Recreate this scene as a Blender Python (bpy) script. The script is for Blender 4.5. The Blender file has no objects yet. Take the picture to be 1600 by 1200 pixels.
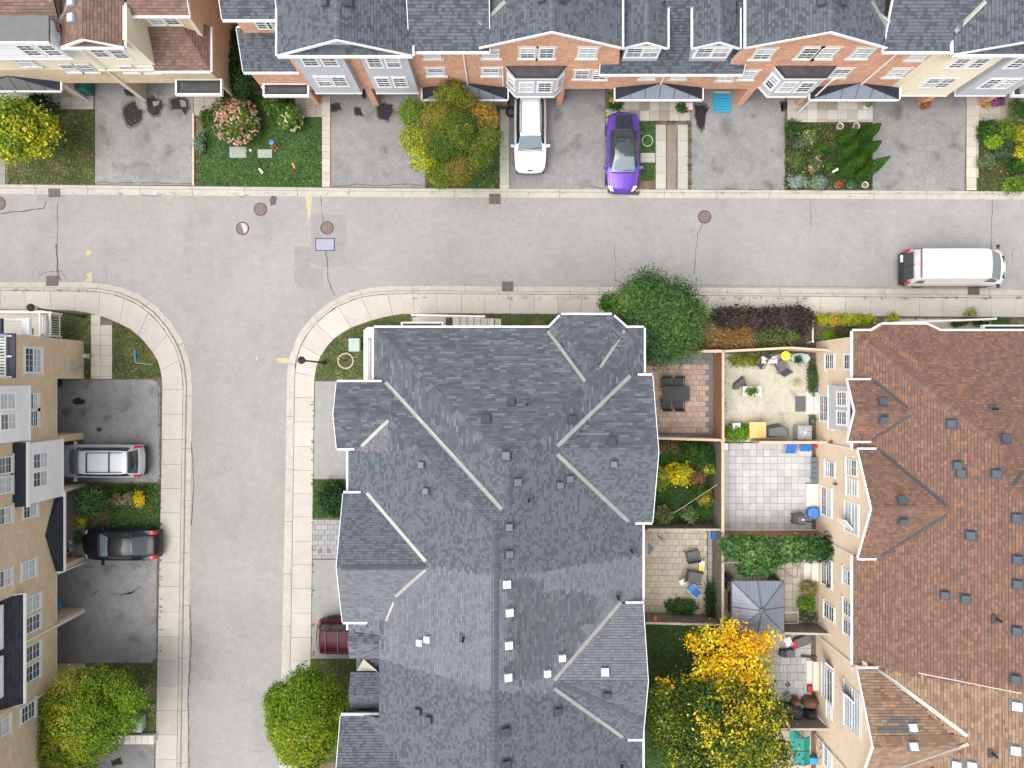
import bpy, math, random
import numpy as np
from mathutils import Vector, Matrix

# ------------------------------------------------------------------ camera, sky, sun, exposure
sc = bpy.context.scene
COL = sc.collection
CAM_H = 42.0          # metres above the road
FOC = 1109.0          # focal length in photo pixels (24 mm equivalent, 1600 px wide)
cam_d = bpy.data.cameras.new('camera'); cam = bpy.data.objects.new('camera', cam_d); COL.objects.link(cam)
cam.location = (0, 0, CAM_H); cam.rotation_euler = (0, 0, 0)
cam_d.sensor_width = 36.0; cam_d.lens = 36.0 * FOC / 1600.0; cam_d.clip_start = 0.5; cam_d.clip_end = 2000
sc.camera = cam
SUN_EL, SUN_AZ = math.radians(64), math.radians(238)
world = bpy.data.worlds.new("World"); sc.world = world; world.use_nodes = True
wn = world.node_tree.nodes; wl = world.node_tree.links
for n in list(wn): wn.remove(n)
sky = wn.new('ShaderNodeTexSky'); sky.sky_type = 'NISHITA'; sky.sun_disc = False
sky.sun_elevation = SUN_EL; sky.sun_rotation = SUN_AZ; sky.dust_density = 3.0; sky.air_density = 1.0
hs = wn.new('ShaderNodeHueSaturation'); hs.inputs['Saturation'].default_value = 0.22
bg = wn.new('ShaderNodeBackground'); bg.inputs[1].default_value = 0.15
wo = wn.new('ShaderNodeOutputWorld')
wl.new(sky.outputs[0], hs.inputs['Color']); wl.new(hs.outputs[0], bg.inputs[0]); wl.new(bg.outputs[0], wo.inputs[0])
sd = bpy.data.lights.new('sun', 'SUN'); sun = bpy.data.objects.new('sun', sd); COL.objects.link(sun)
sd.energy = 1.25; sd.angle = math.radians(60); sd.color = (1.0, 0.965, 0.92)
d = Vector((math.sin(SUN_AZ) * math.cos(SUN_EL), math.cos(SUN_AZ) * math.cos(SUN_EL), math.sin(SUN_EL)))
sun.rotation_euler = d.to_track_quat('Z', 'Y').to_euler(); sun.location = (0, 0, 60)
vs = sc.view_settings; vs.view_transform = 'Standard'; vs.look = 'None'; vs.gamma = 1; vs.use_curve_mapping = False
vs.exposure = 1.0
sc.render.engine = 'CYCLES'

# ------------------------------------------------------------------ helpers
rnd = random.Random(7)
def W(px, py, h=0.0):
    s = (CAM_H - h) / FOC
    return Vector(((px - 800) * s, (600 - py) * s, h))
def XY(px, py, h=0.0):
    p = W(px, py, h); return (p.x, p.y)
def S0(n): return n * CAM_H / FOC

def mat(name, rgb=(.5, .5, .5), rough=.85, big=(0.4, 0.0), mid=(3.0, 0.0), fine=(30.0, 0.0), bump=0.0, bscale=40.0,
        metal=0.0, tone=False, spec=0.5, brick=None, stretch=None, transl=0.0, tint2=None, coat=0.0, alpha=None):
    m = bpy.data.materials.new(name); m.use_nodes = True
    nt = m.node_tree; N = nt.nodes; L = nt.links
    b = N['Principled BSDF']
    b.inputs['Roughness'].default_value = rough; b.inputs['Metallic'].default_value = metal
    b.inputs['Specular IOR Level'].default_value = spec
    if coat: b.inputs['Coat Weight'].default_value = coat; b.inputs['Coat Roughness'].default_value = 0.08
    geo = N.new('ShaderNodeNewGeometry')
    pos = geo.outputs['Position']
    if stretch:
        mp = N.new('ShaderNodeMapping'); mp.inputs['Scale'].default_value = stretch
        L.new(pos, mp.inputs['Vector']); pos = mp.outputs['Vector']
    if tone:
        a = N.new('ShaderNodeAttribute'); a.attribute_name = 'tone'; col = a.outputs['Color']
    elif brick:
        bt = N.new('ShaderNodeTexBrick'); uv = N.new('ShaderNodeUVMap'); uv.uv_map = 'uv'
        L.new(uv.outputs[0], bt.inputs['Vector'])
        bt.inputs['Color1'].default_value = (*brick[0], 1); bt.inputs['Color2'].default_value = (*brick[1], 1)
        bt.inputs['Mortar'].default_value = (*brick[2], 1); bt.inputs['Scale'].default_value = 1.0
        bt.inputs['Brick Width'].default_value = brick[3]; bt.inputs['Row Height'].default_value = brick[4]
        bt.inputs['Mortar Size'].default_value = brick[5]; bt.inputs['Mortar Smooth'].default_value = 0.3
        col = bt.outputs['Color']
    else:
        r = N.new('ShaderNodeRGB'); r.outputs[0].default_value = (*rgb, 1); col = r.outputs[0]
    if tint2:
        nz = N.new('ShaderNodeTexNoise'); nz.inputs['Scale'].default_value = tint2[1]; nz.inputs['Detail'].default_value = 6
        L.new(pos, nz.inputs['Vector'])
        mr = N.new('ShaderNodeMapRange'); mr.inputs['From Min'].default_value = tint2[2]; mr.inputs['From Max'].default_value = tint2[3]
        L.new(nz.outputs['Fac'], mr.inputs['Value'])
        mx = N.new('ShaderNodeMix'); mx.data_type = 'RGBA'
        L.new(mr.outputs[0], mx.inputs[0]); L.new(col, mx.inputs[6]); mx.inputs[7].default_value = (*tint2[0], 1)
        col = mx.outputs[2]
    for k, (s, amt) in enumerate((big, mid, fine)):
        if amt <= 0: continue
        nz = N.new('ShaderNodeTexNoise'); nz.inputs['Scale'].default_value = s
        nz.inputs['Detail'].default_value = (4, 5, 2)[k]; nz.inputs['Roughness'].default_value = .6
        L.new(pos, nz.inputs['Vector'])
        mr = N.new('ShaderNodeMapRange'); mr.clamp = False
        mr.inputs['From Min'].default_value = .3; mr.inputs['From Max'].default_value = .7
        mr.inputs['To Min'].default_value = 1 - amt; mr.inputs['To Max'].default_value = 1 + amt
        L.new(nz.outputs['Fac'], mr.inputs['Value'])
        vm = N.new('ShaderNodeVectorMath'); vm.operation = 'SCALE'
        L.new(col, vm.inputs[0]); L.new(mr.outputs[0], vm.inputs['Scale']); col = vm.outputs[0]
    L.new(col, b.inputs['Base Color'])
    if bump > 0:
        nz = N.new('ShaderNodeTexNoise'); nz.inputs['Scale'].default_value = bscale; nz.inputs['Detail'].default_value = 3
        L.new(pos, nz.inputs['Vector'])
        bp = N.new('ShaderNodeBump'); bp.inputs['Strength'].default_value = bump; bp.inputs['Distance'].default_value = 0.02
        L.new(nz.outputs['Fac'], bp.inputs['Height']); L.new(bp.outputs[0], b.inputs['Normal'])
    if transl:
        out = N['Material Output']; tr = N.new('ShaderNodeBsdfTranslucent'); ms = N.new('ShaderNodeMixShader')
        L.new(col, tr.inputs['Color']); ms.inputs[0].default_value = transl
        L.new(b.outputs[0], ms.inputs[1]); L.new(tr.outputs[0], ms.inputs[2]); L.new(ms.outputs[0], out.inputs['Surface'])
    return m

M = {}
M['soil'] = mat('soil', (.13, .095, .065), big=(.5, .2), mid=(4, .3), fine=(25, .35), bump=.5)
M['road'] = mat('road_asphalt', (.280, .268, .257), rough=.9, big=(.22, .09), mid=(2.6, .07), fine=(17, .20), tint2=((.225, .215, .205), .45, .5, .8), bump=.25, bscale=60)
M['patch'] = mat('road_patch_asphalt', (.245, .237, .230), rough=.9, big=(.3, .06), mid=(2, .07), fine=(17, .2), bump=.25, bscale=60)
M['drive'] = mat('driveway_asphalt', (.222, .217, .213), rough=.9, big=(.35, .14), mid=(1.8, .13), fine=(16, .17), bump=.3, bscale=50,
                 tint2=((.11, .108, .106), .9, .56, .72))
M['drive_light'] = mat('driveway_concrete', (.27, .265, .255), rough=.9, big=(.4, .08), mid=(2.2, .10), fine=(16, .08), bump=.2)
M['stain'] = mat('wet_stain', (.030, .028, .027), rough=.7, spec=.15, mid=(4, .25), fine=(20, .2))
M['halo'] = mat('stain_edge', (.105, .10, .098), rough=.85, mid=(4, .2), fine=(18, .25))
M['sealer'] = mat('crack_sealer', (.085, .083, .082), rough=.8)
M['kerb'] = mat('kerb_concrete', (.40, .37, .328), rough=.9, big=(.5, .06), mid=(2.5, .09), fine=(25, .09), bump=.2,
                tint2=((.34, .30, .25), 1.7, .58, .75))
M['gutter_pan'] = mat('gutter_concrete', (.42, .39, .345), rough=.9, big=(.5, .08), mid=(3, .1), fine=(25, .08))
M['walk'] = mat('pavement_concrete', tone=True, rough=.9, big=(.3, .04), mid=(1.5, .06), fine=(20, .11), bump=.15,
                )
M['yellowpaint'] = mat('worn_yellow_paint', (.58, .43, .19), rough=.8, tint2=((.30, .285, .26), 7, .46, .56), mid=(7, .3), fine=(30, .3))
M['grass'] = mat('lawn_turf', (.075, .105, .030), rough=.95, big=(.5, .25), mid=(3, .3), fine=(18, .4), bump=.5,
                 tint2=((.17, .14, .07), .9, .52, .68))
M['grass_lush'] = mat('lawn_turf_lush', (.045, .095, .022), rough=.95, big=(.5, .2), mid=(3, .25), fine=(18, .4), bump=.5)
M['blade'] = mat('grass_blades', tone=True, rough=.8, transl=.25, spec=.2)
M['leaf'] = mat('leaves', tone=True, rough=.7, transl=.28, spec=.1)
M['bark'] = mat('bark', (.10, .075, .055), rough=.9, mid=(6, .3), bump=.5)
M['tile'] = mat('paver_stone', tone=True, rough=.85, mid=(2.2, .07), fine=(22, .10), bump=.2)
M['joint'] = mat('joint_sand', (.16, .14, .11), rough=.95, mid=(5, .3))
M['concrete_old'] = mat('weathered_patio_concrete', (.46, .43, .34), rough=.9, big=(.5, .08), mid=(2.5, .12), fine=(20, .1), bump=.2,
                        tint2=((.27, .24, .15), 1.1, .57, .72))
M['shingle'] = mat('asphalt_shingle', tone=True, rough=.92, mid=(8, .07), fine=(50, .12), bump=.25, bscale=90)
M['deck_grey'] = mat('roof_underlay_grey', (.035, .037, .042), rough=.9)  # darkened so the course gaps read as butt shadow
M['deck_brown'] = mat('roof_underlay_brown', (.055, .034, .028), rough=.9)
M['flash'] = mat('valley_metal', (.31, .31, .275), rough=.5, metal=.3, mid=(3, .12))
M['flash_dark'] = mat('valley_metal_dark', (.065, .068, .078), rough=.7, metal=0, spec=.2, mid=(3, .12))
M['white'] = mat('white_painted_trim', (.78, .78, .78), rough=.5, mid=(3, .04))
M['vinyl'] = mat('grey_vinyl_siding', (.44, .46, .49), rough=.6, stretch=(1, 1, 1), mid=(2, .03), big=(.4, .03))
M['vinyl_cream'] = mat('cream_vinyl_siding', (.74, .68, .52), rough=.6, mid=(2, .03))
M['vinyl_white'] = mat('white_vinyl_siding', (.72, .72, .73), rough=.6, mid=(2, .03))
M['brick_red'] = mat('red_brick', rough=.9, brick=((.66, .29, .16), (.50, .195, .105), (.62, .47, .36), .30, .11, .018), mid=(1.5, .10), fine=(12, .14), big=(.5, .08))
M['brick_tan'] = mat('tan_brick', rough=.9, brick=((.62, .47, .30), (.52, .385, .24), (.58, .49, .37), .30, .11, .016), mid=(1.5, .08), fine=(12, .10), big=(.5, .06))
M['brick_pink'] = mat('buff_brick', rough=.9, brick=((.77, .61, .44), (.70, .54, .38), (.74, .63, .49), .30, .11, .016), mid=(1.5, .05), fine=(12, .07), big=(.5, .05))
M['stone_trim'] = mat('precast_trim', (.62, .59, .53), rough=.8, mid=(3, .05))
M['glass'] = mat('window_glass', (.07, .085, .10), rough=.06, spec=1.0, mid=(1.2, .4))
M['glass_pale'] = mat('window_glass_with_blind', (.42, .46, .47), rough=.12, spec=.8, mid=(1.5, .15))
M['garage'] = mat('garage_door_paint', (.55, .52, .47), rough=.6)
M['black_metal'] = mat('black_canopy_metal', (.028, .031, .042), rough=.6, spec=.15, mid=(3, .2))
M['grey_metal_and_sheen'] = mat('slate_metal_and_sky_sheen', (.19, .215, .26), rough=.5, metal=.2, mid=(3, .1))  # gazebo's own grey; on the black canopies, sky reflection painted in
M['grey_roof'] = mat('weathered_grey_metal', (.12, .12, .125), rough=.6, mid=(3, .1))
M['membrane'] = mat('black_flat_roof_membrane', (.055, .055, .055), rough=.6, mid=(2, .35))
M['wood_new'] = mat('brown_stained_wood', (.34, .165, .075), rough=.8, mid=(3, .15), fine=(20, .12))
M['wood_tan'] = mat('tan_wood', (.55, .42, .29), rough=.85, mid=(3, .12), fine=(20, .12))
M['wood_grey'] = mat('weathered_grey_wood', (.21, .185, .155), rough=.9, mid=(3, .2), fine=(20, .2))
M['wood_pale'] = mat('pale_weathered_wood', (.42, .37, .30), rough=.9, mid=(3, .15), fine=(20, .15))
M['wood_yellow'] = mat('yellow_pine', (.72, .45, .16), rough=.6, mid=(3, .1), fine=(20, .08))
M['iron'] = mat('rusty_cast_iron', (.17, .125, .11), rough=.8, mid=(8, .25), fine=(30, .2))
M['iron_dark'] = mat('black_iron', (.03, .032, .036), rough=.5)
M['steel'] = mat('galvanised_steel', (.42, .44, .46), rough=.45, metal=.4, mid=(5, .1))
M['bluegrey'] = mat('blue_grey_cover', (.28, .28, .36), rough=.7, mid=(5, .1))
M['vent_dark'] = mat('grey_vent_plastic', (.045, .05, .06), rough=.6)
M['vent_mid'] = mat('mid_grey_vent_plastic', (.115, .135, .16), rough=.6)
M['vent_slate'] = mat('slate_vent_plastic', (.065, .08, .095), rough=.7, spec=.3)
M['vent_white'] = mat('pale_vent_metal', (.62, .66, .72), rough=.5)
M['rubber'] = mat('tyre_rubber', (.02, .02, .02), rough=.8)
M['plastic_black'] = mat('black_plastic', (.03, .03, .033), rough=.5)
M['alloy'] = mat('alloy_rim', (.45, .46, .48), rough=.3, metal=.7)
M['car_glass'] = mat('car_glass', (.03, .04, .045), rough=.03, spec=1.0)
M['screen_glass'] = mat('windscreen_glass', (.16, .21, .23), rough=.05, spec=1.0)
M['lamp_clear'] = mat('clear_lamp_lens', (.65, .67, .7), rough=.1)
M['lamp_red'] = mat('red_lamp_lens', (.50, .02, .03), rough=.15)
def paint(name, rgb, metal=.1, rough=.3): return mat(name, rgb, rough=rough, metal=metal, coat=.25, spec=.3)
M['p_white'] = paint('white_car_paint', (.74, .74, .77), 0)
M['p_purple'] = paint('purple_car_paint', (.125, .058, .37), .25)
M['p_silver'] = paint('silver_car_paint', (.50, .52, .55), .15, .5)
M['p_black'] = paint('black_car_paint', (.008, .009, .014), 0)
M['p_red'] = mat('dark_red_car_paint', (.055, .003, .009), rough=.3, spec=.15)
for nm, c in dict(blue=(.02, .13, .45), blue_pale=(.06, .22, .62), red=(.5, .03, .03), teal=(.03, .42, .36), yellow=(.75, .6, .05),
                  fabric_dark=(.035, .037, .04), fabric_grey=(.11, .11, .12), green_dark=(.02, .15, .12), cyan=(.03, .3, .48),
                  terracotta=(.35, .11, .05), pale_green=(.33, .42, .36), orange=(.55, .2, .05), navy=(.03, .035, .06), dirt=(.20, .165, .13), magenta=(.5, .06, .4), brown=(.12, .06, .035),
                  offwhite=(.6, .6, .56), glass_table=(.35, .45, .45)).items():
    M[nm] = mat(nm + '_plain', c, rough=.6, mid=(5, .12))

class MB:
    """collects faces of one mesh"""
    def __init__(s): s.v = []; s.f = []; s.m = []; s.c = []; s.u = []; s.T = None; s.smooth = False
    def add(s, pts, mat=0, col=None, uv=None):
        n = len(s.v)
        if s.T is not None: pts = [s.T @ Vector(p) for p in pts]
        s.v.extend([tuple(p) for p in pts]); s.f.append(tuple(range(n, n + len(pts)))); s.m.append(mat); s.c.append(col); s.u.append(uv)
        return s
    def addf(s, verts, faces, mat=0, col=None):
        n = len(s.v)
        if s.T is not None: verts = [s.T @ Vector(p) for p in verts]
        s.v.extend([tuple(p) for p in verts])
        for f in faces: s.f.append(tuple(n + i for i in f)); s.m.append(mat); s.c.append(col); s.u.append(None)
        return s
    def box(s, x0, x1, y0, y1, z0, z1, mat=0, col=None, bottom=True):
        v = [(x0, y0, z0), (x1, y0, z0), (x1, y1, z0), (x0, y1, z0), (x0, y0, z1), (x1, y0, z1), (x1, y1, z1), (x0, y1, z1)]
        f = [(4, 5, 6, 7), (0, 1, 5, 4), (1, 2, 6, 5), (2, 3, 7, 6), (3, 0, 4, 7)]
        if bottom: f.append((3, 2, 1, 0))
        return s.addf(v, f, mat, col)
    def prism(s, poly, z0, z1, mat=0, col=None, inset=0.0):
        """poly: CCW list of (x,y)"""
        if area2(poly) < 0: poly = poly[::-1]
        n = len(poly); top = poly
        if inset:
            cx = sum(p[0] for p in poly) / n; cy = sum(p[1] for p in poly) / n
            top = [(p[0] + (cx - p[0]) * inset, p[1] + (cy - p[1]) * inset) for p in poly]
        v = [(p[0], p[1], z0) for p in poly] + [(p[0], p[1], z1) for p in top]
        f = [tuple(range(n, 2 * n))] + [(i, (i + 1) % n, n + (i + 1) % n, n + i) for i in range(n)]
        return s.addf(v, f, mat, col)
    def tube(s, pts, r, n=6, mat=0, col=None, cap=True):
        pts = [Vector(p) for p in pts]; R = r if isinstance(r, (list, tuple)) else [r] * len(pts)
        rings = []
        for i, p in enumerate(pts):
            t = (pts[min(i + 1, len(pts) - 1)] - pts[max(i - 1, 0)])
            if t.length < 1e-9: t = Vector((0, 0, 1))
            t.normalize(); a = Vector((0, 0, 1)) if abs(t.z) < .9 else Vector((1, 0, 0))
            u = t.cross(a).normalized(); w = t.cross(u)
            rings.append([p + (u * math.cos(2 * math.pi * k / n) + w * math.sin(2 * math.pi * k / n)) * R[i] for k in range(n)])
        v = [q for r_ in rings for q in r_]; f = []
        for i in range(len(pts) - 1):
            for k in range(n):
                a = i * n + k; b = i * n + (k + 1) % n
                f.append((a, a + n, b + n, b))
        if cap: f.append(tuple(range(n))); f.append(tuple(range(len(v) - 1, len(v) - 1 - n, -1)))
        return s.addf(v, f, mat, col)
    def lathe(s, cx, cy, prof, n=16, mat=0, col=None):
        v = []; f = []
        for r, z in prof:
            for k in range(n): v.append((cx + r * math.cos(2 * math.pi * k / n), cy + r * math.sin(2 * math.pi * k / n), z))
        for i in range(len(prof) - 1):
            for k in range(n):
                a = i * n + k; b = i * n + (k + 1) % n
                f.append((a, b, b + n, a + n))
        f.append(tuple(range((len(prof) - 1) * n, len(prof) * n)))
        return s.addf(v, f, mat, col)
    def build(s, name, mats, parent=None, smooth=False, loc=None):
        if not isinstance(mats, (list, tuple)): mats = [mats]
        me = bpy.data.meshes.new(name)
        me.from_pydata(s.v, [], s.f)
        for m_ in mats: me.materials.append(M[m_] if isinstance(m_, str) else m_)
        me.polygons.foreach_set('material_index', s.m)
        if smooth: me.polygons.foreach_set('use_smooth', [True] * len(s.f))
        if any(c is not None for c in s.c):
            at = me.color_attributes.new('tone', 'FLOAT_COLOR', 'CORNER'); arr = []
            for f, c in zip(s.f, s.c):
                c = c or (.5, .5, .5); arr.extend((c[0], c[1], c[2], 1.0) * len(f))
            at.data.foreach_set('color', arr)
        if any(u is not None for u in s.u):
            uvl = me.uv_layers.new(name='uv'); arr = []
            for f, u in zip(s.f, s.u):
                if u is None: arr.extend((0.0, 0.0) * len(f))
                else:
                    for q in u: arr.extend(q)
            uvl.data.foreach_set('uv', arr)
        me.update()
        return ob(name, me, parent, loc)

def ob(name, me, parent=None, loc=None, rz=0.0):
    o = bpy.data.objects.new(name, me); COL.objects.link(o)
    if parent is not None: o.parent = parent
    if loc is not None: o.location = loc
    if rz: o.rotation_euler = (0, 0, rz)
    return o
def tag(o, label=None, cat=None, group=None, kind=None):
    if label: o['label'] = label
    if cat: o['category'] = cat
    if group: o['group'] = group
    if kind: o['kind'] = kind
    return o
def thing(name, label, cat, loc=(0, 0, 0), rz=0.0, group=None):
    o = ob(name, None, None, loc, rz); return tag(o, label, cat, group)
def area2(p):
    return sum(p[i][0] * p[(i + 1) % len(p)][1] - p[(i + 1) % len(p)][0] * p[i][1] for i in range(len(p)))
def copy_tree(o, parent=None):
    c = o.copy(); COL.objects.link(c); c.parent = parent
    for ch in list(o.children): copy_tree(ch, c)
    return c
def jit(c, a, r=None):
    k = 1 + (r or rnd).uniform(-a, a); return (c[0] * k, c[1] * k, c[2] * k)
def inside(p, poly):
    x, y = p; c = False; n = len(poly)
    for i in range(n):
        x0, y0 = poly[i]; x1, y1 = poly[(i + 1) % n]
        if (y0 > y) != (y1 > y) and x < (x1 - x0) * (y - y0) / (y1 - y0) + x0: c = not c
    return c
def clip(poly, a, b, c):
    """keep the part of convex poly (2D) with a*x+b*y+c >= 0"""
    out = []; n = len(poly)
    for i in range(n):
        p, q = poly[i], poly[(i + 1) % n]
        dp = a * p[0] + b * p[1] + c; dq = a * q[0] + b * q[1] + c
        if dp >= 0: out.append(p)
        if (dp > 0 and dq < 0) or (dp < 0 and dq > 0):
            t = dp / (dp - dq); out.append((p[0] + (q[0] - p[0]) * t, p[1] + (q[1] - p[1]) * t))
    return out
# ------------------------------------------------------------------ ground, roads, kerbs, pavements
def sheet(name, poly_px, z, m, label=None, kind='structure', mb=None):
    b = MB(); poly = [XY(x, y) for x, y in poly_px]
    if area2(poly) < 0: poly = poly[::-1]
    b.add([(p[0], p[1], z) for p in poly], 0)
    o = b.build(name, m)
    tag(o, label, None, None, kind); return o

g = MB(); g.add([(-400, -400, -.06), (400, -400, -.06), (400, 400, -.06), (-400, 400, -.06)]); tag(g.build('ground', 'soil'), None, None, None, 'structure')

LEFT = [((-900, 436), (-900, 449), (-900, 480)), ((0, 441), (0, 454), (0, 484)), ((110, 441), (110, 455), (112, 485)), ((147, 441), (145, 455), (145, 490)),
        ((185, 447), (180, 460), (175, 500)), ((222, 462), (213, 473), (203, 513)), ((250, 483), (240, 493), (222, 528)),
        ((272, 510), (260, 517), (237, 546)), ((288, 538), (275, 543), (248, 564)), ((296, 565), (284, 568), (253, 582)),
        ((300, 600), (288, 600), (255, 600)), ((299, 700), (286, 700), (254, 700)), ((296, 950), (282, 950), (249, 950)),
        ((293, 1200), (278, 1200), (244, 1200)), ((282, 2100), (267, 2100), (233, 2100))]
RIGHT = [((424, 2100), (438, 2100), (470, 2100)), ((436, 1200), (450, 1200), (482, 1200)), ((441, 1000), (455, 1000), (487, 1000)),
         ((446, 750), (459, 750), (490, 750)), ((448, 600), (461, 600), (492, 600)),
         ((450, 567), (462, 570), (493, 582)), ((456, 545), (467, 548), (498, 564)), ((467, 521), (478, 526), (508, 546)),
         ((486, 496), (496, 503), (523, 529)), ((515, 472), (523, 481), (545, 514)), ((552, 454), (560, 465), (578, 502)),
         ((590, 448), (594, 460), (604, 495)), ((620, 447), (622, 459), (626, 491)), ((700, 447), (700, 459), (700, 490)),
         ((1000, 449), (1000, 461), (1000, 492)), ((1600, 453), (1600, 466), (1600, 496)), ((2500, 459), (2500, 472), (2500, 502))]
NORTH = [((-900, 297), (-900, 285)), ((0, 303), (0, 289)), ((600, 308), (600, 295)), ((1200, 310), (1200, 298)), ((1600, 312), (1600, 300)), ((2500, 316), (2500, 304))]
road_px = [a[0] for a in NORTH] + [a[0] for a in reversed(RIGHT)] + [a[0] for a in reversed(LEFT)]
sheet('road', road_px, 0.0, 'road')
# street furniture cut flush in the road is laid later; block ground behind the kerbs
def block_ground(px):
    b = MB(); b.prism([XY(x, y) for x, y in px], -.05, .07); tag(b.build('yard_ground', 'soil'), None, None, None, 'structure')
block_ground([a[1] for a in NORTH] + [(2500, -900), (-900, -900)])
block_ground([a[2] for a in LEFT] + [(-900, 2100)])
block_ground([a[2] for a in RIGHT] + [(2500, 2100)])

def lerp(a, b, t): return (a[0] + (b[0] - a[0]) * t, a[1] + (b[1] - a[1]) * t)
def dense(cols, step):
    """cols: list of tuples of px points; returns resampled list with arclength (m) of the first column"""
    out = []; s = 0.0
    for i in range(len(cols) - 1):
        a, b = cols[i], cols[i + 1]
        ln = math.dist(XY(*lerp(a[0], a[-1], .5)), XY(*lerp(b[0], b[-1], .5))); n = max(1, int(ln / step))
        for k in range(n):
            out.append((s + ln * k / n, [lerp(a[j], b[j], k / n) for j in range(len(a))]))
        s += ln
    out.append((s, list(cols[-1]))); return out
def at(samples, s):
    lo, hi = 0, len(samples) - 1
    while hi - lo > 1:
        md = (lo + hi) // 2
        if samples[md][0] <= s: lo = md
        else: hi = md
    s0, a = samples[lo]; s1, b = samples[hi]; t = 0 if s1 == s0 else max(0, min(1, (s - s0) / (s1 - s0)))
    return [lerp(a[j], b[j], t) for j in range(len(a))]
def in_frame(px, mrg=120): return -mrg < px[0] < 1600 + mrg and -mrg < px[1] < 1200 + mrg

def make_kerb(cols, road_i, back_i, seglen, phase=0.0):
    root = thing('kerb', None, None); root['kind'] = 'structure'
    sm = dense([(c[road_i], c[back_i]) for c in cols], .6); total = sm[-1][0]; s = -phase
    far = MB()
    prof = [(0.0, .004), (.62, .022), (.68, .10), (.74, .122), (1.0, .122)]
    k = 0
    while s < total:
        e = s + seglen; a_, b_ = max(s, 0), min(e, total) - .02
        if b_ > a_ + .05:
            n = max(1, int((b_ - a_) / .7) + 1); rings = []
            for q in range(n + 1):
                A, B = at(sm, a_ + (b_ - a_) * q / n)
                rings.append([(*XY(*lerp(A, B, t)), z) for t, z in prof])
            vis = in_frame(at(sm, (a_ + b_) / 2)[0]); mb = MB() if vis else far
            verts = [p for r_ in rings for p in r_]; m_ = len(prof)
            fs = [(q * m_ + j, q * m_ + j + 1, (q + 1) * m_ + j + 1, (q + 1) * m_ + j) for q in range(n) for j in range(m_ - 1)]
            if road_i == 0 and back_i == 1 and cols is not NORTH: pass
            mb.addf(verts, fs)
            for q in (0, n):  # end faces
                r_ = rings[q]; mb.add([(r_[0][0], r_[0][1], -.04)] + r_ + [(r_[-1][0], r_[-1][1], -.04)])
            if vis: mb.build('kerb_segment', 'kerb', root)
        s = e; k += 1
    if far.f: tag(far.build('kerb_segment', 'kerb', root), None, None, None, 'stuff')
    return root
make_kerb(NORTH, 0, 1, 3.1, 1.0)
make_kerb(LEFT, 0, 1, 3.1, .4)
make_kerb(RIGHT, 0, 1, 3.1, .9)

def make_walk(cols, seglen, phase=0.0):
    root = thing('pavement', None, None); root['kind'] = 'structure'
    bed = MB()
    sm = dense([(c[1], c[2]) for c in cols], .5); total = sm[-1][0]; s = -phase; k = 0
    while s < total:
        ln = seglen * (1 + rnd.uniform(-.04, .04)); e = s + ln; a_, b_ = max(s, 0) + .008, min(e, total) - .008
        if b_ > a_ + .05:
            mid = at(sm, (a_ + b_) / 2)[0]
            if in_frame(mid, 400):
                n = max(1, int((b_ - a_) / .5)); L_, R_ = [], []
                for q in range(n + 1):
                    A, B = at(sm, a_ + (b_ - a_) * q / n); L_.append(XY(*lerp(A, B, .02))); R_.append(XY(*lerp(A, B, .99)))
                c = jit((.435, .403, .36), .05); c = (c[0], c[1] * rnd.uniform(.985, 1.01), c[2] * rnd.uniform(.95, 1.04))
                mb = MB(); dz = rnd.uniform(-.004, .004)
                mb.prism(L_ + R_[::-1], -.04, .118 + dz, 0, c); mb.build('paving_slab', 'walk', root)
        s = e; k += 1
    return root
make_walk(LEFT, 1.45, .3)
make_walk(RIGHT, 1.42, .6)

# driveways, lawns, planting beds: sheets a few millimetres apart
def drive(px, m='drive', z=.098): 
    b = MB(); b.prism([XY(x, y) for x, y in px], .02, z); tag(b.build('driveway', m), None, None, None, 'structure')
drive([(-80, 100), (10, 100), (10, 289), (-80, 289)])
drive([(150, 95), (303, 95), (303, 290), (150, 289)])
drive([(517, 95), (668, 95), (664, 294), (518, 293)])
drive([(797, 95), (945, 95), (945, 297), (797, 296)])
drive([(1079, 95), (1225, 95), (1225, 298), (1080, 298)])
drive([(1362, 95), (1509, 95), (1505, 300), (1362, 299)])
drive([(40, 593), (236, 593), (246, 596), (251, 606), (252, 745), (246, 753), (40, 753)])
drive([(40, 872), (248, 872), (246, 1026), (238, 1034), (40, 1036)])
drive([(40, 1158), (243, 1158), (240, 1330), (40, 1330)])
drive([(493, 596), (700, 596), (700, 748), (490, 748)], 'drive_light')
drive([(489, 874), (700, 874), (700, 1028), (487, 1028)], 'drive_light')

LAWNS = []
def lawn(px, m='grass', dens=1.0, kindcol=0, z=.106):
    b = MB(); b.prism([XY(x, y) for x, y in px], .02, z); tag(b.build('lawn', m), None, None, None, 'structure')
    LAWNS.append(([XY(x, y) for x, y in px], dens, kindcol))
lawn([(12, 172), (149, 172), (149, 289), (14, 288)], kindcol=1)
lawn([(320, 150), (503, 150), (503, 293), (308, 291), (310, 210), (318, 205)], 'grass_lush', 1.3)
lawn([(670, 150), (779, 150), (779, 295), (666, 294)], 'grass_lush')
lawn([(1001, 191), (1023, 191), (1022, 282), (1001, 284)], 'grass_lush')
lawn([(1526, 215), (1560, 215), (1560, 300), (1526, 299)], kindcol=1)
lawn([(80, 487), (113, 487), (145, 492), (145, 592), (80, 592)], kindcol=1)
lawn([(179, 503), (202, 515), (221, 530), (236, 548), (247, 566), (253, 590), (179, 592)], kindcol=1)
lawn([(170, 756), (252, 756), (252, 829), (170, 829)], 'grass_lush')
lawn([(150, 1038), (247, 1038), (244, 1144), (150, 1144)], kindcol=1, dens=.5)
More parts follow.
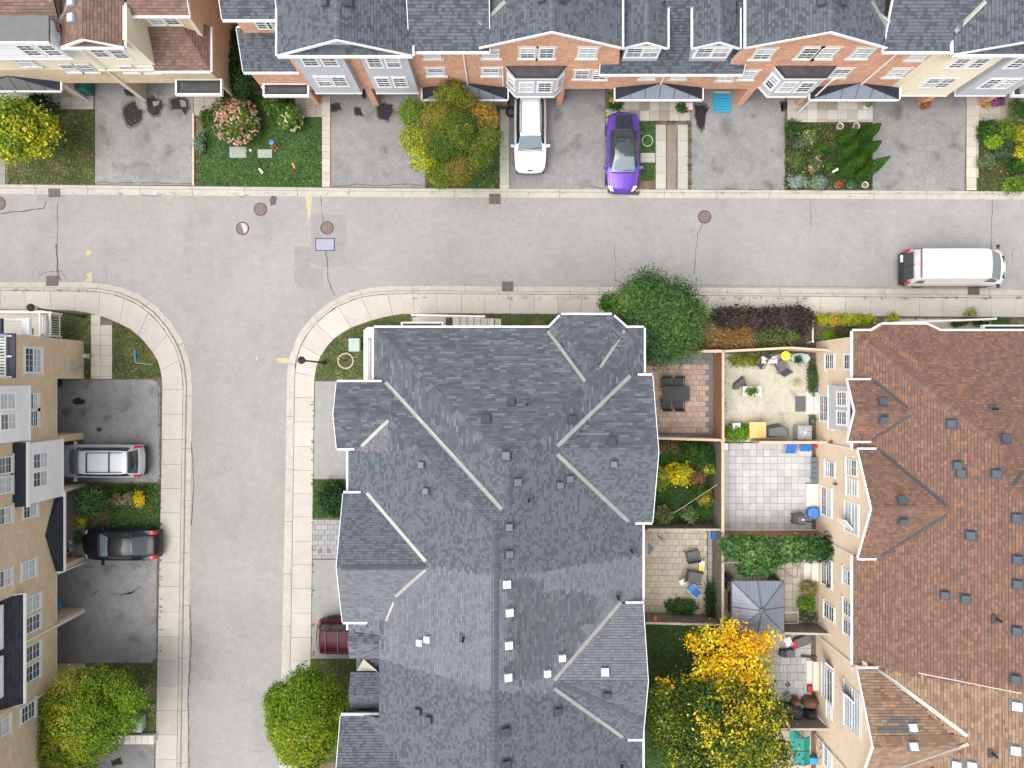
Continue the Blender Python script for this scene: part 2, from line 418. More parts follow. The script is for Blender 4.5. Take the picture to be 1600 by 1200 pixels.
lawn([(494, 583), (499, 565), (509, 547), (524, 530), (546, 515), (579, 503), (605, 496), (640, 493), (640, 594), (494, 594)], kindcol=1)
lawn([(700, 492), (1000, 494), (1000, 530), (700, 530)], kindcol=1)
lawn([(489, 750), (545, 750), (545, 809), (489, 809)], 'grass_lush')
lawn([(488, 1030), (600, 1030), (600, 1190), (484, 1190)], kindcol=1, dens=.5)
lawn([(1020, 690), (1117, 690), (1117, 822), (1020, 822)], 'grass_lush', z=.102)
lawn([(1000, 975), (1127, 975), (1127, 1260), (1000, 1260)], 'grass_lush')
lawn([(1549, 497), (1577, 497), (1577, 508), (1549, 508)], 'grass_lush')

# ------------------------------------------------------------------ individually laid slabs and pavers
_slab_mesh = {}
def slab_mesh(w, l, col, m='tile', t=.05):
    key = (round(w, 3), round(l, 3), col, m)
    if key not in _slab_mesh:
        b = MB(); x, y = w / 2, l / 2; v = []
        e = .006
        b.prism([(-x, -y), (x, -y), (x, y), (-x, y)], 0, t - e, 0, col)
        b.addf([(-x, -y, t - e), (x, -y, t - e), (x, y, t - e), (-x, y, t - e), (-x + e, -y + e, t), (x - e, -y + e, t), (x - e, y - e, t), (-x + e, y - e, t)],
               [(4, 5, 6, 7), (0, 1, 5, 4), (1, 2, 6, 5), (2, 3, 7, 6), (3, 0, 4, 7)], 0, col)
        o = b.build('slab_tmp', m); me = o.data; bpy.data.objects.remove(o); _slab_mesh[key] = me
    return _slab_mesh[key]
def slab(parent, cx, cy, w, l, z, col, name='paving_slab', rz=0.0, zj=.004):
    o = ob(name, slab_mesh(w, l, col), parent, (cx, cy, z + rnd.uniform(-zj, zj)), rz); return o
def qcol(base, amt=.1, n=6):
    k = 1 + amt * (rnd.randrange(n) / (n - 1) * 2 - 1); return tuple(round(c * k, 3) for c in base)
def patio(name, poly_px, cell_w, cell_l, cols, amt=.08, gap=.012, bond=0.0, z=.09, colour_fn=None, jit_rot=.004, vary=False, skip=None, piece='paving_slab'):
    root = thing(name, None, None); root['kind'] = 'structure'
    poly = [XY(x, y) for x, y in poly_px]
    b = MB(); b.prism(poly, .03, z + .012); b.build('joint_bed', 'joint', root)
    xs = [p[0] for p in poly]; ys = [p[1] for p in poly]; x0, x1, y0, y1 = min(xs), max(xs), min(ys), max(ys)
    row = 0; y = y1
    while y > y0 + .03:
        l = min(cell_l, y - y0); off = (bond * cell_w) * (row % 2); x = x0 - off
        while x < x1 - .03:
            w = cell_w * (rnd.choice((.5, 1, 1, 1.5)) if vary else 1)
            a_, b_ = max(x, x0), min(x + w, x1); cx, cy = (a_ + b_) / 2, y - l / 2
            if b_ - a_ > .06 and inside((cx, cy), poly) and not (skip and skip(cx, cy)):
                c = colour_fn(cx, cy) if colour_fn else rnd.choice(cols)
                slab(root, cx, cy, round(b_ - a_ - gap, 3), round(l - gap, 3), z, qcol(c, amt), piece, rnd.uniform(-jit_rot, jit_rot))
            x += w
        y -= l; row += 1
    return root
cream = (.46, .42, .35); creamy = (.50, .46, .40); grey = (.34, .335, .32); lightgrey = (.44, .44, .435)
# front walks
patio('garden_path', [(504, 150), (517, 150), (517, 293), (504, 293)], S0(13), S0(11), [cream, (.45, .38, .34)])
patio('porch_paving', [(462, 110), (516, 110), (516, 184), (470, 184)], S0(16), S0(14), [(.32, .29, .25), (.36, .33, .28)])
patio('garden_path', [(781, 172), (796, 172), (796, 296), (781, 295)], S0(15), S0(19.5), [(.42, .41, .36)])
patio('porch_paving', [(664, 110), (796, 110), (796, 150), (781, 172), (664, 150)], S0(16), S0(14), [(.32, .30, .26)])
patio('garden_path', [(946, 172), (952, 172), (952, 296), (946, 296)], S0(6), S0(20), [(.38, .36, .30)])
patio('porch_paving', [(952, 110), (1078, 110), (1078, 190), (952, 190)], S0(15.5), S0(16), [(.36, .34, .29), (.42, .39, .33), (.34, .28, .22)], amt=.15)
patio('wheel_track', [(1024, 196), (1040, 196), (1039, 297), (1024, 297)], S0(16), S0(25), [(.38, .36, .32)])
patio('wheel_track', [(1058, 196), (1074, 196), (1075, 297), (1058, 297)], S0(16), S0(25), [(.38, .36, .32)])
patio('stepping_slab', [(1000, 240), (1023, 240), (1023, 255), (1000, 255)], S0(23), S0(15), [(.33, .32, .29)], z=.1)
patio('porch_paving', [(1229, 110), (1362, 110), (1362, 192), (1229, 192)], S0(15.6), S0(15.6), [(.40, .375, .32), (.45, .42, .35), (.36, .31, .25), (.46, .45, .42)], amt=.12)
patio('garden_path', [(1512, 150), (1527, 150), (1525, 298), (1508, 298)], S0(15.5), S0(16), [(.47, .43, .36)])
patio('porch_paving', [(1527, 110), (1700, 110), (1700, 186), (1527, 190)], S0(17), S0(14), [(.34, .30, .27), (.38, .33, .28)])
patio('porch_paving', [(12, 110), (149, 110), (149, 170), (12, 172)], S0(17), S0(14), [(.33, .31, .28)])
patio('porch_paving', [(304, 125), (345, 125), (345, 180), (304, 182)], S0(17), S0(14), [(.35, .31, .27)])
patio('garden_path', [(147, 492), (177, 505), (177, 592), (144, 592)], S0(15), S0(16), [(.50, .47, .38)], amt=.04)
# driveway of square concrete pavers beside the centre block
patio('paver_driveway', [(490, 811), (600, 811), (600, 872), (489, 872)], S0(9.5), S0(8), [(.29, .29, .29), (.25, .25, .255)], z=.085, bond=.5, amt=.08)
patio('porch_paving', [(104, 768), (134, 768), (134, 868), (104, 868)], S0(17), S0(16), [(.27, .265, .25)], z=.083)
# back patios
def red_fn(x, y):
    px = 800 + x / (CAM_H / FOC); py = 600 - y / (CAM_H / FOC)
    return (.17, .165, .17) if px > 1102 or py < 567 or py > 672 else (.43, .315, .245)
patio('brick_patio', [(1000, 553), (1116, 553), (1116, 681), (1000, 681)], S0(9.7), S0(8.2), None, colour_fn=red_fn, bond=.5, amt=.11)
sl = MB(); sl.prism([XY(x, y) for x, y in [(1127, 553), (1262, 553), (1262, 584), (1262, 690), (1127, 690)]], .03, .12)
cpat = tag(sl.build('concrete_patio', 'concrete_old'), None, None, None, 'structure')
patio('slab_patio', [(1127, 692), (1267, 692), (1267, 828), (1127, 828)], S0(10.8), S0(10.45), [lightgrey, (.40, .40, .395), (.46, .455, .44)], amt=.06)
patio('cream_patio', [(996, 823), (1104, 823), (1104, 960), (996, 960)], S0(10.7), S0(9.4), [(.48, .42, .32), (.45, .39, .30), (.50, .44, .35)], bond=.5, amt=.05)
patio('cream_patio', [(1105, 828), (1112, 828), (1112, 960), (1105, 960)], S0(7), S0(12), [(.27, .275, .27)], amt=.08)
patio('slab_patio', [(1127, 838), (1276, 838), (1276, 985), (1127, 985)], S0(12.2), S0(12.2), [(.42, .37, .29), (.39, .345, .275)], amt=.07)
patio('slab_patio', [(1170, 987), (1266, 987), (1266, 1128), (1170, 1128)], S0(10.5), S0(12.5), [(.36, .36, .355), (.40, .40, .39)], amt=.09, bond=.4, vary=True)
patio('cream_patio', [(1127, 1140), (1266, 1140), (1266, 1290), (1127, 1290)], S0(10.5), S0(10.5), [(.46, .40, .32)], amt=.08)
# side yard walk of the east block and walk beside the north wall of the centre block
patio('side_walk', [(1380, 498), (1545, 500), (1545, 545), (1380, 545)], S0(22), S0(22), [(.45, .41, .35)], amt=.05, z=.08)
patio('side_walk', [(645, 494), (697, 494), (697, 540), (645, 540)], S0(26), S0(22), [(.45, .41, .35)], amt=.05, z=.1)
st = thing('entrance_steps', None, None); st['kind'] = 'structure'
for i in range(6):
    b = MB(); x0 = 709 + i * 10.5; b.box(*[XY(x0, 0)[0], XY(x0 + 10.2, 0)[0]], XY(0, 545)[1], XY(0, 498)[1], .07, .75 - i * .11, 0)
    b.build('step', 'stone_trim', st)
b = MB(); b.prism([XY(x, y) for x, y in [(773, 498), (783, 498), (783, 540), (773, 540)]], .05, .12); b.build('landing', 'stone_trim', st)
# stepping stones in gardens
for (x, y, w, h) in [(373, 239, 26, 17), (415, 241, 22, 13)]:
    r_ = MB(); X, Y = XY(x, y); r_.box(X - S0(w) / 2, X + S0(w) / 2, Y - S0(h) / 2, Y + S0(h) / 2, .1, .135, 0, (.30, .33, .29)); tag(r_.build('stepping_stone', 'tile'),
      'wide grey-green stepping stone in the lawn below the pink hydrangea' if x == 373 else 'narrower grey-green stepping stone in the lawn beside the toy windmill', 'stepping stone')

# ------------------------------------------------------------------ marks and ironwork on the road
def flat(poly, z, m, name, **k):
    b = MB(); b.add([(*XY(x, y), z) for x, y in (poly if area2([XY(*p) for p in poly]) > 0 else poly[::-1])]); return tag(b.build(name, m), None, None, None, 'structure')
flat([(486, 335), (541, 335), (540, 413), (505, 418), (486, 410)], .004, 'patch', 'road_patch')
flat([(460, 385), (485, 385), (485, 420), (505, 420), (505, 455), (470, 450), (460, 440)], .004, 'patch', 'road_patch')
flat([(57, 303), (103, 303), (103, 316), (57, 316)], .004, 'patch', 'road_patch')
def crack(pts, w=.035, z=.008):
    b = MB(); P = []
    for i in range(len(pts) - 1):
        a, c = pts[i], pts[i + 1]; n = max(2, int(math.dist(a, c) / 6))
        for k in range(n): q = lerp(a, c, k / n); P.append((q[0] + rnd.uniform(-.8, .8), q[1] + rnd.uniform(-.8, .8)))
    P.append(pts[-1]); V = [Vector((*XY(*p), 0)) for p in P]
    L_, R_ = [], []
    for i, p in enumerate(V):
        t = (V[min(i + 1, len(V) - 1)] - V[max(i - 1, 0)]).normalized(); nrm = Vector((-t.y, t.x, 0)); ww = w * rnd.uniform(.5, 1.2) / 2
        L_.append((p.x + nrm.x * ww, p.y + nrm.y * ww, z)); R_.append((p.x - nrm.x * ww, p.y - nrm.y * ww, z))
    for i in range(len(V) - 1): b.add([R_[i], R_[i + 1], L_[i + 1], L_[i]])
    tag(b.build('road_crack', 'sealer'), None, None, None, 'structure')
for pts, w in [([(0, 334), (68, 326), (72, 316)], .07), ([(90, 316), (89, 440)], .035), ([(88, 380), (91, 430), (95, 438)], .06), ([(501, 305), (505, 347)], .04),
               ([(509, 392), (513, 420), (512, 435), (523, 462)], .06), ([(1098, 350), (1090, 365), (1084, 430)], .04), ([(1550, 312), (1548, 420)], .035),
               ([(222, 304), (240, 307), (256, 303)], .04), ([(367, 304), (378, 308), (390, 304)], .04), ([(1265, 313), (1268, 355)], .03),
               ([(299, 690), (303, 760), (299, 820)], .06), ([(297, 945), (299, 1000), (294, 1090), (295, 1200)], .07), ([(60, 432), (75, 425), (95, 424), (105, 436)], .04), ([(404, 555), (405, 565)], .03),
               ([(960, 380), (962, 440)], .025), 
               
               ([(1000, 445), (1200, 447), (1390, 449)], .025)]: crack(pts, w)
for pts in [[(150, 288), (160, 285), (180, 287), (200, 286), (302, 288)], [(520, 292), (560, 289), (600, 291), (640, 288), (662, 291)], [(905, 295), (920, 290), (942, 296)], [(1082, 293), (1088, 297), (1150, 297), (1224, 298)]]:
    crack(pts, .05, .104)
for pts in [[(248, 600), (250, 680), (251, 745)], [(247, 875), (246, 1020)], [(489, 600), (490, 745)], [(488, 878), (487, 1020)]]: crack(pts, .05, .104)
for poly in [[(478, 307), (488, 307), (485, 338), (481, 350), (481, 330), (478, 320)], [(134, 393), (143, 391), (143, 397), (140, 396), (139, 400), (135, 398)],
             [(134, 428), (144, 425), (144, 440), (133, 440), (137, 433)], [(432, 560), (451, 559), (451, 567), (441, 568), (434, 565)], [(400, 557), (404, 557), (404, 563), (400, 561)]]:
    flat(poly, .008, 'yellowpaint', 'painted_mark')
def manhole(px, py, r, label, m='iron'):
    X, Y = XY(px, py); t = thing('manhole_cover', label, 'manhole cover', (X, Y, 0), rnd.uniform(0, 3))
    b = MB(); b.lathe(0, 0, [(r * 1.16, .003), (r * 1.16, .014), (r * 1.02, .014), (r * 1.02, .006), (.01, .006)], 28); b.build('frame_ring', 'iron_dark', t)
    b = MB(); b.lathe(0, 0, [(r, .008), (r, .02), (r * .97, .024), (.01, .024)], 28); lid = b.build('lid', m, t)
    b = MB()
    for i in range(-3, 4):
        for j in range(-3, 4):
            x, y = i * r * .24, j * r * .24
            if x * x + y * y < (r * .85) ** 2: b.box(x - r * .06, x + r * .06, y - r * .06, y + r * .06, .024, .033)
    b.build('tread_pattern', m, t)['kind'] = 'stuff'
manhole(407, 327, .34, 'rusty round manhole cover close to the north kerb of the junction')
manhole(379, 357, .34, 'round manhole cover half bleached pale, in the middle of the junction')
manhole(511, 356, .34, 'rusty manhole cover inside the square asphalt patch above the blue-grey plate')
manhole(1101, 339, .34, 'rusty round manhole cover in the street in front of the paired concrete wheel tracks')
manhole(-2, 318, .36, 'manhole cover cut by the left edge of the photo near the kerb')
X, Y = XY(508, 382); t = thing('cover_plate', 'blue-grey rectangular cover plate set in the asphalt patch', 'cover plate', (X, Y, 0))
b = MB(); b.box(-.58, .58, -.38, .38, .004, .016); b.build('frame', 'iron_dark', t)
b = MB(); b.prism([(-.53, -.33), (.53, -.33), (.53, .33), (-.53, .33)], .012, .03, inset=.03); b.build('plate', 'bluegrey', t)
def basin(px, py, label, horiz=True):
    X, Y = XY(px, py); t = thing('storm_drain', label, 'storm drain', (X, Y, .02))
    b = MB(); b.box(-.34, .34, -.30, .30, -.01, .015); b.build('frame', 'iron_dark', t)
    b = MB()
    for i in range(8): b.box(-.30, .30, -.27 + i * .07, -.235 + i * .07, .015, .03)
    for i in (-.31, 0, .31): b.box(i - .02, i + .02, -.28, .28, .016, .034)
    b.build('grate', 'iron', t)
b = MB(); q = manhole_pts = [XY(379 + 8.4 * math.cos(a), 357 - 8.4 * math.sin(a)) for a in np.linspace(-1.2, 1.9, 12)]; b.add([(*p, .036) for p in q]); tag(b.build('bleached_patch', 'gutter_pan'), None, None, None, 'structure')
basin(773, 311, 'rusty storm drain grate by the kerb below the autumn tree and white car')
basin(793, 448, 'rusty storm drain grate at the kerb above the big grey roof')
basin(85, 300, 'rusty storm drain grate at the kerb by the driveway at top left')
basin(82, 439, 'rusty storm drain grate at the kerb above the tan brick house')
basin(1521, 455, 'rusty storm drain grate at the kerb beneath the white van')
# ------------------------------------------------------------------ roofs: every roof is the upper envelope of simple sloping components
class Roof:
    """comps: list of (footprint polygon [(x,y)], planes [(a,b,c)] with z=a+b*x+c*y)"""
    def __init__(s): s.comps = []
    def plane(s, x, y, z, dx, dy, p):
        l = math.hypot(dx, dy); dx /= l; dy /= l
        return (z - p * (dx * x + dy * y), p * dx, p * dy)
    def comp(s, poly, planes, fascia=True):
        if area2(poly) < 0: poly = poly[::-1]
        s.comps.append((poly, planes, fascia))
    def h(s, x, y, skip=None, default=None):
        best = default
        for i, (poly, pl, _) in enumerate(s.comps):
            if i == skip or not inside((x, y), poly): continue
            z = min(a + b * x + c * y for a, b, c in pl)
            if best is None or z > best: best = z
        return best
    def unproject(s, px, py, z0):
        z = z0
        for _ in range(24):
            p = W(px, py, z); q = s.h(p.x, p.y)
            z = z - .25 if q is None else q
        return W(px, py, z)
    def regions(s):
        for ci, (poly, pl, fa) in enumerate(s.comps):
            for i, (a, b, c) in enumerate(pl):
                reg = poly
                for j, (a2, b2, c2) in enumerate(pl):
                    if j == i or not reg: continue
                    reg = clip(reg, b2 - b, c2 - c, a2 - a)
                if len(reg) >= 3 and abs(area2(reg)) > .01: yield ci, i, reg, (a, b, c)

def img(x, y, z):
    k = FOC / (CAM_H - z); return 800 + x * k, 600 - y * k

def build_roof(R, parent, deck_mat, colour_fn, expo=.145, view_only=True, fascia_mat='white', seed=1, gutters=True, name='roof'):
    """deck + shingles (joined, stuff) + fascia boards; returns the roof object"""
    rr = random.Random(seed)
    deck = MB(); sh = MB()
    fas = []
    for ci, pi, reg, (a, b, c) in R.regions():
        zf = lambda x, y, a=a, b=b, c=c: a + b * x + c * y
        if area2(reg) < 0: reg = reg[::-1]
        deck.add([(x, y, zf(x, y) - .02) for x, y in reg]); deck.add([(x, y, zf(x, y) - .14) for x, y in reg[::-1]])
        poly = R.comps[ci][0]
        # fascia on the footprint edges
        for k in range(len(reg)):
            p, q = reg[k], reg[(k + 1) % len(reg)]
            for e in range(len(poly)):
                u, v = poly[e], poly[(e + 1) % len(poly)]
                L_ = math.dist(u, v)
                if L_ < 1e-6: continue
                def dd(w): return abs((v[0] - u[0]) * (w[1] - u[1]) - (v[1] - u[1]) * (w[0] - u[0])) / L_
                if dd(p) < 1e-4 and dd(q) < 1e-4 and math.dist(p, q) > .05:
                    fas.append((ci, p, q, zf, (a, b, c))); break
        # shingle courses
        g = math.hypot(b, c)
        if g < 1e-6: continue
        ux, uy = b / g, c / g            # uphill direction in plan
        tx, ty = -uy, ux                 # along the eave
        cosp = 1 / math.sqrt(1 + g * g); ex = expo * cosp
        us = [x * ux + y * uy for x, y in reg]; ts = [x * tx + y * ty for x, y in reg]
        u0, u1, t0, t1 = min(us), max(us), min(ts), max(ts)
        u = math.floor(u0 / ex) * ex
        while u < u1:
            poly_c = reg
            t = t0 - rr.random() * .3
            # quick extent of this course
            band = clip(clip(reg, ux, uy, -u), -ux, -uy, u + ex)
            if len(band) < 3: u += ex; continue
            bt = [x * tx + y * ty for x, y in band]; t = min(bt) - rr.random() * .25; tend = max(bt)
            while t < tend:
                um, tm = u + ex / 2, t + .12; cx, cy = um * ux + tm * tx, um * uy + tm * ty
                ix, iy = img(cx, cy, zf(cx, cy))
                res = colour_fn(ix, iy, rr)
                col, w = res
                tn = t + w
                if view_only and not (-130 < ix < 1730 and -130 < iy < 1330): t = tn; continue
                corners = [(t, u + .011), (tn - .006, u + .011), (tn - .006, u + ex), (t, u + ex)]  # gap bares the dark underlay, which paints in the shadow below each butt
                P = [(uu * ux + tt * tx, uu * uy + tt * ty) for tt, uu in corners]
                if area2(P) < 0: P = P[::-1]; flip = True
                else: flip = False
                if not all(inside(p_, reg) for p_ in P):
                    for e in range(len(reg)):
                        p_, q_ = reg[e], reg[(e + 1) % len(reg)]
                        A_, B_ = -(q_[1] - p_[1]), (q_[0] - p_[0]); P = clip(P, A_, B_, -(A_ * p_[0] + B_ * p_[1]))
                        if len(P) < 3: break
                if len(P) >= 3 and abs(area2(P)) > .0006:
                    mx = sum(p_[0] for p_ in P) / len(P); my = sum(p_[1] for p_ in P) / len(P)
                    hh = R.h(mx, my, skip=ci)
                    if hh is None or zf(mx, my) > hh - .03 or zf(mx, my) < hh - .9:
                        lift = .006 + rr.random() * .006
                        top = [(x, y, zf(x, y) + lift * (1 - (x * ux + y * uy - u) / ex) + .002) for x, y in P]
                        sh.add(top, 0, col)
                        # butt edge of the tab
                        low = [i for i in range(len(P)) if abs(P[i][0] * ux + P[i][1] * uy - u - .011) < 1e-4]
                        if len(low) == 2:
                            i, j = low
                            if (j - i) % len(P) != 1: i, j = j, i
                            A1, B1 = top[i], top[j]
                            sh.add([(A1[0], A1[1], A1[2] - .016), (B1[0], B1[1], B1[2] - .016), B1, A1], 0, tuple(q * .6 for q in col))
                t = tn
            u += ex
    deck_o = deck.build(name, deck_mat, parent)
    so = sh.build('shingle', 'shingle', deck_o); so['kind'] = 'stuff'
    for ci, p, q, zf, pl in fas:
        if not R.comps[ci][2]: continue
        nx, ny = (q[1] - p[1]), -(q[0] - p[0]); l = math.hypot(nx, ny); nx /= l; ny /= l
        # keep only the stretch of this edge that is not buried in another roof
        n_s = max(4, int(l / .12)); vis = []
        for k in range(n_s):
            c_ = lerp(p, q, (k + .5) / n_s); hh = R.h(c_[0] + nx * .06, c_[1] + ny * .06, skip=ci); vis.append(hh is None or hh < zf(*c_) - .10)
        if not any(vis): continue
        k0 = vis.index(True); k1 = n_s - vis[::-1].index(True); p, q = lerp(p, q, k0 / n_s), lerp(p, q, k1 / n_s)
        l = math.dist(p, q); mx, my = (p[0] + q[0]) / 2, (p[1] + q[1]) / 2
        if l < .15: continue
        sloped = abs(zf(*p) - zf(*q)) > .12
        if sloped and R.comps[ci][2] == 'eave': continue
        ix, iy = img(mx, my, zf(mx, my))
        th = .028 if sloped else .11
        b_ = MB(); z0, z1 = zf(*p), zf(*q); e = .02
        n3 = max(1, int(l / 3.0)) if l > 0 else 1
        hgt = .17 if sloped else .12
        lift = .03 if sloped else -.005
        A0 = (p[0], p[1]); A1 = (q[0], q[1]); B0 = (p[0] + nx * th, p[1] + ny * th); B1 = (q[0] + nx * th, q[1] + ny * th)
        v = [(*A0, z0 - hgt), (*A1, z1 - hgt), (*B1, z1 - hgt), (*B0, z0 - hgt), (*A0, z0 + lift), (*A1, z1 + lift), (*B1, z1 + lift), (*B0, z0 + lift)]
        if sloped or not gutters:
            b_.addf(v, [(4, 5, 6, 7), (0, 1, 5, 4), (1, 2, 6, 5), (2, 3, 7, 6), (3, 0, 4, 7), (3, 2, 1, 0)]); b_.build('bargeboard', fascia_mat, parent)
        else:   # open gutter trough: back, floor, front lip
            def strip_(f0, f1, za, zb):
                P0 = (p[0] + nx * f0, p[1] + ny * f0); P1 = (q[0] + nx * f0, q[1] + ny * f0); Q0 = (p[0] + nx * f1, p[1] + ny * f1); Q1 = (q[0] + nx * f1, q[1] + ny * f1)
                vv = [(*P0, z0 + za), (*P1, z1 + za), (*Q1, z1 + za), (*Q0, z0 + za), (*P0, z0 + zb), (*P1, z1 + zb), (*Q1, z1 + zb), (*Q0, z0 + zb)]
                b_.addf(vv, [(4, 5, 6, 7), (0, 1, 5, 4), (1, 2, 6, 5), (2, 3, 7, 6), (3, 0, 4, 7), (3, 2, 1, 0)])
            strip_(0, .02, -.13, -.01); strip_(.02, .08, -.13, -.075); strip_(.08, .10, -.13, -.012)
            b_.build('gutter', fascia_mat, parent)
    return deck_o

def roof_strip(R, parent, a_px, b_px, w, m, name='valley_flashing', z0=7, lift=.022, split=1.6):
    """a folded metal strip lying on the roof between two photo points"""
    A, B = R.unproject(*a_px, z0), R.unproject(*b_px, z0)
    A2, B2 = Vector((A.x, A.y)), Vector((B.x, B.y)); t = (B2 - A2).normalized(); n = Vector((-t.y, t.x))
    L_ = (B2 - A2).length; k = max(2, int(L_ / .8)); b = MB(); prev = None
    for i in range(k + 1):
        c = A2 + t * (L_ * i / k); row = []
        for s_ in (-w / 2, 0, w / 2):
            p = c + n * s_; hh = R.h(p.x, p.y); hc = R.h(c.x, c.y)
            if hh is None: hh = hc if hc is not None else A.z
            row.append((p.x, p.y, hh + lift))
        if prev:
            b.add([prev[0], prev[1], row[1], row[0]]); b.add([prev[1], prev[2], row[2], row[1]])
            for s_ in (0, 2):
                q = [prev[s_], row[s_], (row[s_][0], row[s_][1], row[s_][2] - .03), (prev[s_][0], prev[s_][1], prev[s_][2] - .03)]
                b.add(q if s_ else q[::-1])
        prev = row
    return b.build(name, m, parent)

def ridge_caps(R, parent, a_px, b_px, cols, w=.30, z0=8, step=.16, name='ridge_cap', ijit=.12):
    A, B = R.unproject(*a_px, z0), R.unproject(*b_px, z0)
    A2, B2 = Vector((A.x, A.y)), Vector((B.x, B.y)); t = (B2 - A2).normalized(); n = Vector((-t.y, t.x)); L_ = (B2 - A2).length
    k = int(L_ / step); up = B.z >= A.z
    for i in range(k):
        s0, s1 = i * step, (i + 1) * step + .03; c = jit(rnd.choice(cols), ijit); b = MB(); rows = []
        for j, s_ in enumerate((s0, s1)):
            cc = A2 + t * s_; row = []
            for o_ in (-w / 2, 0, w / 2):
                p = cc + n * o_; hh = R.h(p.x, p.y); hh = hh if hh is not None else A.z
                lf = .034 if (j == 0) == up else .018
                row.append((p.x, p.y, hh + lf))
            rows.append(row)
        m_ = (rows[0][1][2] + rows[1][1][2]) / 2
        (a0, a1, a2), (b0, b1, b2) = rows
        b.add([a0, a1, b1, b0], 0, c); b.add([a1, a2, b2, b1], 0, c)
        e = rows[0] if up else rows[1]; dk = tuple(q * .6 for q in c)
        lo = [(x, y, z - .03) for x, y, z in e]
        b.add([e[0], lo[0], lo[1], e[1]], 0, dk); b.add([e[1], lo[1], lo[2], e[2]], 0, dk)
        for s_ in (0, 2): b.add([rows[0][s_], rows[1][s_], (rows[1][s_][0], rows[1][s_][1], rows[1][s_][2] - .03), (rows[0][s_][0], rows[0][s_][1], rows[0][s_][2] - .03)], 0, dk)
        b.build(name, 'shingle', parent)

_vent = {}
def roof_vent(R, parent, px, py, m, z0=8, size=.36, rz=0.0):
    """square box vent: flange + hood; a part of the block with a flange sub-part"""
    p = R.unproject(px, py, z0 + .25)
    if ('h', m, size) not in _vent:
        s = size / 2
        b = MB(); b.addf([(-s * .85, -s * .85, -.15), (s * .85, -s * .85, -.15), (s * .85, s * .85, -.15), (-s * .85, s * .85, -.15), (-s * .85, -s * .85, .12), (s * .85, -s * .85, .12), (s * .85, s * .85, .12), (-s * .85, s * .85, .12)],
                        [(0, 1, 5, 4), (1, 2, 6, 5), (2, 3, 7, 6), (3, 0, 4, 7)])
        b.addf([(-s, -s, .11), (s, -s, .11), (s, s, .11), (-s, s, .11), (-s, -s, .16), (s, -s, .16), (s, s, .16), (-s, s, .16), (-s * .88, -s * .88, .19), (s * .88, -s * .88, .19), (s * .88, s * .88, .19), (-s * .88, s * .88, .19)],
               [(3, 2, 1, 0), (0, 1, 5, 4), (1, 2, 6, 5), (2, 3, 7, 6), (3, 0, 4, 7), (4, 5, 9, 8), (5, 6, 10, 9), (6, 7, 11, 10), (7, 4, 8, 11), (8, 9, 10, 11)])
        o = b.build('tmp', m); _vent[('h', m, size)] = o.data; bpy.data.objects.remove(o)
        b = MB(); b.box(-s * 1.35, s * 1.35, -s * 1.35, s * 1.35, -.012, .012); o = b.build('tmp', 'flash_dark' if m != 'vent_white' else 'vent_mid'); _vent[('f', m, size)] = o.data; bpy.data.objects.remove(o)
    hz = R.h(p.x, p.y) or p.z
    e = .05; gx = ((R.h(p.x + e, p.y) or hz) - (R.h(p.x - e, p.y) or hz)) / (2 * e); gy = ((R.h(p.x, p.y + e) or hz) - (R.h(p.x, p.y - e) or hz)) / (2 * e)
    q = Vector((0, 0, 1)).rotation_difference(Vector((-gx, -gy, 1)).normalized())
    o = ob('roof_vent', _vent[('h', m, size)], parent, (p.x, p.y, hz + .02)); o.rotation_mode = 'QUATERNION'; o.rotation_quaternion = q
    f = ob('flange', _vent[('f', m, size)], o)
    return o
def vent_pipe(R, parent, px, py, r=.05, z0=8):
    p = R.unproject(px, py, z0 + .3); hz = R.h(p.x, p.y) or p.z
    b = MB(); b.lathe(0, 0, [(r, -.05), (r, .38), (r * .8, .38), (r * .8, .1), (.005, .1)], 10); o = b.build('vent_pipe', 'plastic_black', parent, loc=(p.x, p.y, hz))
    b = MB(); b.box(-.2, .2, -.2, .2, -.01, .035); b.build('flange', 'vent_dark', o)

# ------------------------------------------------------------------ walls and windows
def wall(parent, p0, p1, z0, z1, m, name='wall', R=None, n=1, outn=None):
    """vertical wall from p0 to p1 (outside on the right-hand side of p0->p1); z1 may be a function(x,y)"""
    L_ = math.dist(p0, p1); p0, p1 = lerp(p0, p1, .004 / L_), lerp(p0, p1, 1 - .004 / L_); b = MB(); k = n if not callable(z1) else max(n, int(L_ / .35))
    nx, ny = (p1[1] - p0[1]) / L_, -(p1[0] - p0[0]) / L_
    for i in range(k):
        a, c = i / k, (i + 1) / k; A = lerp(p0, p1, a); B = lerp(p0, p1, c)
        ta = z1(*A) if callable(z1) else z1; tb = z1(*B) if callable(z1) else z1
        b.add([(*A, z0), (*B, z0), (*B, tb), (*A, ta)], 0, None, [(a * L_, z0), (c * L_, z0), (c * L_, tb), (a * L_, ta)])
        A2 = (A[0] - nx * .2, A[1] - ny * .2); B2 = (B[0] - nx * .2, B[1] - ny * .2)
        b.add([(*B2, z0), (*A2, z0), (*A2, ta), (*B2, tb)]); b.add([(*A, z0), (*A2, z0), (*B2, z0), (*B, z0)]); b.add([(*A, ta), (*B, tb), (*B2, tb), (*A2, ta)])
        if i == 0: b.add([(*A2, z0), (*A, z0), (*A, ta), (*A2, ta)], 0, None, [(0, z0), (.2, z0), (.2, ta), (0, ta)])
        if i == k - 1: b.add([(*B, z0), (*B2, z0), (*B2, tb), (*B, tb)], 0, None, [(0, z0), (.2, z0), (.2, tb), (0, tb)])
    return b.build(name, m, parent)

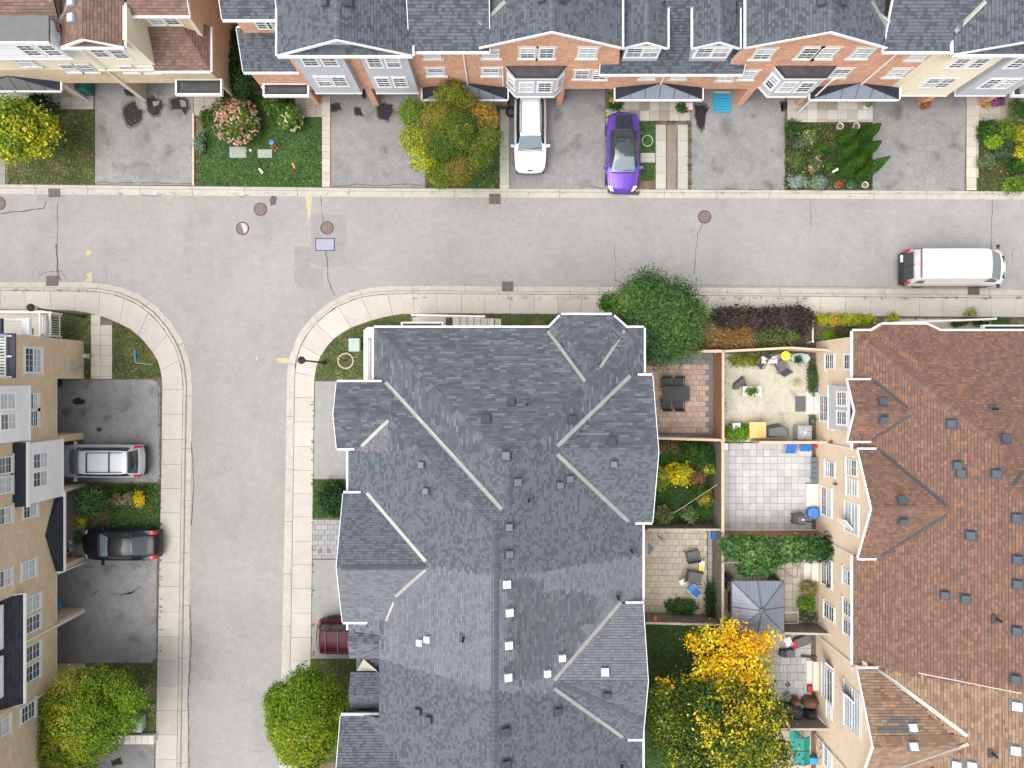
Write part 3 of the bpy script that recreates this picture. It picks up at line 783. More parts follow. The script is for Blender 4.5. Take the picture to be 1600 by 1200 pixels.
_win = {}
def win_meshes(w, h, style, cols, rows, pale):
    """local frame: x along the wall, z up, -y outward; origin at the window centre on the wall face"""
    key = (round(w, 2), round(h, 2), style, cols, rows, pale)
    if key in _win: return _win[key]
    x, z = w / 2, h / 2; f = .045; out = {}
    def mk(b, m): o = b.build('tmp', m); me = o.data; bpy.data.objects.remove(o); return me
    b = MB()
    if style == 'trim':      # wide precast surround, sill below
        t = .16
        b.box(-x - t, x + t, -.035, .01, z, z + t * .8); b.box(-x - t * .6, -x, -.03, .01, -z, z); b.box(x, x + t * .6, -.03, .01, -z, z)
        out['surround'] = mk(b, 'stone_trim'); b = MB(); b.box(-x - t, x + t, -.09, .01, -z - .13, -z); out['sill'] = mk(b, 'stone_trim')
    elif style == 'sill':
        b.box(-x - .12, x + .12, -.09, .01, -z - .13, -z); out['sill'] = mk(b, 'stone_trim')
        b = MB(); b.box(-x - .1, x + .1, -.03, .01, z, z + .1); out['surround'] = mk(b, 'stone_trim')
    elif style == 'white':
        b.box(-x - .07, x + .07, -.03, .01, z, z + .07); b.box(-x - .07, -x, -.03, .01, -z - .07, z); b.box(x, x + .07, -.03, .01, -z - .07, z)
        out['surround'] = mk(b, 'white'); b = MB(); b.box(-x - .07, x + .07, -.055, .01, -z - .08, -z); out['sill'] = mk(b, 'white')
    b = MB(); y0, y1 = -.055, .01
    b.box(-x, x, y0, y1, z - f, z); b.box(-x, x, y0, y1, -z, -z + f); b.box(-x, -x + f, y0, y1, -z + f, z - f); b.box(x - f, x, y0, y1, -z + f, z - f)
    b.box(-x + f, x - f, y0 + .004, y1, -f * .45, f * .45)
    out['frame'] = mk(b, 'white')
    b = MB(); g = .008
    for s_ in (0, 1):
        za, zb = (-z + f, -f * .45) if s_ == 0 else (f * .45, z - f)
        for i in range(1, cols): xx = -x + f + (w - 2 * f) * i / cols; b.box(xx - g, xx + g, -.042, -.02, za, zb)
        for i in range(1, rows): zz = za + (zb - za) * i / rows; b.box(-x + f, x - f, -.040, -.022, zz - g, zz + g)
    out['glazing_bars'] = mk(b, 'white')
    b = MB(); b.box(-x + f, x - f, -.026, -.006, -z + f, -f * .45); out['pane_lo'] = mk(b, 'glass_pale' if pale & 1 else 'glass')
    b = MB(); b.box(-x + f, x - f, -.026, -.006, f * .45, z - f); out['pane_hi'] = mk(b, 'glass_pale' if pale & 2 else 'glass')
    _win[key] = out; return out
def window(parent, x, y, z, rz, w=.9, h=1.3, style='sill', cols=2, rows=2, pale=0, name='window'):
    ms = win_meshes(w, h, style, cols, rows, pale)
    o = ob(name, ms['frame'], parent, (x, y, z), rz)
    for k, me in ms.items():
        if k == 'frame': continue
        ob({'pane_lo': 'pane', 'pane_hi': 'pane'}.get(k, k), me, o)
    return o
def win_on_y(parent, px, py, Yw, **k):     # wall facing south (towards -y)
    h = CAM_H - Yw * FOC / (600 - py); x = (px - 800) * (CAM_H - h) / FOC; return window(parent, x, Yw, h, 0, **k)
def win_on_x(parent, px, py, Xw, **k):     # wall facing the nadir along x
    h = CAM_H - abs(Xw) * FOC / abs(px - 800); y = (600 - py) * (CAM_H - h) / FOC
    return window(parent, Xw, y, h, math.pi / 2 if Xw < 0 else -math.pi / 2, **k)
def downspout(parent, x, y, z0, z1, m='white', r=.045, dx=0, dy=0, foot=(0, 0)):
    b = MB(); b.tube([(x + dx, y + dy, z1), (x + dx, y + dy, z1 - .1), (x, y, z1 - .35), (x, y, z0 + .15), (x + foot[0], y + foot[1], z0)], r, 6, 0); b.build('downspout', m, parent)
def metal_canopy(parent, p0, p1, depth_dir, z_eave, z_top, m_front, seams=5, name='porch_canopy'):
    """half pyramid roof: front edge p0-p1, back edge depth_dir behind it, apex in the middle of the back edge; p0->p1 has outside on the right"""
    dx, dy = depth_dir; c0 = (p0[0] + dx, p0[1] + dy); c1 = (p1[0] + dx, p1[1] + dy); ap = ((c0[0] + c1[0]) / 2, (c0[1] + c1[1]) / 2)
    root = MB(); e = .012
    root.add([(*p0, z_eave), (*p1, z_eave), (*ap, z_top)]); front = root.build(name, m_front, parent)
    b = MB(); b.add([(*c0, z_eave), (*p0, z_eave), (*ap, z_top)]); b.add([(*p1, z_eave), (*c1, z_eave), (*ap, z_top)])
    b.add([(*p0, z_eave - .02), (*c0, z_eave - .02), (*c1, z_eave - .02), (*p1, z_eave - .02)]); b.build('canopy_side', 'black_metal', front)
    b = MB()
    for i in range(1, seams + 1):
        t = i / (seams + 1); A = Vector((*lerp(p0, p1, t), z_eave)); k = 1 - abs(t - .5) * 2
        back = lerp(p0, c0, 1); B = Vector((A.x + dx * k, A.y + dy * k, z_eave + (z_top - z_eave) * k))
        b.tube([A + Vector((0, 0, .012)), B + Vector((0, 0, .012))], .016, 4)
    for q in (p0, p1): b.tube([Vector((*q, z_eave + .01)), Vector((*ap, z_top + .01))], .02, 4)
    b.build('standing_seam', 'iron_dark', front)
    L_ = math.dist(p0, p1); nx, ny = (p1[1] - p0[1]) / L_, -(p1[0] - p0[0]) / L_
    b = MB(); f = .07
    b.prism([p0, p1, (p1[0] + nx * f, p1[1] + ny * f), (p0[0] + nx * f, p0[1] + ny * f)], z_eave - .14, z_eave - .004)
    tx, ty = (p1[0] - p0[0]) / L_, (p1[1] - p0[1]) / L_
    for a_, c_, s_ in ((p0, c0, -1), (p1, c1, 1)):
        b.prism([a_, c_, (c_[0] + tx * f * s_, c_[1] + ty * f * s_), (a_[0] + tx * f * s_, a_[1] + ty * f * s_)], z_eave - .142, z_eave - .006)
    b.build('canopy_fascia', 'white', front); return front
def flat_canopy(parent, x0, x1, y0, y1, z, name='flat_porch_roof', rim=.09):
    b = MB(); b.box(x0, x1, y0, y1, z - .2, z - .06); o = b.build(name, 'membrane', parent)
    b = MB(); r = rim
    b.box(x0 - r, x1 + r, y0 - r, y0, z - .24, z); b.box(x0 - r, x1 + r, y1, y1 + r, z - .24, z); b.box(x0 - r, x0, y0, y1, z - .24, z - .002); b.box(x1, x1 + r, y0, y1, z - .24, z - .002)
    b.build('canopy_fascia', 'white', o)
    b = MB(); b.box(x0, x0 + .12, y0, y1, z - .062, z - .015); b.box(x1 - .12, x1, y0, y1, z - .062, z - .015); b.box(x0 + .12, x1 - .12, y0, y0 + .12, z - .062, z - .018); b.box(x0 + .12, x1 - .12, y1 - .12, y1, z - .062, z - .018)
    b.build('membrane_upstand', 'plastic_black', o); return o
def pier(parent, x0, x1, y0, y1, z0, z1, m, name='brick_pier'):
    b = MB()
    for p, q in (((x0, y0), (x1, y0)), ((x1, y0), (x1, y1)), ((x1, y1), (x0, y1)), ((x0, y1), (x0, y0))):
        L_ = math.dist(p, q); b.add([(*p, z0), (*q, z0), (*q, z1), (*p, z1)], 0, None, [(0, z0), (L_, z0), (L_, z1), (0, z1)])
    b.add([(x0, y0, z1), (x1, y0, z1), (x1, y1, z1), (x0, y1, z1)], 0, None, [(0, 0), (x1 - x0, 0), (x1 - x0, y1 - y0), (0, y1 - y0)])
    return b.build(name, m, parent)
def bay_box(parent, x0, x1, y0, y1, z0, z1, m, name='bay_wall'):
    b = MB(); b.box(x0, x1, y0, y1, z0, z1); o = b.build(name, m, parent)
    # siding laps: thin horizontal ledges
    b = MB(); z = z0 + .12
    while z < z1 - .05: b.box(x0 - .008, x1 + .008, y0 - .008, y1 + .008, z, z + .012); z += .15
    s_ = b.build('siding_lap', m, o); s_['kind'] = 'stuff'
    b = MB(); b.box(x0 - .03, x1 + .03, y0 - .03, y1 + .03, z0 - .06, z0 + .03); b.build('base_trim', 'white', o)
    return o
# ------------------------------------------------------------------ shingle colours (each roofing batch has its own blend)
def pick(rr, table, j=.07):
    t = rr.random(); acc = 0
    for c, w in table:
        acc += w
        if t < acc: return jit(c, j, rr)
    return jit(table[-1][0], j, rr)
T_STREAK = [((.080, .089, .105), .38), ((.096, .106, .123), .24), ((.126, .137, .156), .14), ((.064, .071, .084), .24)]
T_SLATE = [((.104, .117, .135), .48), ((.092, .103, .120), .20), ((.068, .077, .091), .32)]
T_LAV = [((.150, .155, .175), .5), ((.134, .138, .157), .3), ((.114, .118, .136), .2)]
T_GREEN = [((.086, .099, .108), .5), ((.110, .122, .132), .28), ((.070, .080, .088), .22)]
T_PINKISH = [((.142, .132, .150), .5), ((.16, .152, .172), .3), ((.122, .115, .13), .2)]
T_BROWN = [((.156, .088, .063), .40), ((.128, .074, .057), .26), ((.212, .108, .066), .22), ((.162, .098, .072), .14)]
T_TANBR = [((.232, .150, .098), .42), ((.195, .123, .082), .28), ((.268, .175, .112), .20), ((.16, .10, .07), .10)]
T_NORTH = [((.095, .108, .127), .50), ((.078, .088, .105), .25), ((.056, .063, .076), .25)]
def col_centre(ix, iy, rr):
    n = 6 * math.sin(iy * .05) * math.sin(ix * .04)
    if iy < 703 + n * .3:
        if ix < 607 and iy > 655 and iy > 1262 - ix - 2: return pick(rr, T_PINKISH), rr.uniform(.15, .22)
        return pick(rr, T_STREAK), rr.uniform(.22, .5)
    if ix < 600 and 971 < iy < 1030: return pick(rr, T_LAV if rr.random() < .6 else T_STREAK), rr.uniform(.18, .3)
    top = 888 if ix < 668 else (884 + (ix - 668) * .16 if ix < 772 else 901 - (ix - 800) * .155)
    bot = 1030 + (ix - 600) * .29 if ix < 775 else (1081 if ix < 866 else 1064)
    if top < iy < bot:
        jag = 5 * math.sin(iy * .21) + 5 * math.sin(iy * .093 + 1)
        if 795 + jag < ix < 925 + jag * 2 - max(0, iy - 985) * 1.0 and 905 < iy < 1066 and not (ix > 850 and iy < 925): return pick(rr, T_GREEN), rr.uniform(.2, .34)
        return pick(rr, T_LAV), rr.uniform(.18, .3)
    return pick(rr, T_SLATE), rr.uniform(.12, .20)
def col_east(ix, iy, rr):
    bound = 1051 + (ix - 1400) * .166 if ix > 1371 else 1043
    if iy > bound:
        if 1386 < ix < 1418 and 1117 < iy < 1130 or 1372 < ix < 1415 and 1136 < iy < 1143: return jit((.10, .095, .10), .1, rr), .3
        return pick(rr, T_TANBR), rr.uniform(.2, .4)
    return pick(rr, T_BROWN), rr.uniform(.13, .24)
def col_north(ix, iy, rr): return pick(rr, T_NORTH), rr.uniform(.13, .22)
def col_nw(ix, iy, rr): return pick(rr, [((.165, .103, .076), .5), ((.137, .083, .062), .3), ((.195, .124, .09), .2)]), rr.uniform(.16, .3)

# ================================================================== centre block
HE = 6.6
def EC(u, v): return XY(u, v, HE)
cb = thing('townhouse_block', 'long townhouse block under a patchy slate-grey roof in the middle of the photo', 'building')
R = Roof()
P4 = .40
def PW(u, z=HE, p=P4, he=HE): return R.plane(*XY(u, 600, he), z, 1, 0, p)
def PE(u, z=HE, p=P4, he=HE): return R.plane(*XY(u, 600, he), z, -1, 0, p)
def PN(v, z=HE, p=P4, he=HE): return R.plane(*XY(800, v, he), z, 0, -1, p)
def PS(v, z=HE, p=P4, he=HE): return R.plane(*XY(800, v, he), z, 0, 1, p)
def rect(u0, v0, u1, v1): return [EC(u0, v0), EC(u1, v0), EC(u1, v1), EC(u0, v1)]
R.comp(rect(584, 512, 1006, 815), [PW(584), PE(1006), PN(512, p=.43)])
R.comp([EC(858, 520), EC(858, 512), EC(877, 492), EC(956, 492), EC(978, 511), EC(978, 640), EC(858, 640)],
       [R.plane(*EC(858, 514), HE + .12, 1, 0, .47), R.plane(*EC(978, 514), HE + .12, -1, 0, .47), PN(492, p=.42), R.plane(*EC(867, 502), HE + .02, 1, -1, .46), R.plane(*EC(967, 502), HE + .02, -1, -1, .46)])
R.comp(rect(544, 597, 1004, 985), [PW(544), PE(1004), PN(577)], 'eave')
R.comp(rect(596, 985, 1004, 1112), [PW(544), PE(1004)], False)
for v0_, v1_ in ((985, 1112),):
    e0, e1 = EC(1004, v0_), EC(1004, v1_); b = MB(); b.box(e0[0], e0[0] + .10, e1[1], e0[1], HE - .13, HE - .02); b.build('gutter', 'white', cb)
R.comp(rect(541, 1112, 1004, 1330), [PW(544), PE(1004)], 'eave')
R.comp(rect(528, 597, 616, 700), [PN(575), PS(719)])
R.comp(rect(539, 769, 690, 967), [PN(740), PS(1006)])
R.comp(rect(535, 1113, 700, 1330), [PN(1084), PS(1360)])
R.comp(rect(860, 587, 1018, 815), [PN(568), PS(834)])
R.comp(rect(860, 939, 1002, 1149), [PN(903), PS(1180)])
# the two small roofs in the west notch
R.comp([XY(546.5, 973, 5.9), XY(612, 973, 5.9), XY(612, 1029, 5.9), XY(546.5, 1029, 5.9)], [R.plane(*XY(600, 973, 5.9), 5.9, 0, -1, .55), R.plane(*XY(600, 1029, 5.9), 5.9, 0, 1, .55)], False)
R.comp([XY(548, 1050, 6.1), XY(625, 1050, 6.1), XY(625, 1112, 6.1), XY(548, 1112, 6.1)], [R.plane(*XY(600, 1050, 6.1), 6.1, 0, -1, .55), R.plane(*XY(600, 1122, 6.1), 5.9, 0, 1, .55)], False)
R.comp([XY(557, 1024, 4.9), XY(603, 1024, 4.9), XY(603, 1056, 4.9), XY(557, 1056, 4.9)], [R.plane(*XY(557, 1040, 4.9), 4.9, 1, 0, .5)], False)
build_roof(R, cb, 'deck_grey', col_centre, .125, seed=3)
for a, b_, w in [((602, 597), (784, 796), .20), ((565, 697), (607, 657), .19), ((573, 770), (665, 877), .20), ((665, 890), (618, 932), .17), ((615, 941), (603, 970), .12),
                 ((856, 517), (914, 596), .19), ((976, 516), (938, 574), .17), ((985, 587), (871, 697), .22), ((871, 710), (982, 815), .22),
                 ((970, 941), (866, 1063), .22), ((866, 1076), (973, 1152), .19)]:
    roof_strip(R, cb, a, b_, w * .85, 'flash')
gr = [(.072, .081, .097), (.063, .071, .085), (.094, .104, .121)]
ridge_caps(R, cb, (590, 518), (788, 725), gr, .32, step=.2)
ridge_caps(R, cb, (1001, 518), (800, 725), gr, .32, step=.2)
ridge_caps(R, cb, (610, 660), (764, 822), gr, .32, step=.2)
ridge_caps(R, cb, (880, 494), (920, 556), gr, .28, step=.22)
ridge_caps(R, cb, (953, 494), (926, 556), gr, .28, step=.22)
br_ = [(.082, .082, .094), (.072, .072, .084)]
ridge_caps(R, cb, (774, 835), (772, 1200), br_, .34, step=.22, ijit=.06)
for a, b_ in [((796, 735), (795, 800))]: ridge_caps(R, cb, a, b_, gr, .3, step=.2)
ridge_caps(R, cb, (528, 648), (604, 648), gr, .28, step=.22)
ridge_caps(R, cb, (532, 887), (664, 886), [(.06, .067, .078)], .26, step=.22)
ridge_caps(R, cb, (1012, 1064), (872, 1066), [(.063, .07, .081)], .26, step=.22)
for (x, y, m, s) in [(799, 629, 'vent_dark', .34), (760, 655, 'vent_dark', .38), (893, 655, 'vent_dark', .38), (956, 690, 'vent_dark', .36), (791, 713, 'vent_mid', .38), (660, 726, 'vent_mid', .3), (667, 767, 'vent_mid', .3),
                     (808, 753, 'vent_mid', .34), (874, 758, 'vent_mid', .3), (889, 748, 'vent_mid', .3), (959, 723, 'vent_mid', .3), (795, 823, 'vent_mid', .32), (795, 865, 'vent_mid', .32),
                     (791, 912, 'vent_white', .36), (795, 956, 'vent_white', .36), (794, 1007, 'vent_white', .36), (793, 1057, 'vent_white', .36), (657, 1003, 'vent_white', .31), (669, 998, 'vent_white', .31),
                     (877, 1027, 'vent_white', .33), (854, 1051, 'vent_white', .33), (945, 1050, 'vent_white', .36), (948, 1084, 'vent_dark', .36), (871, 1111, 'vent_dark', .36), (654, 1111, 'vent_dark', .34),
                     (671, 1123, 'vent_dark', .34), (789, 1142, 'vent_dark', .38), (790, 1193, 'vent_dark', .38)]:
    roof_vent(R, cb, x, y, m, 9, s)
for (x, y) in [(823, 632), (826, 781), (724, 997), (965, 932), (971, 1196), (986, 860)]: vent_pipe(R, cb, x, y, .07, 8.5)
# cheek wall of the small dormer
b = MB(); A = W(558, 1048, 5.5); Bp = W(589, 1048, 6.0); Cc = W(568, 1030, 5.2)
b.add([Cc, Bp, A]); b.add([A, Bp, Bp + Vector((0, -.05, 0)), A + Vector((0, -.05, 0))]); b.build('dormer_cheek', 'vinyl_cream', cb)
# walls
wz = HE - .05
def off(poly, d): return poly
cx0, cx1 = EC(594, 0)[0], EC(994, 0)[0]; yN = EC(0, 522)[1]
WB = [(EC(594, 0)[0], yN), (EC(594, 0)[0], EC(0, 607)[1]), (EC(554, 0)[0], EC(0, 607)[1]), (EC(554, 0)[0], EC(0, 975)[1]), (EC(608, 0)[0], EC(0, 975)[1]),
      (EC(608, 0)[0], EC(0, 1120)[1]), (EC(554, 0)[0], EC(0, 1120)[1]), (EC(554, 0)[0], -23.0), (EC(994, 0)[0], -23.0), (EC(994, 0)[0], yN)]
for i in range(len(WB)):
    p, q = WB[i], WB[(i + 1) % len(WB)]
    low = 2.5 if (i in (2, 6)) else .05
    wall(cb, p, q, low, (lambda x, y: (R.h(x, y) or HE) - .1) if i == 7 else wz, 'brick_tan')
b = MB(); b.box(EC(554, 0)[0] + .05, EC(554, 0)[0] + 2.0, -23, EC(0, 607)[1] - .1, 2.45, 2.6); b.build('garage_soffit', 'white', cb)
for v0, v1 in ((612, 690), (700, 760), (780, 860), (880, 965), (1125, 1200)):
    b = MB(); X = EC(554, 0)[0] + 1.9; b.box(X, X + .08, EC(0, v1)[1], EC(0, v0)[1], .1, 2.45); b.build('garage_door', 'garage', cb)
for v in (607, 697, 770, 872, 970):
    pier(cb, EC(554, 0)[0], EC(554, 0)[0] + 1.9, EC(0, v)[1] - .2, EC(0, v)[1] + .2, .05, 2.46, 'brick_tan')
# porch railing and flat roofs seen past the eaves
def railing(parent, p, q, z0, z1, m='white', step=.13, name='railing', posts=True, wtop=.09):
    b = MB(); P = Vector((*p, 0)); Q = Vector((*q, 0)); t = (Q - P); L_ = t.length; t.normalize(); n = Vector((-t.y, t.x, 0))
    def beam(z, zz, w, s0=0, s1=None):
        s1 = L_ if s1 is None else s1; A = P + t * s0; B = P + t * s1
        b.prism([((A - n * w)[0], (A - n * w)[1]), ((B - n * w)[0], (B - n * w)[1]), ((B + n * w)[0], (B + n * w)[1]), ((A + n * w)[0], (A + n * w)[1])], z, zz)
    beam(z1 - .06, z1, wtop / 2); beam(z0 + .08, z0 + .13, .02)
    o = b.build(name, m, parent)
    k = int(L_ / step); b = MB()
    for i in range(1, k): c = P + t * (L_ * i / k); b.box(c.x - .016, c.x + .016, c.y - .016, c.y + .016, z0 + .1, z1 - .05)
    b.build('baluster', m, o)['kind'] = 'stuff'
    if posts:
        for c in (P, Q): b = MB(); b.box(c.x - .055, c.x + .055, c.y - .055, c.y + .055, z0, z1 + .05); b.build('post', m, o)
    return o
railing(cb, XY(644, 492, 1.9), XY(757, 496, 1.2), .9, 1.9)
flat_canopy(cb, XY(629, 0, 5.0)[0], XY(690, 0, 5.0)[0], XY(0, 540, 5.0)[1], XY(0, 505.5, 5.0)[1], 5.0)
b = MB(); b.prism([XY(573, 600), XY(573, 518), XY(579, 513), XY(590, 513), XY(590, 600)], .07, .9); b.build('porch_slab', 'stone_trim', cb)
railing(cb, XY(573, 596, 4.2), XY(573, 529, 4.2), 3.2, 4.2)
railing(cb, XY(577, 596, 3.9), XY(577, 529, 3.9), 2.9, 3.9, m='white')
b = MB(); b.box(XY(574, 0, 3)[0], XY(586, 0, 3)[0], XY(0, 596, 3)[1], XY(0, 528, 3)[1], 2.75, 2.9); b.build('balcony_floor', 'bluegrey', cb)
w_ = MB(); 

# ================================================================== east block (brown roof)
HE2 = 5.4
eb = thing('townhouse_block', 'townhouse block with buff brick back wall and brown shingle roof on the right', 'building')
R = RE = Roof(); P5 = .5
def E2(u, v): return XY(u, v, HE2)
def rect2(u0, v0, u1, v1): return [E2(u0, v0), E2(u1, v0), E2(u1, v1), E2(u0, v1)]
def q(f, uv, p=P5, z=HE2): return f(uv, z, p, HE2)
R.comp(rect2(1333, 517, 1679, 701), [q(PW, 1333), q(PE, 1679), q(PN, 517)], 'eave')
for u_, v0_, v1_, f_ in ((1372, 701, 868, False), (1333, 868, 1038, 'eave'), (1372, 1038, 1350, False)): R.comp(rect2(u_, v0_, 1679, v1_), [q(PW, 1333), q(PE, 1679)], f_)
R.comp([E2(1362, 517), E2(1378, 507), E2(1448, 507), E2(1472, 518), E2(1472, 600), E2(1362, 600)],
       [R.plane(*E2(1362, 517), HE2 + .05, 1, 0, .5), R.plane(*E2(1472, 517), HE2 + .05, -1, 0, .5), q(PN, 507), R.plane(*E2(1370, 512), HE2, 1, -1.3, .5), R.plane(*E2(1460, 512), HE2, -1, -1.3, .5)])
R.comp(rect2(1400, 597, 1793, 1350), [q(PW, 1336), q(PE, 1793), q(PN, 568)])
R.comp(rect2(1318, 594, 1440, 688), [q(PN, 567), q(PS, 715)])
R.comp(rect2(1332, 701, 1500, 868), [q(PN, 665), q(PS, 904)])
R.comp(rect2(1331, 1038, 1520, 1350), [q(PN, 1002), q(PS, 1266)])
build_roof(R, eb, 'deck_brown', col_east, .14, seed=5)
for a, b_, w in [((1366, 595), (1418, 637), .17), ((1422, 650), (1362, 688), .15), ((1376, 706), (1478, 789), .17), ((1480, 804), (1376, 869), .15)]: roof_strip(R, eb, a, b_, w, 'flash_dark')
for a, b_, w in [((1372, 1046), (1511, 1150), .18), ((1513, 1162), (1406, 1200), .15)]: roof_strip(R, eb, a, b_, w, 'flash')
roof_strip(R, eb, (1434, 1051), (1596, 1083), .05, 'flash', 'joint_flashing', lift=.03)
roof_strip(R, eb, (1597, 736), (1584, 757), .17, 'flash_dark')
bc = [(.135, .078, .060), (.12, .068, .054), (.152, .090, .066)]
ridge_caps(R, eb, (1346, 527), (1563, 697), bc, .40, step=.2)
ridge_caps(R, eb, (1571, 694), (1598, 668), bc, .40, step=.2)
ridge_caps(R, eb, (1567, 702), (1569, 755), bc, .36, step=.2)
ridge_caps(R, eb, (1574, 761), (1598, 781), bc, .36, step=.2)
ridge_caps(R, eb, (1340, 641), (1420, 643), bc, .28, step=.2)
ridge_caps(R, eb, (1363, 796), (1476, 797), bc, .3, step=.2)
ridge_caps(R, eb, (1370, 1156), (1508, 1156), [(.205, .127, .082), (.18, .11, .074)], .3, step=.2)
ridge_caps(R, eb, (1381, 511), (1412, 545), bc, .3, step=.2); ridge_caps(R, eb, (1446, 511), (1424, 543), bc, .3, step=.2)
for (x, y, m, s) in [(1378, 628, 'vent_slate', .36), (1379, 654, 'vent_slate', .36), (1486, 662, 'vent_slate', .40), (1570, 686, 'vent_slate', .38), (1496, 727, 'vent_slate', .38), (1501, 739, 'vent_slate', .38), (1556, 740, 'vent_slate', .38),
                     (1408, 782, 'vent_slate', .36), (1409, 813, 'vent_slate', .36), (1588, 809, 'vent_slate', .4), (1516, 836, 'vent_slate', .4), (1589, 874, 'vent_slate', .38), (1589, 912, 'vent_slate', .38),
                     (1476, 929, 'vent_slate', .36), (1508, 935, 'vent_slate', .38), (1588, 985, 'vent_slate', .38), (1586, 1060, 'vent_slate', .38), (1588, 1102, 'vent_white', .40), (1586, 1171, 'vent_white', .40),
                     (1425, 1137, 'vent_white', .36), (1426, 1166, 'vent_white', .36), (1494, 1194, 'vent_white', .38), (1518, 1195, 'vent_white', .38)]:
    roof_vent(R, eb, x, y, m, 7.5, s)
for (x, y) in [(1551, 639), (1556, 967), (1550, 1177)]: vent_pipe(R, eb, x, y, .06, 8)
XE = 17.95; YN = 2.5
wf = lambda x, y: (R.h(x - .0, y) or HE2 + .3) - .1
wtop = lambda x, y: (RE.h(x, y) or HE2) - .08
wall(eb, (XE, YN), (XE, -24), .05, wtop, 'brick_pink')
wall(eb, (XE - .001, YN - .201), (40, YN - .201), .05, lambda x, y: HE2 - .05, 'brick_pink')
bay_box(eb, 17.55, XE + .05, *sorted((XY(0, 603, 4)[1], XY(0, 672, 4)[1])), 2.6, 5.55, 'vinyl')
# pent roof strip over the bay
b = MB(); ya, yb = XY(0, 595, 5.9)[1], XY(0, 689, 5.9)[1]; b.add([(17.32, yb, 5.62), (17.80, yb, 5.95), (17.80, ya, 5.95), (17.32, ya, 5.62)][::-1]); b.add([(17.32, yb, 5.56), (17.32, yb, 5.62), (17.32, ya, 5.62), (17.32, ya, 5.56)])
b.build('pent_roof', 'deck_brown', eb)
b = MB(); b.box(17.25, 17.33, yb, ya, 5.48, 5.63); b.build('pent_fascia', 'white', eb)
for a in [(1297, 565, .85, 1.1, 'sill', 0), (1328, 565, .8, 1.2, 'white', 0), (1297, 733, .85, 1.2, 'sill', 1), (1331, 730, .85, 1.2, 'sill', 1), (1332, 761, .85, 1.2, 'sill', 3), (1325, 902, .8, 1.1, 'sill', 1), (1296, 956, .85, 1.3, 'sill', 0),
          (1326, 951, .8, 1.1, 'sill', 0), (1326, 981, .8, 1.1, 'sill', 0), (1296, 1110, .8, .55, 'sill', 0)]:
    win_on_x(eb, a[0], a[1], XE, w=a[2], h=a[3], style=a[4], pale=a[5])
win_on_x(eb, 1288, 638, XE, w=1.45, h=1.1, style='white', pale=0, cols=3)
win_on_x(eb, 1316, 623, 17.55, w=.72, h=1.1, style='white', pale=0); win_on_x(eb, 1316, 653, 17.55, w=.72, h=1.1, style='white', pale=0)
win_on_x(eb, 1292, 784, XE, w=1.6, h=1.3, style='white', pale=2, cols=3); win_on_x(eb, 1331, 809, XE, w=1.6, h=1.5, style='white', pale=3, cols=3)
win_on_x(eb, 1292, 894, XE, w=1.55, h=1.3, style='white', pale=0, cols=3); win_on_x(eb, 1293, 1068, XE, w=1.85, h=1.4, style='white', pale=1, cols=3)
win_on_x(eb, 1332, 1108, XE, w=2.2, h=1.75, style='trim', pale=3, cols=4, rows=3); win_on_x(eb, 1294, 1184, XE, w=1.1, h=.95, style='sill', pale=2)
def open_casement(parent, px, py, Xw, w, h, ang):
    z = CAM_H - abs(Xw) * FOC / abs(px - 800); y = (600 - py) * (CAM_H - z) / FOC; ms = win_meshes(w, h, 'none', 2, 2, 0)
    o = ob('open_sash', ms['frame'], parent, (Xw - .2, y, z), -math.pi / 2 + ang)
    for k in ('glazing_bars', 'pane_lo', 'pane_hi'): ob({'glazing_bars': 'glazing_bars'}.get(k, 'pane'), ms[k], o)
open_casement(eb, 1297, 1036, XE, .75, 1.0, .9); open_casement(eb, 1327, 818, XE, .7, 1.0, .7); open_casement(eb, 1328, 1086, XE, .8, 1.1, .8)
for y_px in (690, 838, 990, 1148): downspout(eb, 17.88, XY(0, y_px, .2)[1], .1, HE2 - .1, dx=-.3)
for (x, y) in [(1307, 756), (1296, 916), (1300, 690)]:
    z = CAM_H - XE * FOC / (x - 800); b = MB(); b.T = Matrix.Translation((XE - .1, (600 - y) * (CAM_H - z) / FOC, z)); b.box(-.06, .1, -.05, .05, -.1, .1); b.lathe(0, 0, [(.03, .1), (.09, .12), (.0, .2)], 6); b.build('wall_lantern', 'brown', eb)
b = MB(); b.box(17.82, XE, XY(0, 672, 2)[1], XY(0, 603, 2)[1] , 2.3, 2.42); b.build('ledge_board', 'white', eb)
# steps at the patio doors
for (x0, x1, y0, y1, z) in [(1256, 1280, 755, 790, .35), (1258, 1267, 1030, 1065, .22), (1266, 1278, 1030, 1075, .42), (1258, 1268, 612, 647, .2), (1268, 1279, 612, 647, .4), (1254, 1264, 874, 905, .2), (1264, 1276, 874, 905, .4)]:
    a, c = XY(x0, y1), XY(x1, y0); b = MB(); b.box(a[0], c[0], a[1], c[1], .05, z); b.build('door_step', 'stone_trim', eb)
# front walk railing and flat porch roof on the north side
railing(eb, XY(1399, 504, 1.6), XY(1555, 498, 1.6), .6, 1.6)
flat_canopy(eb, XY(1539, 0, 4)[0], XY(1640, 0, 4)[0], XY(0, 530, 4)[1], XY(0, 510, 4)[1], 4.0)
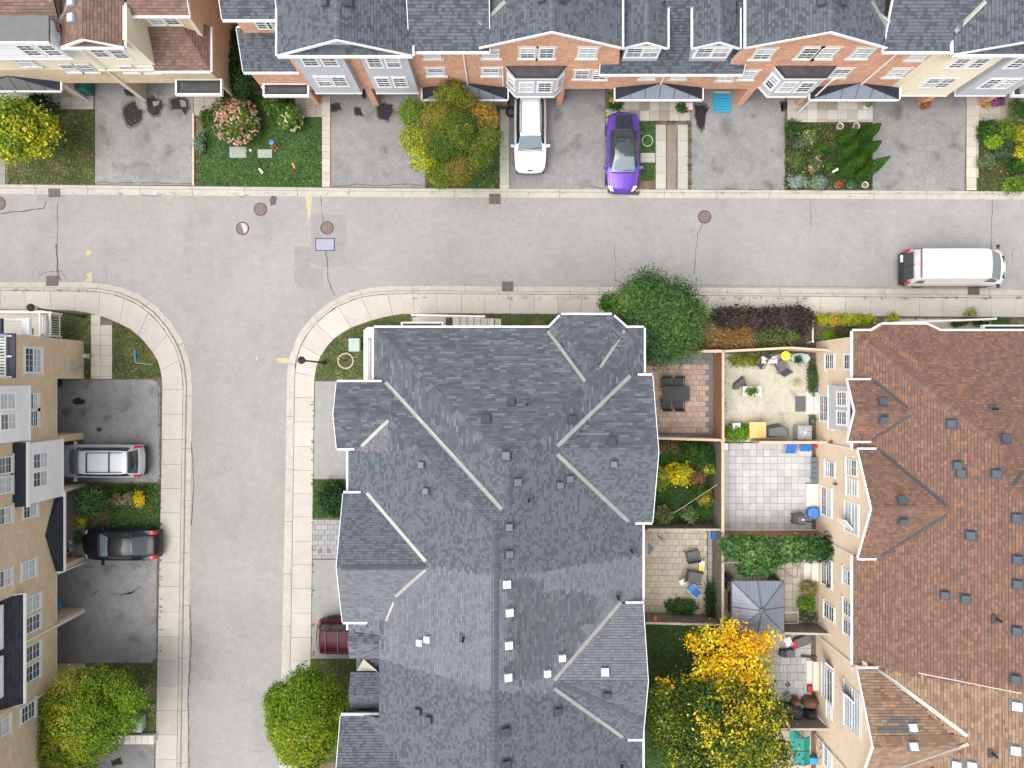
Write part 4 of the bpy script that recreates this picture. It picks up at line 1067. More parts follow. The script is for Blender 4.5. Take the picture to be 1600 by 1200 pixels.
# ================================================================== north terrace (red brick, grey roof)
nb = thing('townhouse_block', 'red brick terrace with grey shingle roof, siding bays and black canopies along the top', 'building')
R = RN = Roof(); YB = 16.45; HN = 7.66; YE = 16.1
PN_ = .45
def southp(y, z, p): return R.plane(0, y, z, 0, 1, p)
def px2x(px, z): return (px - 800) * (CAM_H - z) / FOC
main_s = southp(YE, HN, PN_)
R.comp([(px2x(347, 7.66), 17.65), (px2x(433, 7.66), 17.65), (px2x(433, 7.66), 27), (px2x(347, 7.66), 27)], [southp(17.65, 7.66, PN_), R.plane(0, 27, 7.6, 0, -1, .5)])
R.comp([(px2x(640, 7.66), YE), (px2x(765, 7.66), YE), (px2x(765, 7.66), 27), (px2x(640, 7.66), 27)], [main_s, R.plane(0, 27, 7.6, 0, -1, .5)])
for xa_, xb_ in ((765, 945), (1185, 1380)): R.comp([(px2x(xa_, 7.66), 17.0), (px2x(xb_, 7.66), 17.0), (px2x(xb_, 7.66), 27), (px2x(xa_, 7.66), 27)], [R.plane(0, 17.0, 7.0, 0, 1, .52), R.plane(0, 27, 7.6, 0, -1, .5)], False)
R.comp([(px2x(1380, 7.66), YE), (px2x(1495, 7.66), YE), (px2x(1495, 7.66), 27), (px2x(1380, 7.66), 27)], [main_s, R.plane(0, 27, 7.6, 0, -1, .5)])
R.comp([(px2x(1495, 7.66), 17), (38, 17), (38, 27), (px2x(1495, 7.66), 27)], [southp(17, 8.0, PN_), R.plane(0, 27, 7.6, 0, -1, .5)], False)
XL0, XL1 = px2x(937, 5.15), px2x(1161, 5.15)
R.comp([(XL0, 16.1), (XL1, 16.1), (XL1, 21), (XL0, 21)], [southp(16.1, 5.15, .9)])
# front lower roof at the left end
R.comp([(px2x(380, 4.6), px2x(800 + 488, 4.6)), (px2x(470, 4.6), px2x(1288, 4.6)), (px2x(470, 4.6), 18.3), (px2x(380, 4.6), 18.3)], [southp(px2x(1288, 4.6), 4.6, .5)])
GB = []
def gable(u0, u1, y0, z=7.84, p=.5):
    xa, xb = px2x(u0, z), px2x(u1, z); R.comp([(xa, y0), (xb, y0), (xb, 23), (xa, 23)], [R.plane(xa, 0, z, 1, 0, p), R.plane(xb, 0, z, -1, 0, p)]); GB.append((xa, xb, y0, z, p)); return xa, xb
g1 = gable(433, 644, 15.82, 7.86, .48); g2 = gable(748, 972, 16.2, 7.84, .45); g3 = gable(1166, 1387, 16.2, 7.84, .45); g4 = gable(1490, 1705, 15.85, 7.9, .48)
dm1 = gable(973, 1043, 16.43, 7.29, .55); dm2 = gable(1083, 1156, 16.43, 7.29, .55)
build_roof(R, nb, 'deck_grey', col_north, .15, seed=8)
for a, b_ in [((749, 37), (789, 2)), ((1386, 40), (1362, 2)), ((1492, 50), (1540, 2))]: roof_strip(R, nb, a, b_, .2, 'flash')
for a, b_ in [((643, 51), (600, 2)), ((966, 10), (958, 2)), ((1170, 12), (1180, 2))]: roof_strip(R, nb, a, b_, .12, 'flash_dark')
for (xa, xb, y0, z, p) in GB:
    xm = (xa + xb) / 2; zt = z + p * (xb - xa) / 2; i0 = img(xm, y0 + .05, zt); 
    ridge_caps(R, nb, (i0[0], i0[1]), (img(xm, 19.5, zt)[0], max(2, img(xm, 19.5, zt)[1])), [(.10, .115, .138), (.085, .098, .12)], .28, step=.2)
for (x, y) in [(510, 6), (544, 6), (847, 0), (878, 0), (1283, 5), (1315, 5)]: roof_vent(R, nb, x, y, 'vent_dark', 9, .34)
# walls
def nwall(x0, x1, y, z0, top, m, name='wall'): return wall(nb, (x0, y), (x1, y), z0, top, m, name)
rtop = lambda x, y: 5.1 if px2x(972, 7.5) < x < px2x(1165, 7.5) else (RN.h(x, y) or HN) - .06
nwall(px2x(433, 7) + .3, 21.0, YB, 2.46, lambda x, y: min(rtop(x, y), 9.6), 'brick_red')
nwall(21.0, 36, YB, 2.46, lambda x, y: min(rtop(x, y), 9.6), 'vinyl_cream')
xl = px2x(380, 4.6) + .2
nwall(xl, px2x(433, 7) + .3, YB + .1, 2.46, 4.5, 'brick_red')
nwall(px2x(347, 7.6) + .25, px2x(433, 7) + .3, 18.1, 4.4, 7.5, 'brick_red')
wall(nb, (px2x(347, 7.6) + .25, 27), (px2x(347, 7.6) + .25, 18.1), .05, 7.6, 'brick_red'); wall(nb, (xl, 18.1), (xl, YB + .1), .05, 4.5, 'brick_red')
b = MB(); b.box(xl, 36, YB + .02, 18.5, 2.40, 2.5); b.build('overhang_soffit', 'white', nb)
wall(nb, (xl, 18.4), (36, 18.4), .05, 2.42, 'brick_red')
# siding boxes
for (x0, x1, y0, m) in [(-10.85, -8.33, 16.1, 'vinyl'), (-7.5, -5.17, 16.1, 'vinyl'), (21.54, 24.06, 15.96, 'vinyl_cream'), (24.55, 27.3, 15.96, 'vinyl'), (28.0, 31, 15.96, 'vinyl')]:
    bay_box(nb, x0, x1, y0, YB + .05, 2.7, 7.72, m)
# pent roof strips and gable siding under the two siding gables
for (xa, xb, y0, z, p), m, par, tab in ((GB[0], 'vinyl', nb, T_NORTH), (GB[3], 'vinyl_cream', nb, T_NORTH), ((-22.1, -18.98, 16.5, 7.28, .5), 'vinyl_cream', nb, T_BROWN)):
    xm = (xa + xb) / 2
    b = MB(); b.add([(xa + .5, y0 + .33, z - .1), (xb - .5, y0 + .33, z - .1), (xm, y0 + .33, z + p * (xb - xa) / 2 - .16)]); b.build('gable_siding', m, nb)
    b = MB(); ins = .35; za, zb = z - .02, z + .33
    nrow = 3
    for r_ in range(nrow):
        t0, t1 = r_ / nrow, (r_ + 1) / nrow; x = xa + .1
        while x < xb - .1:
            w_ = rnd.uniform(.18, .28); x2 = min(x + w_, xb - .1); hx = min(x - xa, xb - x2)
            if za + (zb - za) * t1 < z + p * hx + .02 or r_ == 0:
                b.add([(x, y0 + .33 * t0, za + (zb - za) * t0 + .012), (x2 - .006, y0 + .33 * t0, za + (zb - za) * t0 + .012), (x2 - .006, y0 + .33 * t1, za + (zb - za) * t1), (x, y0 + .33 * t1, za + (zb - za) * t1)], 0, pick(rnd, tab))
            x += w_
    b.add([(xa + .1, y0 + .34, z - .08), (xb - .1, y0 + .34, z - .08), (xb - .1, y0, za - .01), (xa + .1, y0, za - .01)][::-1], 0, (.1, .11, .13))
    po = b.build('pent_roof', 'shingle', nb)
    b = MB(); b.box(xa, xb, y0 - .1, y0, z - .16, z); b.build('pent_fascia', 'white', po)
# dormer fronts
for (xa, xb, y0, z, p) in GB[4:6]:
    b = MB(); x0, x1 = xa + .2, xb - .2; xm = (xa + xb) / 2; yf = y0 + .15; zb_ = 5.15 + .9 * (yf - 16.1) - .05
    b.add([(x0, yf, zb_), (x1, yf, zb_), (x1, yf, z - .02), (xm, yf, z + p * (xb - xa) / 2 - .12), (x0, yf, z - .02)])
    b.add([(x0, yf + 2.2, zb_ + 2), (x0, yf, zb_), (x0, yf, z), (x0, yf + 2.2, z)]); b.add([(x1, yf, zb_), (x1, yf + 2.2, zb_ + 2), (x1, yf + 2.2, z), (x1, yf, z)])
    d_ = b.build('dormer_wall', 'vinyl', nb)
    b = MB(); pk = z + p * (xb - xa) / 2 - .14; b.add([(x0 + .1, yf - .03, z + .0), (x1 - .1, yf - .03, z + .0), (xm, yf - .03, pk - .05)]); b.build('gable_shingle_panel', 'deck_grey', d_)
    b = MB(); b.box(x0 - .1, x1 + .1, yf - .1, yf, z - .08, z - .0); b.build('dormer_trim', 'white', d_)
    for dx in (-.42, .42): window(nb, xm + dx, yf, z - .75, 0, w=.78, h=.98, style='white', cols=2, rows=2, pale=0 if dx < 0 else 2)
# windows
for (px, py, Y, w, h, st, pl) in [(675, 84.7, YB, .85, .85, 'sill', 3), (681, 112, YB, .85, .9, 'trim', 1), (767, 84, YB, .85, .9, 'sill', 3), (767, 112, YB, .85, .9, 'trim', 1),
    (824.5, 82.5, YB, .72, 1.1, 'trim', 2), (854, 82.5, YB, .72, 1.1, 'trim', 0), (918, 82.5, YB, .85, 1.1, 'trim', 3), (909, 116, YB, .72, 1.05, 'trim', 0), (937, 117, YB, .72, 1.05, 'trim', 2),
    (1012, 119, YB, .8, .6, 'sill', 3), (1061, 119, YB, .8, .6, 'sill', 3), (1135, 119.6, YB, .72, .9, 'trim', 1), (1169, 117, YB, .72, 1.05, 'trim', 3), (1192.5, 84, YB, .85, 1.1, 'trim', 2),
    (1262.7, 82.7, YB, .8, 1.15, 'trim', 0), (1291.5, 82.7, YB, .8, 1.15, 'trim', 3), (1346.7, 82.7, YB, .85, 1.1, 'trim', 3), (1312.5, 113.5, YB, .85, 1.0, 'trim', 1), (1402, 113.5, YB, .85, 1.0, 'trim', 3), (1434.6, 87.5, YB, .85, .8, 'sill', 3),
    (506, 126.5, 16.1, .72, 1.15, 'white', 2), (531, 126.5, 16.1, .72, 1.15, 'white', 0), (484, 94.5, 16.1, .72, 1.05, 'white', 0), (514.5, 94.5, 16.1, .72, 1.05, 'white', 0),
    (599, 128, 16.1, .68, 1.15, 'white', 0), (625, 128, 16.1, .68, 1.15, 'white', 0), (585.5, 97, 16.1, .68, 1.05, 'white', 0), (614, 97, 16.1, .68, 1.05, 'white', 2),
    (1454, 129, 15.96, .68, 1.15, 'white', 1), (1477, 129, 15.96, .68, 1.15, 'white', 0), (1499, 98, 15.96, .68, 1.05, 'white', 0), (1529, 98, 15.96, .68, 1.05, 'white', 0),
    (1547.5, 130, 15.96, .68, 1.15, 'white', 0), (1573.7, 130, 15.96, .68, 1.15, 'white', 3), (1590.7, 98, 15.96, .68, 1.05, 'white', 0),
    (412, 37, 18.1, .75, .9, 'white', 0), (428, 37, 18.1, .75, .9, 'white', 0)]:
    win_on_y(nb, px, py, Y, w=w, h=h, style=st, pale=pl)
def angled_bay(xc, z0=2.65, z1=5.2):
    b = MB(); xs = [(xc - 1.55, YB), (xc - 1.05, 15.92), (xc + 1.05, 15.92), (xc + 1.55, YB)]
    b.prism(xs + [(xc + 1.55, YB + .03), (xc - 1.55, YB + .03)], z0, z1); o = b.build('angled_bay', 'vinyl', nb)
    b = MB(); z = z0 + .12
    k = 1.006
    while z < z1 - .05:
        b.prism([(xc + (x - xc) * 1.006, 16.3 + (y - 16.3) * 1.03) for x, y in xs], z, z + .012); z += .15
    b.build('siding_lap', 'vinyl', o)['kind'] = 'stuff'
    b = MB(); b.prism([(xc + (x - xc) * 1.04, 16.35 + (y - 16.35) * 1.2) for x, y in xs], z1, z1 + .1); r_ = b.build('bay_roof', 'iron_dark', o)
    b = MB(); b.prism([(xc + (x - xc) * .97, 16.38 + (y - 16.38) * 1.0) for x, y in xs], z1 + .1, z1 + .125); b.build('bay_roof_membrane', 'membrane', o)
    b = MB(); b.prism([(xc + (x - xc) * 1.05, 16.35 + (y - 16.35) * 1.24) for x, y in xs], z1 - .12, z1 - .002); b.build('bay_fascia', 'white', o)
    b = MB(); b.prism([(xc + (x - xc) * 1.03, 16.35 + (y - 16.35) * 1.1) for x, y in xs], z0 - .05, z0 + .05); b.build('base_trim', 'white', o)
    for dx in (-.48, .48): window(nb, xc + dx, 15.92, (z0 + z1) / 2 + .05, 0, w=.72, h=1.2, style='white', pale=3 if dx < 0 else 0)
    a = math.atan2(15.92 - YB, .5)
    window(nb, xc - 1.3, 16.185, (z0 + z1) / 2 + .05, a, w=.5, h=1.2, style='white', cols=1, pale=2)
    window(nb, xc + 1.3, 16.185, (z0 + z1) / 2 + .05, -a, w=.5, h=1.2, style='white', cols=1, pale=0)
angled_bay(1.26); angled_bay(15.22)
for (u0, u1) in ((660, 793), (961.5, 1097.6), (1266, 1405)):
    metal_canopy(nb, (px2x(u0, 2.65), 15.78), (px2x(u1, 2.65), 15.78), (0, YB - 15.8), 2.65, 3.25, 'grey_metal_and_sheen')  # canopies are black metal; sky reflection is put into a lighter front colour
flat_canopy(nb, px2x(413, 2.9), px2x(480, 2.9), 15.95, YB + .05, 2.9)
flat_canopy(nb, px2x(1585, 2.9), px2x(1660, 2.9), 15.95, YB, 2.9)
def gx(px): return (px - 800) * CAM_H / FOC
for (px, w, m) in [(497, .28, 'brick_red'), (588, .36, 'brick_red'), (663, .24, 'brick_red'), (789, .24, 'brick_red'), (873, .36, 'brick_red'), (963, .24, 'brick_red'), (1074, .24, 'brick_red'), (1154, .4, 'brick_red'), (1244, .28, 'brick_red'), (1351, .28, 'brick_red'), (1437, .36, 'brick_red'), (1530, .36, 'brick_red')]:
    pier(nb, gx(px) - w / 2, gx(px) + w / 2, YB, 18.4, .05, 2.42, m)
for (px0, px1) in ((520, 583), (595, 655), (800, 866), (880, 945), (1085, 1148), (1160, 1222), (1365, 1430), (1444, 1505)):
    b = MB(); b.box(gx(px0) * 1.0, gx(px1) * 1.0, 18.3, 18.38, .08, 2.3); b.build('garage_door', 'garage', nb)
for (px, z) in [(721.5, 7), (1040, 4.9), (1370, 7), (1300, 5)]:
    pass
downspout(nb, -2.42, YB - .06, 3.2, HN - .1, dy=-.25); downspout(nb, px2x(1037, 4), YB - .06, 3.0, 5.0, dy=-.3); downspout(nb, px2x(1342, 2.9), YB - .06, 3.1, HN - .1, dy=-.25)
downspout(nb, px2x(1278, 3), YB - .5, .1, 5.1, dx=.1); downspout(nb, px2x(786, 3), YB - .06, 3, 5.3)

# ================================================================== north-west house (cream siding, brown roof)
hb = thing('corner_house', 'tan brick and cream siding house with brown roof in the top left corner', 'building')
R = RH = Roof()
YF = 16.8
xr = -18.98
R.comp([(-22.1, 16.5), (xr, 16.5), (xr, 24), (-22.1, 24)], [R.plane(-22.1, 0, 7.28, 1, 0, .5), R.plane(xr, 0, 7.28, -1, 0, .5)])
R.comp([(-34, 17.2), (-22.0, 17.2), (-22.0, 27), (-34, 27)], [southp(17.2, 7.4, .45)], False)
R.comp([(-22.1, 18.2), (-15.92, 18.2), (-15.92, 27), (-22.1, 27)], [southp(18.2, 6.96, .45)])
R.comp([(-18.9, 16.55), (-15.95, 16.55), (-15.95, 18.9), (-18.9, 18.9)], [southp(16.55, 4.5, .5), R.plane(-15.95, 0, 4.5, -1, 0, .9)])
build_roof(R, hb, 'deck_brown', col_nw, .15, seed=11)
roof_strip(R, hb, (89, 34), (106, 3), .2, 'flash'); roof_vent(R, hb, 114, 4, 'vent_white', 8, .36); roof_vent(R, hb, 114, 29, 'vent_white', 8, .36)
wt = lambda x, y: (RH.h(x, y) or 7.3) - .06
wall(hb, (-34, YF), (xr + .2, YF), 2.46, lambda x, y: min(wt(x, y), 9), 'vinyl_cream'); wall(hb, (-34, YF - .03), (-16.2, YF - .03), 2.46, 4.15, 'brick_tan')
b = MB(); b.box(-22.0, xr + .25, YF - .12, YF - .03, 4.12, 4.25); b.build('band_trim', 'vinyl_cream', hb)
wall(hb, (xr + .2, YF), (xr + .2, 18.45), 4.3, 7.4, 'vinyl_cream'); wall(hb, (xr + .2, 18.4), (-16.2, 18.4), 4.3, 6.95, 'brick_tan')
wall(hb, (-16.2, YF - .03), (-16.2, 27), .05, lambda x, y: 4.45 if y < 18.35 else 7.0, 'brick_tan')
wall(hb, (-34, 18.6), (-16.2, 18.6), .05, 2.46, 'brick_tan'); b = MB(); b.box(-34, -16.25, YF, 18.6, 2.4, 2.5); b.build('overhang_soffit', 'white', hb)
for (px, py, Y, w, h, st, pl) in [(186, 83, YF, .72, 1.05, 'white', 0), (155, 81, YF, .72, 1.05, 'white', 0), (200, 107.5, YF - .03, .72, .8, 'sill', 1), (232, 108, YF - .03, .72, .8, 'sill', 3), (243, 30, 18.4, .75, 1.0, 'white', 3), (266, 30, 18.4, .75, 1.0, 'white', 0),
                              (109, 106, YF - .03, .72, .9, 'sill', 1), (135, 106, YF - .03, .72, .9, 'sill', 0)]:
    win_on_y(hb, px, py, Y, w=w, h=h, style=st, pale=pl)
bay_box(hb, -27.5, -22.15, 16.4, YF + .05, 6.2, 8.0, 'vinyl_white')
b = MB(); b.box(-27.6, -22.12, 16.35, 17.6, 8.0, 8.12); o = b.build('bay_roof', 'grey_roof', hb); b = MB(); b.box(-27.6, -22.12, 16.28, 16.35, 7.9, 8.13); b.build('bay_fascia', 'white', o)
b = MB(); b.box(-27.4, -22.2, YF, 17.55, 6.0, 8.0); b.build('bay_side', 'vinyl_white', hb)
win_on_y(hb, 46, 78, 16.4, w=.75, h=1.1, style='white'); win_on_y(hb, 79, 78, 16.4, w=.75, h=1.1, style='white'); win_on_y(hb, 40, 97, YF - .03, w=.9, h=.9, style='sill', pale=3)
metal_canopy(hb, (px2x(-40, 2.65), 16.27), (px2x(94, 2.65), 16.27), (0, YF - 16.3), 2.65, 3.4, 'grey_roof')
flat_canopy(hb, px2x(276, 2.9), px2x(344, 2.9), 16.02, YF - .06, 2.9)
downspout(hb, -21.6, YF - .1, .1, 7.0); downspout(hb, px2x(133, .4), YF - .1, .1, 2.6)
for px in (131, 226, 345): pier(hb, gx(px) - .16, gx(px) + .16, YF - .03, 18.6, .05, 2.42, 'brick_tan')
for (px0, px1) in ((152, 218), (234, 300)): b = MB(); b.box(gx(px0), gx(px1), 18.45, 18.58, .08, 2.3); b.build('garage_door', 'garage', hb)

# ================================================================== west block (tan brick)
wb = thing('townhouse_block', 'tan brick townhouse block with white siding bays along the left edge', 'building')
XWL = -25.26; YW = 2.54
R = RW = Roof()
yd0, yd1 = XY(0, 928, 5.78)[1], XY(0, 1100, 5.78)[1]
for ya_, yb_ in ((.3, yd0 + .1), (yd1 - .1, -26)): R.comp([(-24.95, ya_), (-24.95, yb_), (-40, yb_), (-40, ya_)], [R.plane(-24.95, 0, 7.8, -1, 0, .45)])
x5 = -24.95
R.comp([(x5, XY(0, 928, 5.78)[1]), (x5, XY(0, 1100, 5.78)[1]), (x5 - 4.2, XY(0, 1100, 5.78)[1]), (x5 - 4.2, XY(0, 928, 5.78)[1])], [R.plane(x5, 0, 5.78, -1, 0, .9)])
build_roof(R, wb, 'deck_grey', lambda ix, iy, rr: (pick(rr, [((.024, .027, .034), .6), ((.016, .018, .024), .4)]), rr.uniform(.2, .35)), .15, seed=14)
wall(wb, (XWL, XY(0, 592, 0)[1]), (XWL, YW), .05, 5.9, 'brick_tan')
yg = XY(0, 592, 0)[1]
wall(wb, (XWL, -26), (XWL, yd1), 2.62, 7.7, 'brick_tan'); wall(wb, (XWL, yd1), (XWL, yd0), 2.62, 5.9, 'brick_tan'); wall(wb, (XWL, yd0), (XWL, yg), 2.62, 7.7, 'brick_tan'); wall(wb, (XWL - 3, yd0), (XWL - .001, yd0), 5.5, 7.7, 'brick_tan'); wall(wb, (XWL - .001, yd1), (XWL - 3, yd1), 5.5, 7.7, 'brick_tan'); wall(wb, (XWL - .2, YW), (-40, YW), .05, 5.88, 'brick_tan')
wall(wb, (XWL - 2.0, -26), (XWL - 2.0, yg), .05, 2.62, 'brick_tan'); wall(wb, (XWL - 2, yg), (XWL, yg), .05, 2.62, 'brick_tan')
b = MB(); b.box(XWL - 2, XWL - .02, -26, yg, 2.55, 2.66); b.build('overhang_soffit', 'white', wb)
def gy(py): return (600 - py) * CAM_H / FOC
for (py, w) in ((681, .38), (758, .3), (873, .32), (953, .32), (1040, .34), (1155, .34)):
    pier(wb, XWL - 2, XWL, gy(py) - w / 2, gy(py) + w / 2, .05, 2.58, 'brick_tan')
for (a, c) in ((598, 672), (690, 750), (880, 945), (960, 1032)): b = MB(); b.box(XWL - 1.98, XWL - 1.9, gy(c), gy(a), .1, 2.4); b.build('garage_door', 'garage', wb)
for (px, py, w, h, st, c, r, pl) in [(51, 563, 1.3, 1.3, 'trim', 4, 2, 1), (51, 627, .85, .7, 'sill', 2, 2, 1), (51, 654, .85, .7, 'sill', 2, 2, 0), (7, 727, .85, .9, 'sill', 2, 2, 0), (7, 758, .85, .9, 'sill', 2, 2, 3),
    (46, 796, .85, 1.05, 'sill', 2, 2, 1), (44, 890, .95, 1.05, 'sill', 2, 2, 3), (50, 943, .85, 1.15, 'sill', 2, 2, 3), (50, 974, .85, 1.15, 'sill', 2, 2, 0), (50, 1019, .85, 1.15, 'sill', 2, 2, 0), (50, 1050, .85, 1.15, 'sill', 2, 2, 0),
    (43, 1112, .9, 1.05, 'sill', 2, 2, 0), (6, 806, .85, 1.0, 'sill', 2, 2, 1), (5, 904, .85, 1.0, 'sill', 2, 2, 1), (3, 1138, .85, 1.0, 'sill', 2, 2, 3)]:
    win_on_x(wb, px, py, XWL, w=w, h=h, style=st, cols=c, rows=r, pale=pl)
def wbay(y0p, y1p, xf, z0, z1, m='vinyl_white', sl=True, zm=None):
    zz = (z0 + z1) / 2; ya, yb = XY(0, y1p, zz)[1], XY(0, y0p, zz)[1]
    return bay_box(wb, XWL - .02, xf, ya, yb, z0, z1, m), ya, yb
_, ya, yb = wbay(690, 782, -24.85, 2.75, 5.8)
b = MB(); b.add([(-24.75, ya - .05, 5.83), (-24.75, yb + .05, 5.83), (XWL - .02, yb + .05, 6.12), (XWL - .02, ya - .05, 6.12)]); b.add([(-24.75, ya - .05, 5.74), (-24.75, yb + .05, 5.74), (-24.75, yb + .05, 5.83), (-24.75, ya - .05, 5.83)]); b.add([(-24.75, ya - .05, 5.74), (-24.75, ya - .05, 5.83), (XWL, ya - .05, 6.12), (XWL, ya - .05, 5.74)]); b.add([(-24.75, yb + .05, 5.83), (-24.75, yb + .05, 5.74), (XWL, yb + .05, 5.74), (XWL, yb + .05, 6.12)])
o = b.build('bay_roof', 'black_metal', wb); b = MB(); b.box(-24.76, -24.66, ya - .1, yb + .1, 5.68, 5.84); b.build('bay_fascia', 'white', o)
win_on_x(wb, 62, 719.5, -24.85, w=.8, h=1.15, style='white', pale=1); win_on_x(wb, 62, 748, -24.85, w=.8, h=1.15, style='white', pale=1)
_, ya, yb = wbay(603, 691, -24.85, 5.45, 8.2)
win_on_x(wb, 11, 627, -24.85, w=.8, h=1.1, style='white', pale=3); win_on_x(wb, 12, 659, -24.85, w=.8, h=1.1, style='white', pale=1)
for (a, c) in ((947, 1016), (1027, 1092)):
    zz = 6.6; b = MB(); y0, y1 = XY(0, c, zz)[1], XY(0, a, zz)[1]; b.box(-29, -25.55, y0, y1, 5.6, 8.1); d_ = b.build('dormer_wall', 'vinyl_white', wb); window(wb, -25.55, (y0 + y1) / 2, 7.1, math.pi / 2, w=1.3, h=1.0, style='white', pale=3)
metal_canopy(wb, (XY(0, 0, 2.7)[0] * 0 + (99 - 800) * 39.3 / FOC, XY(0, 893, 2.7)[1]), ((99 - 800) * 39.3 / FOC, XY(0, 769, 2.7)[1]), (XWL + 24.84, 0), 2.7, 3.6, 'black_metal', 3)
b = MB(); b.box(XWL, -24.9, XY(0, 1110, 2.8)[1], XY(0, 1072, 2.8)[1], 2.65, 2.78); o = b.build('flat_porch_roof', 'black_metal', wb); b = MB(); b.box(-24.9, -24.8, XY(0, 1110, 2.8)[1], XY(0, 1072, 2.8)[1], 2.55, 2.8); b.box(XWL, -24.8, XY(0, 1072, 2.8)[1], XY(0, 1070, 2.8)[1], 2.55, 2.8); b.build('canopy_fascia', 'white', o)
for (pyb) in (953, 1040, 878, 758): downspout(wb, XWL + .07, gy(pyb) , .15, 5.6 if pyb in (953, 1040) else 2.6)
# meters on the wall, conduit, gas meter
for (px, py, w, h, m) in [(114, 573, .32, .34, 'steel')]:
    z = CAM_H - 25.2 * FOC / (800 - px); y = (600 - py) * (CAM_H - z) / FOC; b = MB(); b.box(XWL, XWL + .16, y - w / 2, y + w / 2, z - h / 2, z + h / 2); b.box(XWL, XWL + .06, y - .03, y + .03, .1, z - h / 2); b.T = Matrix.Translation((XWL + .16, y, z)) @ Matrix.Rotation(math.pi / 2, 4, 'Y'); b.lathe(0, 0, [(.09, 0), (.09, .08), (.0, .1)], 14); b.build('electric_meter', m, wb)
b = MB(); X, Y = XY(136, 556, .6); b.T = Matrix.Translation((X, Y, .1)); b.tube([(0, .1, 0), (0, .1, .5), (0, -.15, .5), (0, -.15, 0)], .025, 6); b.box(-.12, .1, -.12, .1, .42, .75); b.build('gas_meter', 'pale_green', wb)
# balcony with slatted deck and the low porch on the north side
b = MB(); b.box(-29, XWL + .04, .32, YW + .04, 5.9, 5.98); bal = b.build('balcony_deck', 'navy', wb)
y = .4
while y < YW - .1:
    s_ = MB(); s_.box(-29, XWL - .42, y, y + .08, 6.0, 6.05); s_.build('deck_slat', 'stone_trim', bal); y += .155
railing(wb, (XWL - .36, .34), (XWL - .36, YW - .1), 6.0, 6.9, 'white')
for yy in (.36, 1.4, YW - .1): b = MB(); b.box(XWL - .36, XWL - .1, yy - .04, yy + .04, 6.0, 6.06); b.build('rail_bracket', 'white', bal)
b = MB(); b.box(-28, XWL - .0 - .3, YW - .0 + .02, YW + .75, 6.3, 6.45); o = b.build('flat_porch_roof', 'black_metal', wb); b = MB(); b.box(-28, XWL - .15, YW + .75, YW + .87, 4.8, 5.05); b.box(XWL - .3, XWL + .1, YW + .02, YW + .87, 4.8, 5.03); b.build('canopy_fascia', 'white', o)
b = MB(); a, c = XY(-60, 533), XY(82, 486); b.box(a[0], c[0], YW + .02, c[1], .07, .55); pr = b.build('porch_slab', 'stone_trim', wb)
a1, a2 = XY(-60, 488, 1.5), XY(80, 488, 1.5); railing(wb, a1, a2, .55, 1.5); railing(wb, XY(62, 490, 1.5), XY(62, 524, 1.5), .55, 1.5); railing(wb, XY(76, 490, 1.5), XY(76, 524, 1.5), .4, 1.4)
b = MB(); a, c = XY(50, 524), XY(62, 514); b.box(a[0], c[0], a[1], c[1], .55, .575); b.build('door_mat', 'plastic_black', wb)
# ================================================================== vegetation
def np_mesh(name, V, F4, C, m, parent=None, kind=None):
    """V (n,3), F4 quads (k,4), C (k,3) face colours"""
    me = bpy.data.meshes.new(name); k = len(F4)
    me.vertices.add(len(V)); me.vertices.foreach_set('co', V.astype(np.float32).ravel())
    me.loops.add(4 * k); me.loops.foreach_set('vertex_index', F4.astype(np.int32).ravel())
    me.polygons.add(k); me.polygons.foreach_set('loop_start', np.arange(0, 4 * k, 4, dtype=np.int32))
    at_ = me.color_attributes.new('tone', 'FLOAT_COLOR', 'CORNER')
    c4 = np.ones((k, 4), np.float32); c4[:, :3] = C; at_.data.foreach_set('color', np.repeat(c4, 4, axis=0).ravel())
    me.materials.append(M[m]); me.update(); me.validate()
    return ob(name, me, parent)
def leaf_quads(P, Nrm, size, ns, aspect=.55, fold=.12):
    """P (n,3) centres, Nrm (n,3) approx normals, size (n,)"""
    n = len(P); r = ns.normal(size=(n, 3)); N_ = Nrm / (np.linalg.norm(Nrm, axis=1, keepdims=True) + 1e-9) + r * .42
    N_ /= np.linalg.norm(N_, axis=1, keepdims=True) + 1e-9
    a = np.cross(N_, ns.normal(size=(n, 3))); a /= np.linalg.norm(a, axis=1, keepdims=True) + 1e-9; b_ = np.cross(N_, a)
    s = size[:, None]; V = np.stack([P - a * s, P - b_ * s * aspect + N_ * s * fold, P + a * s, P + b_ * s * aspect + N_ * s * fold], 1).reshape(-1, 3)
    return V, np.arange(4 * n).reshape(n, 4)
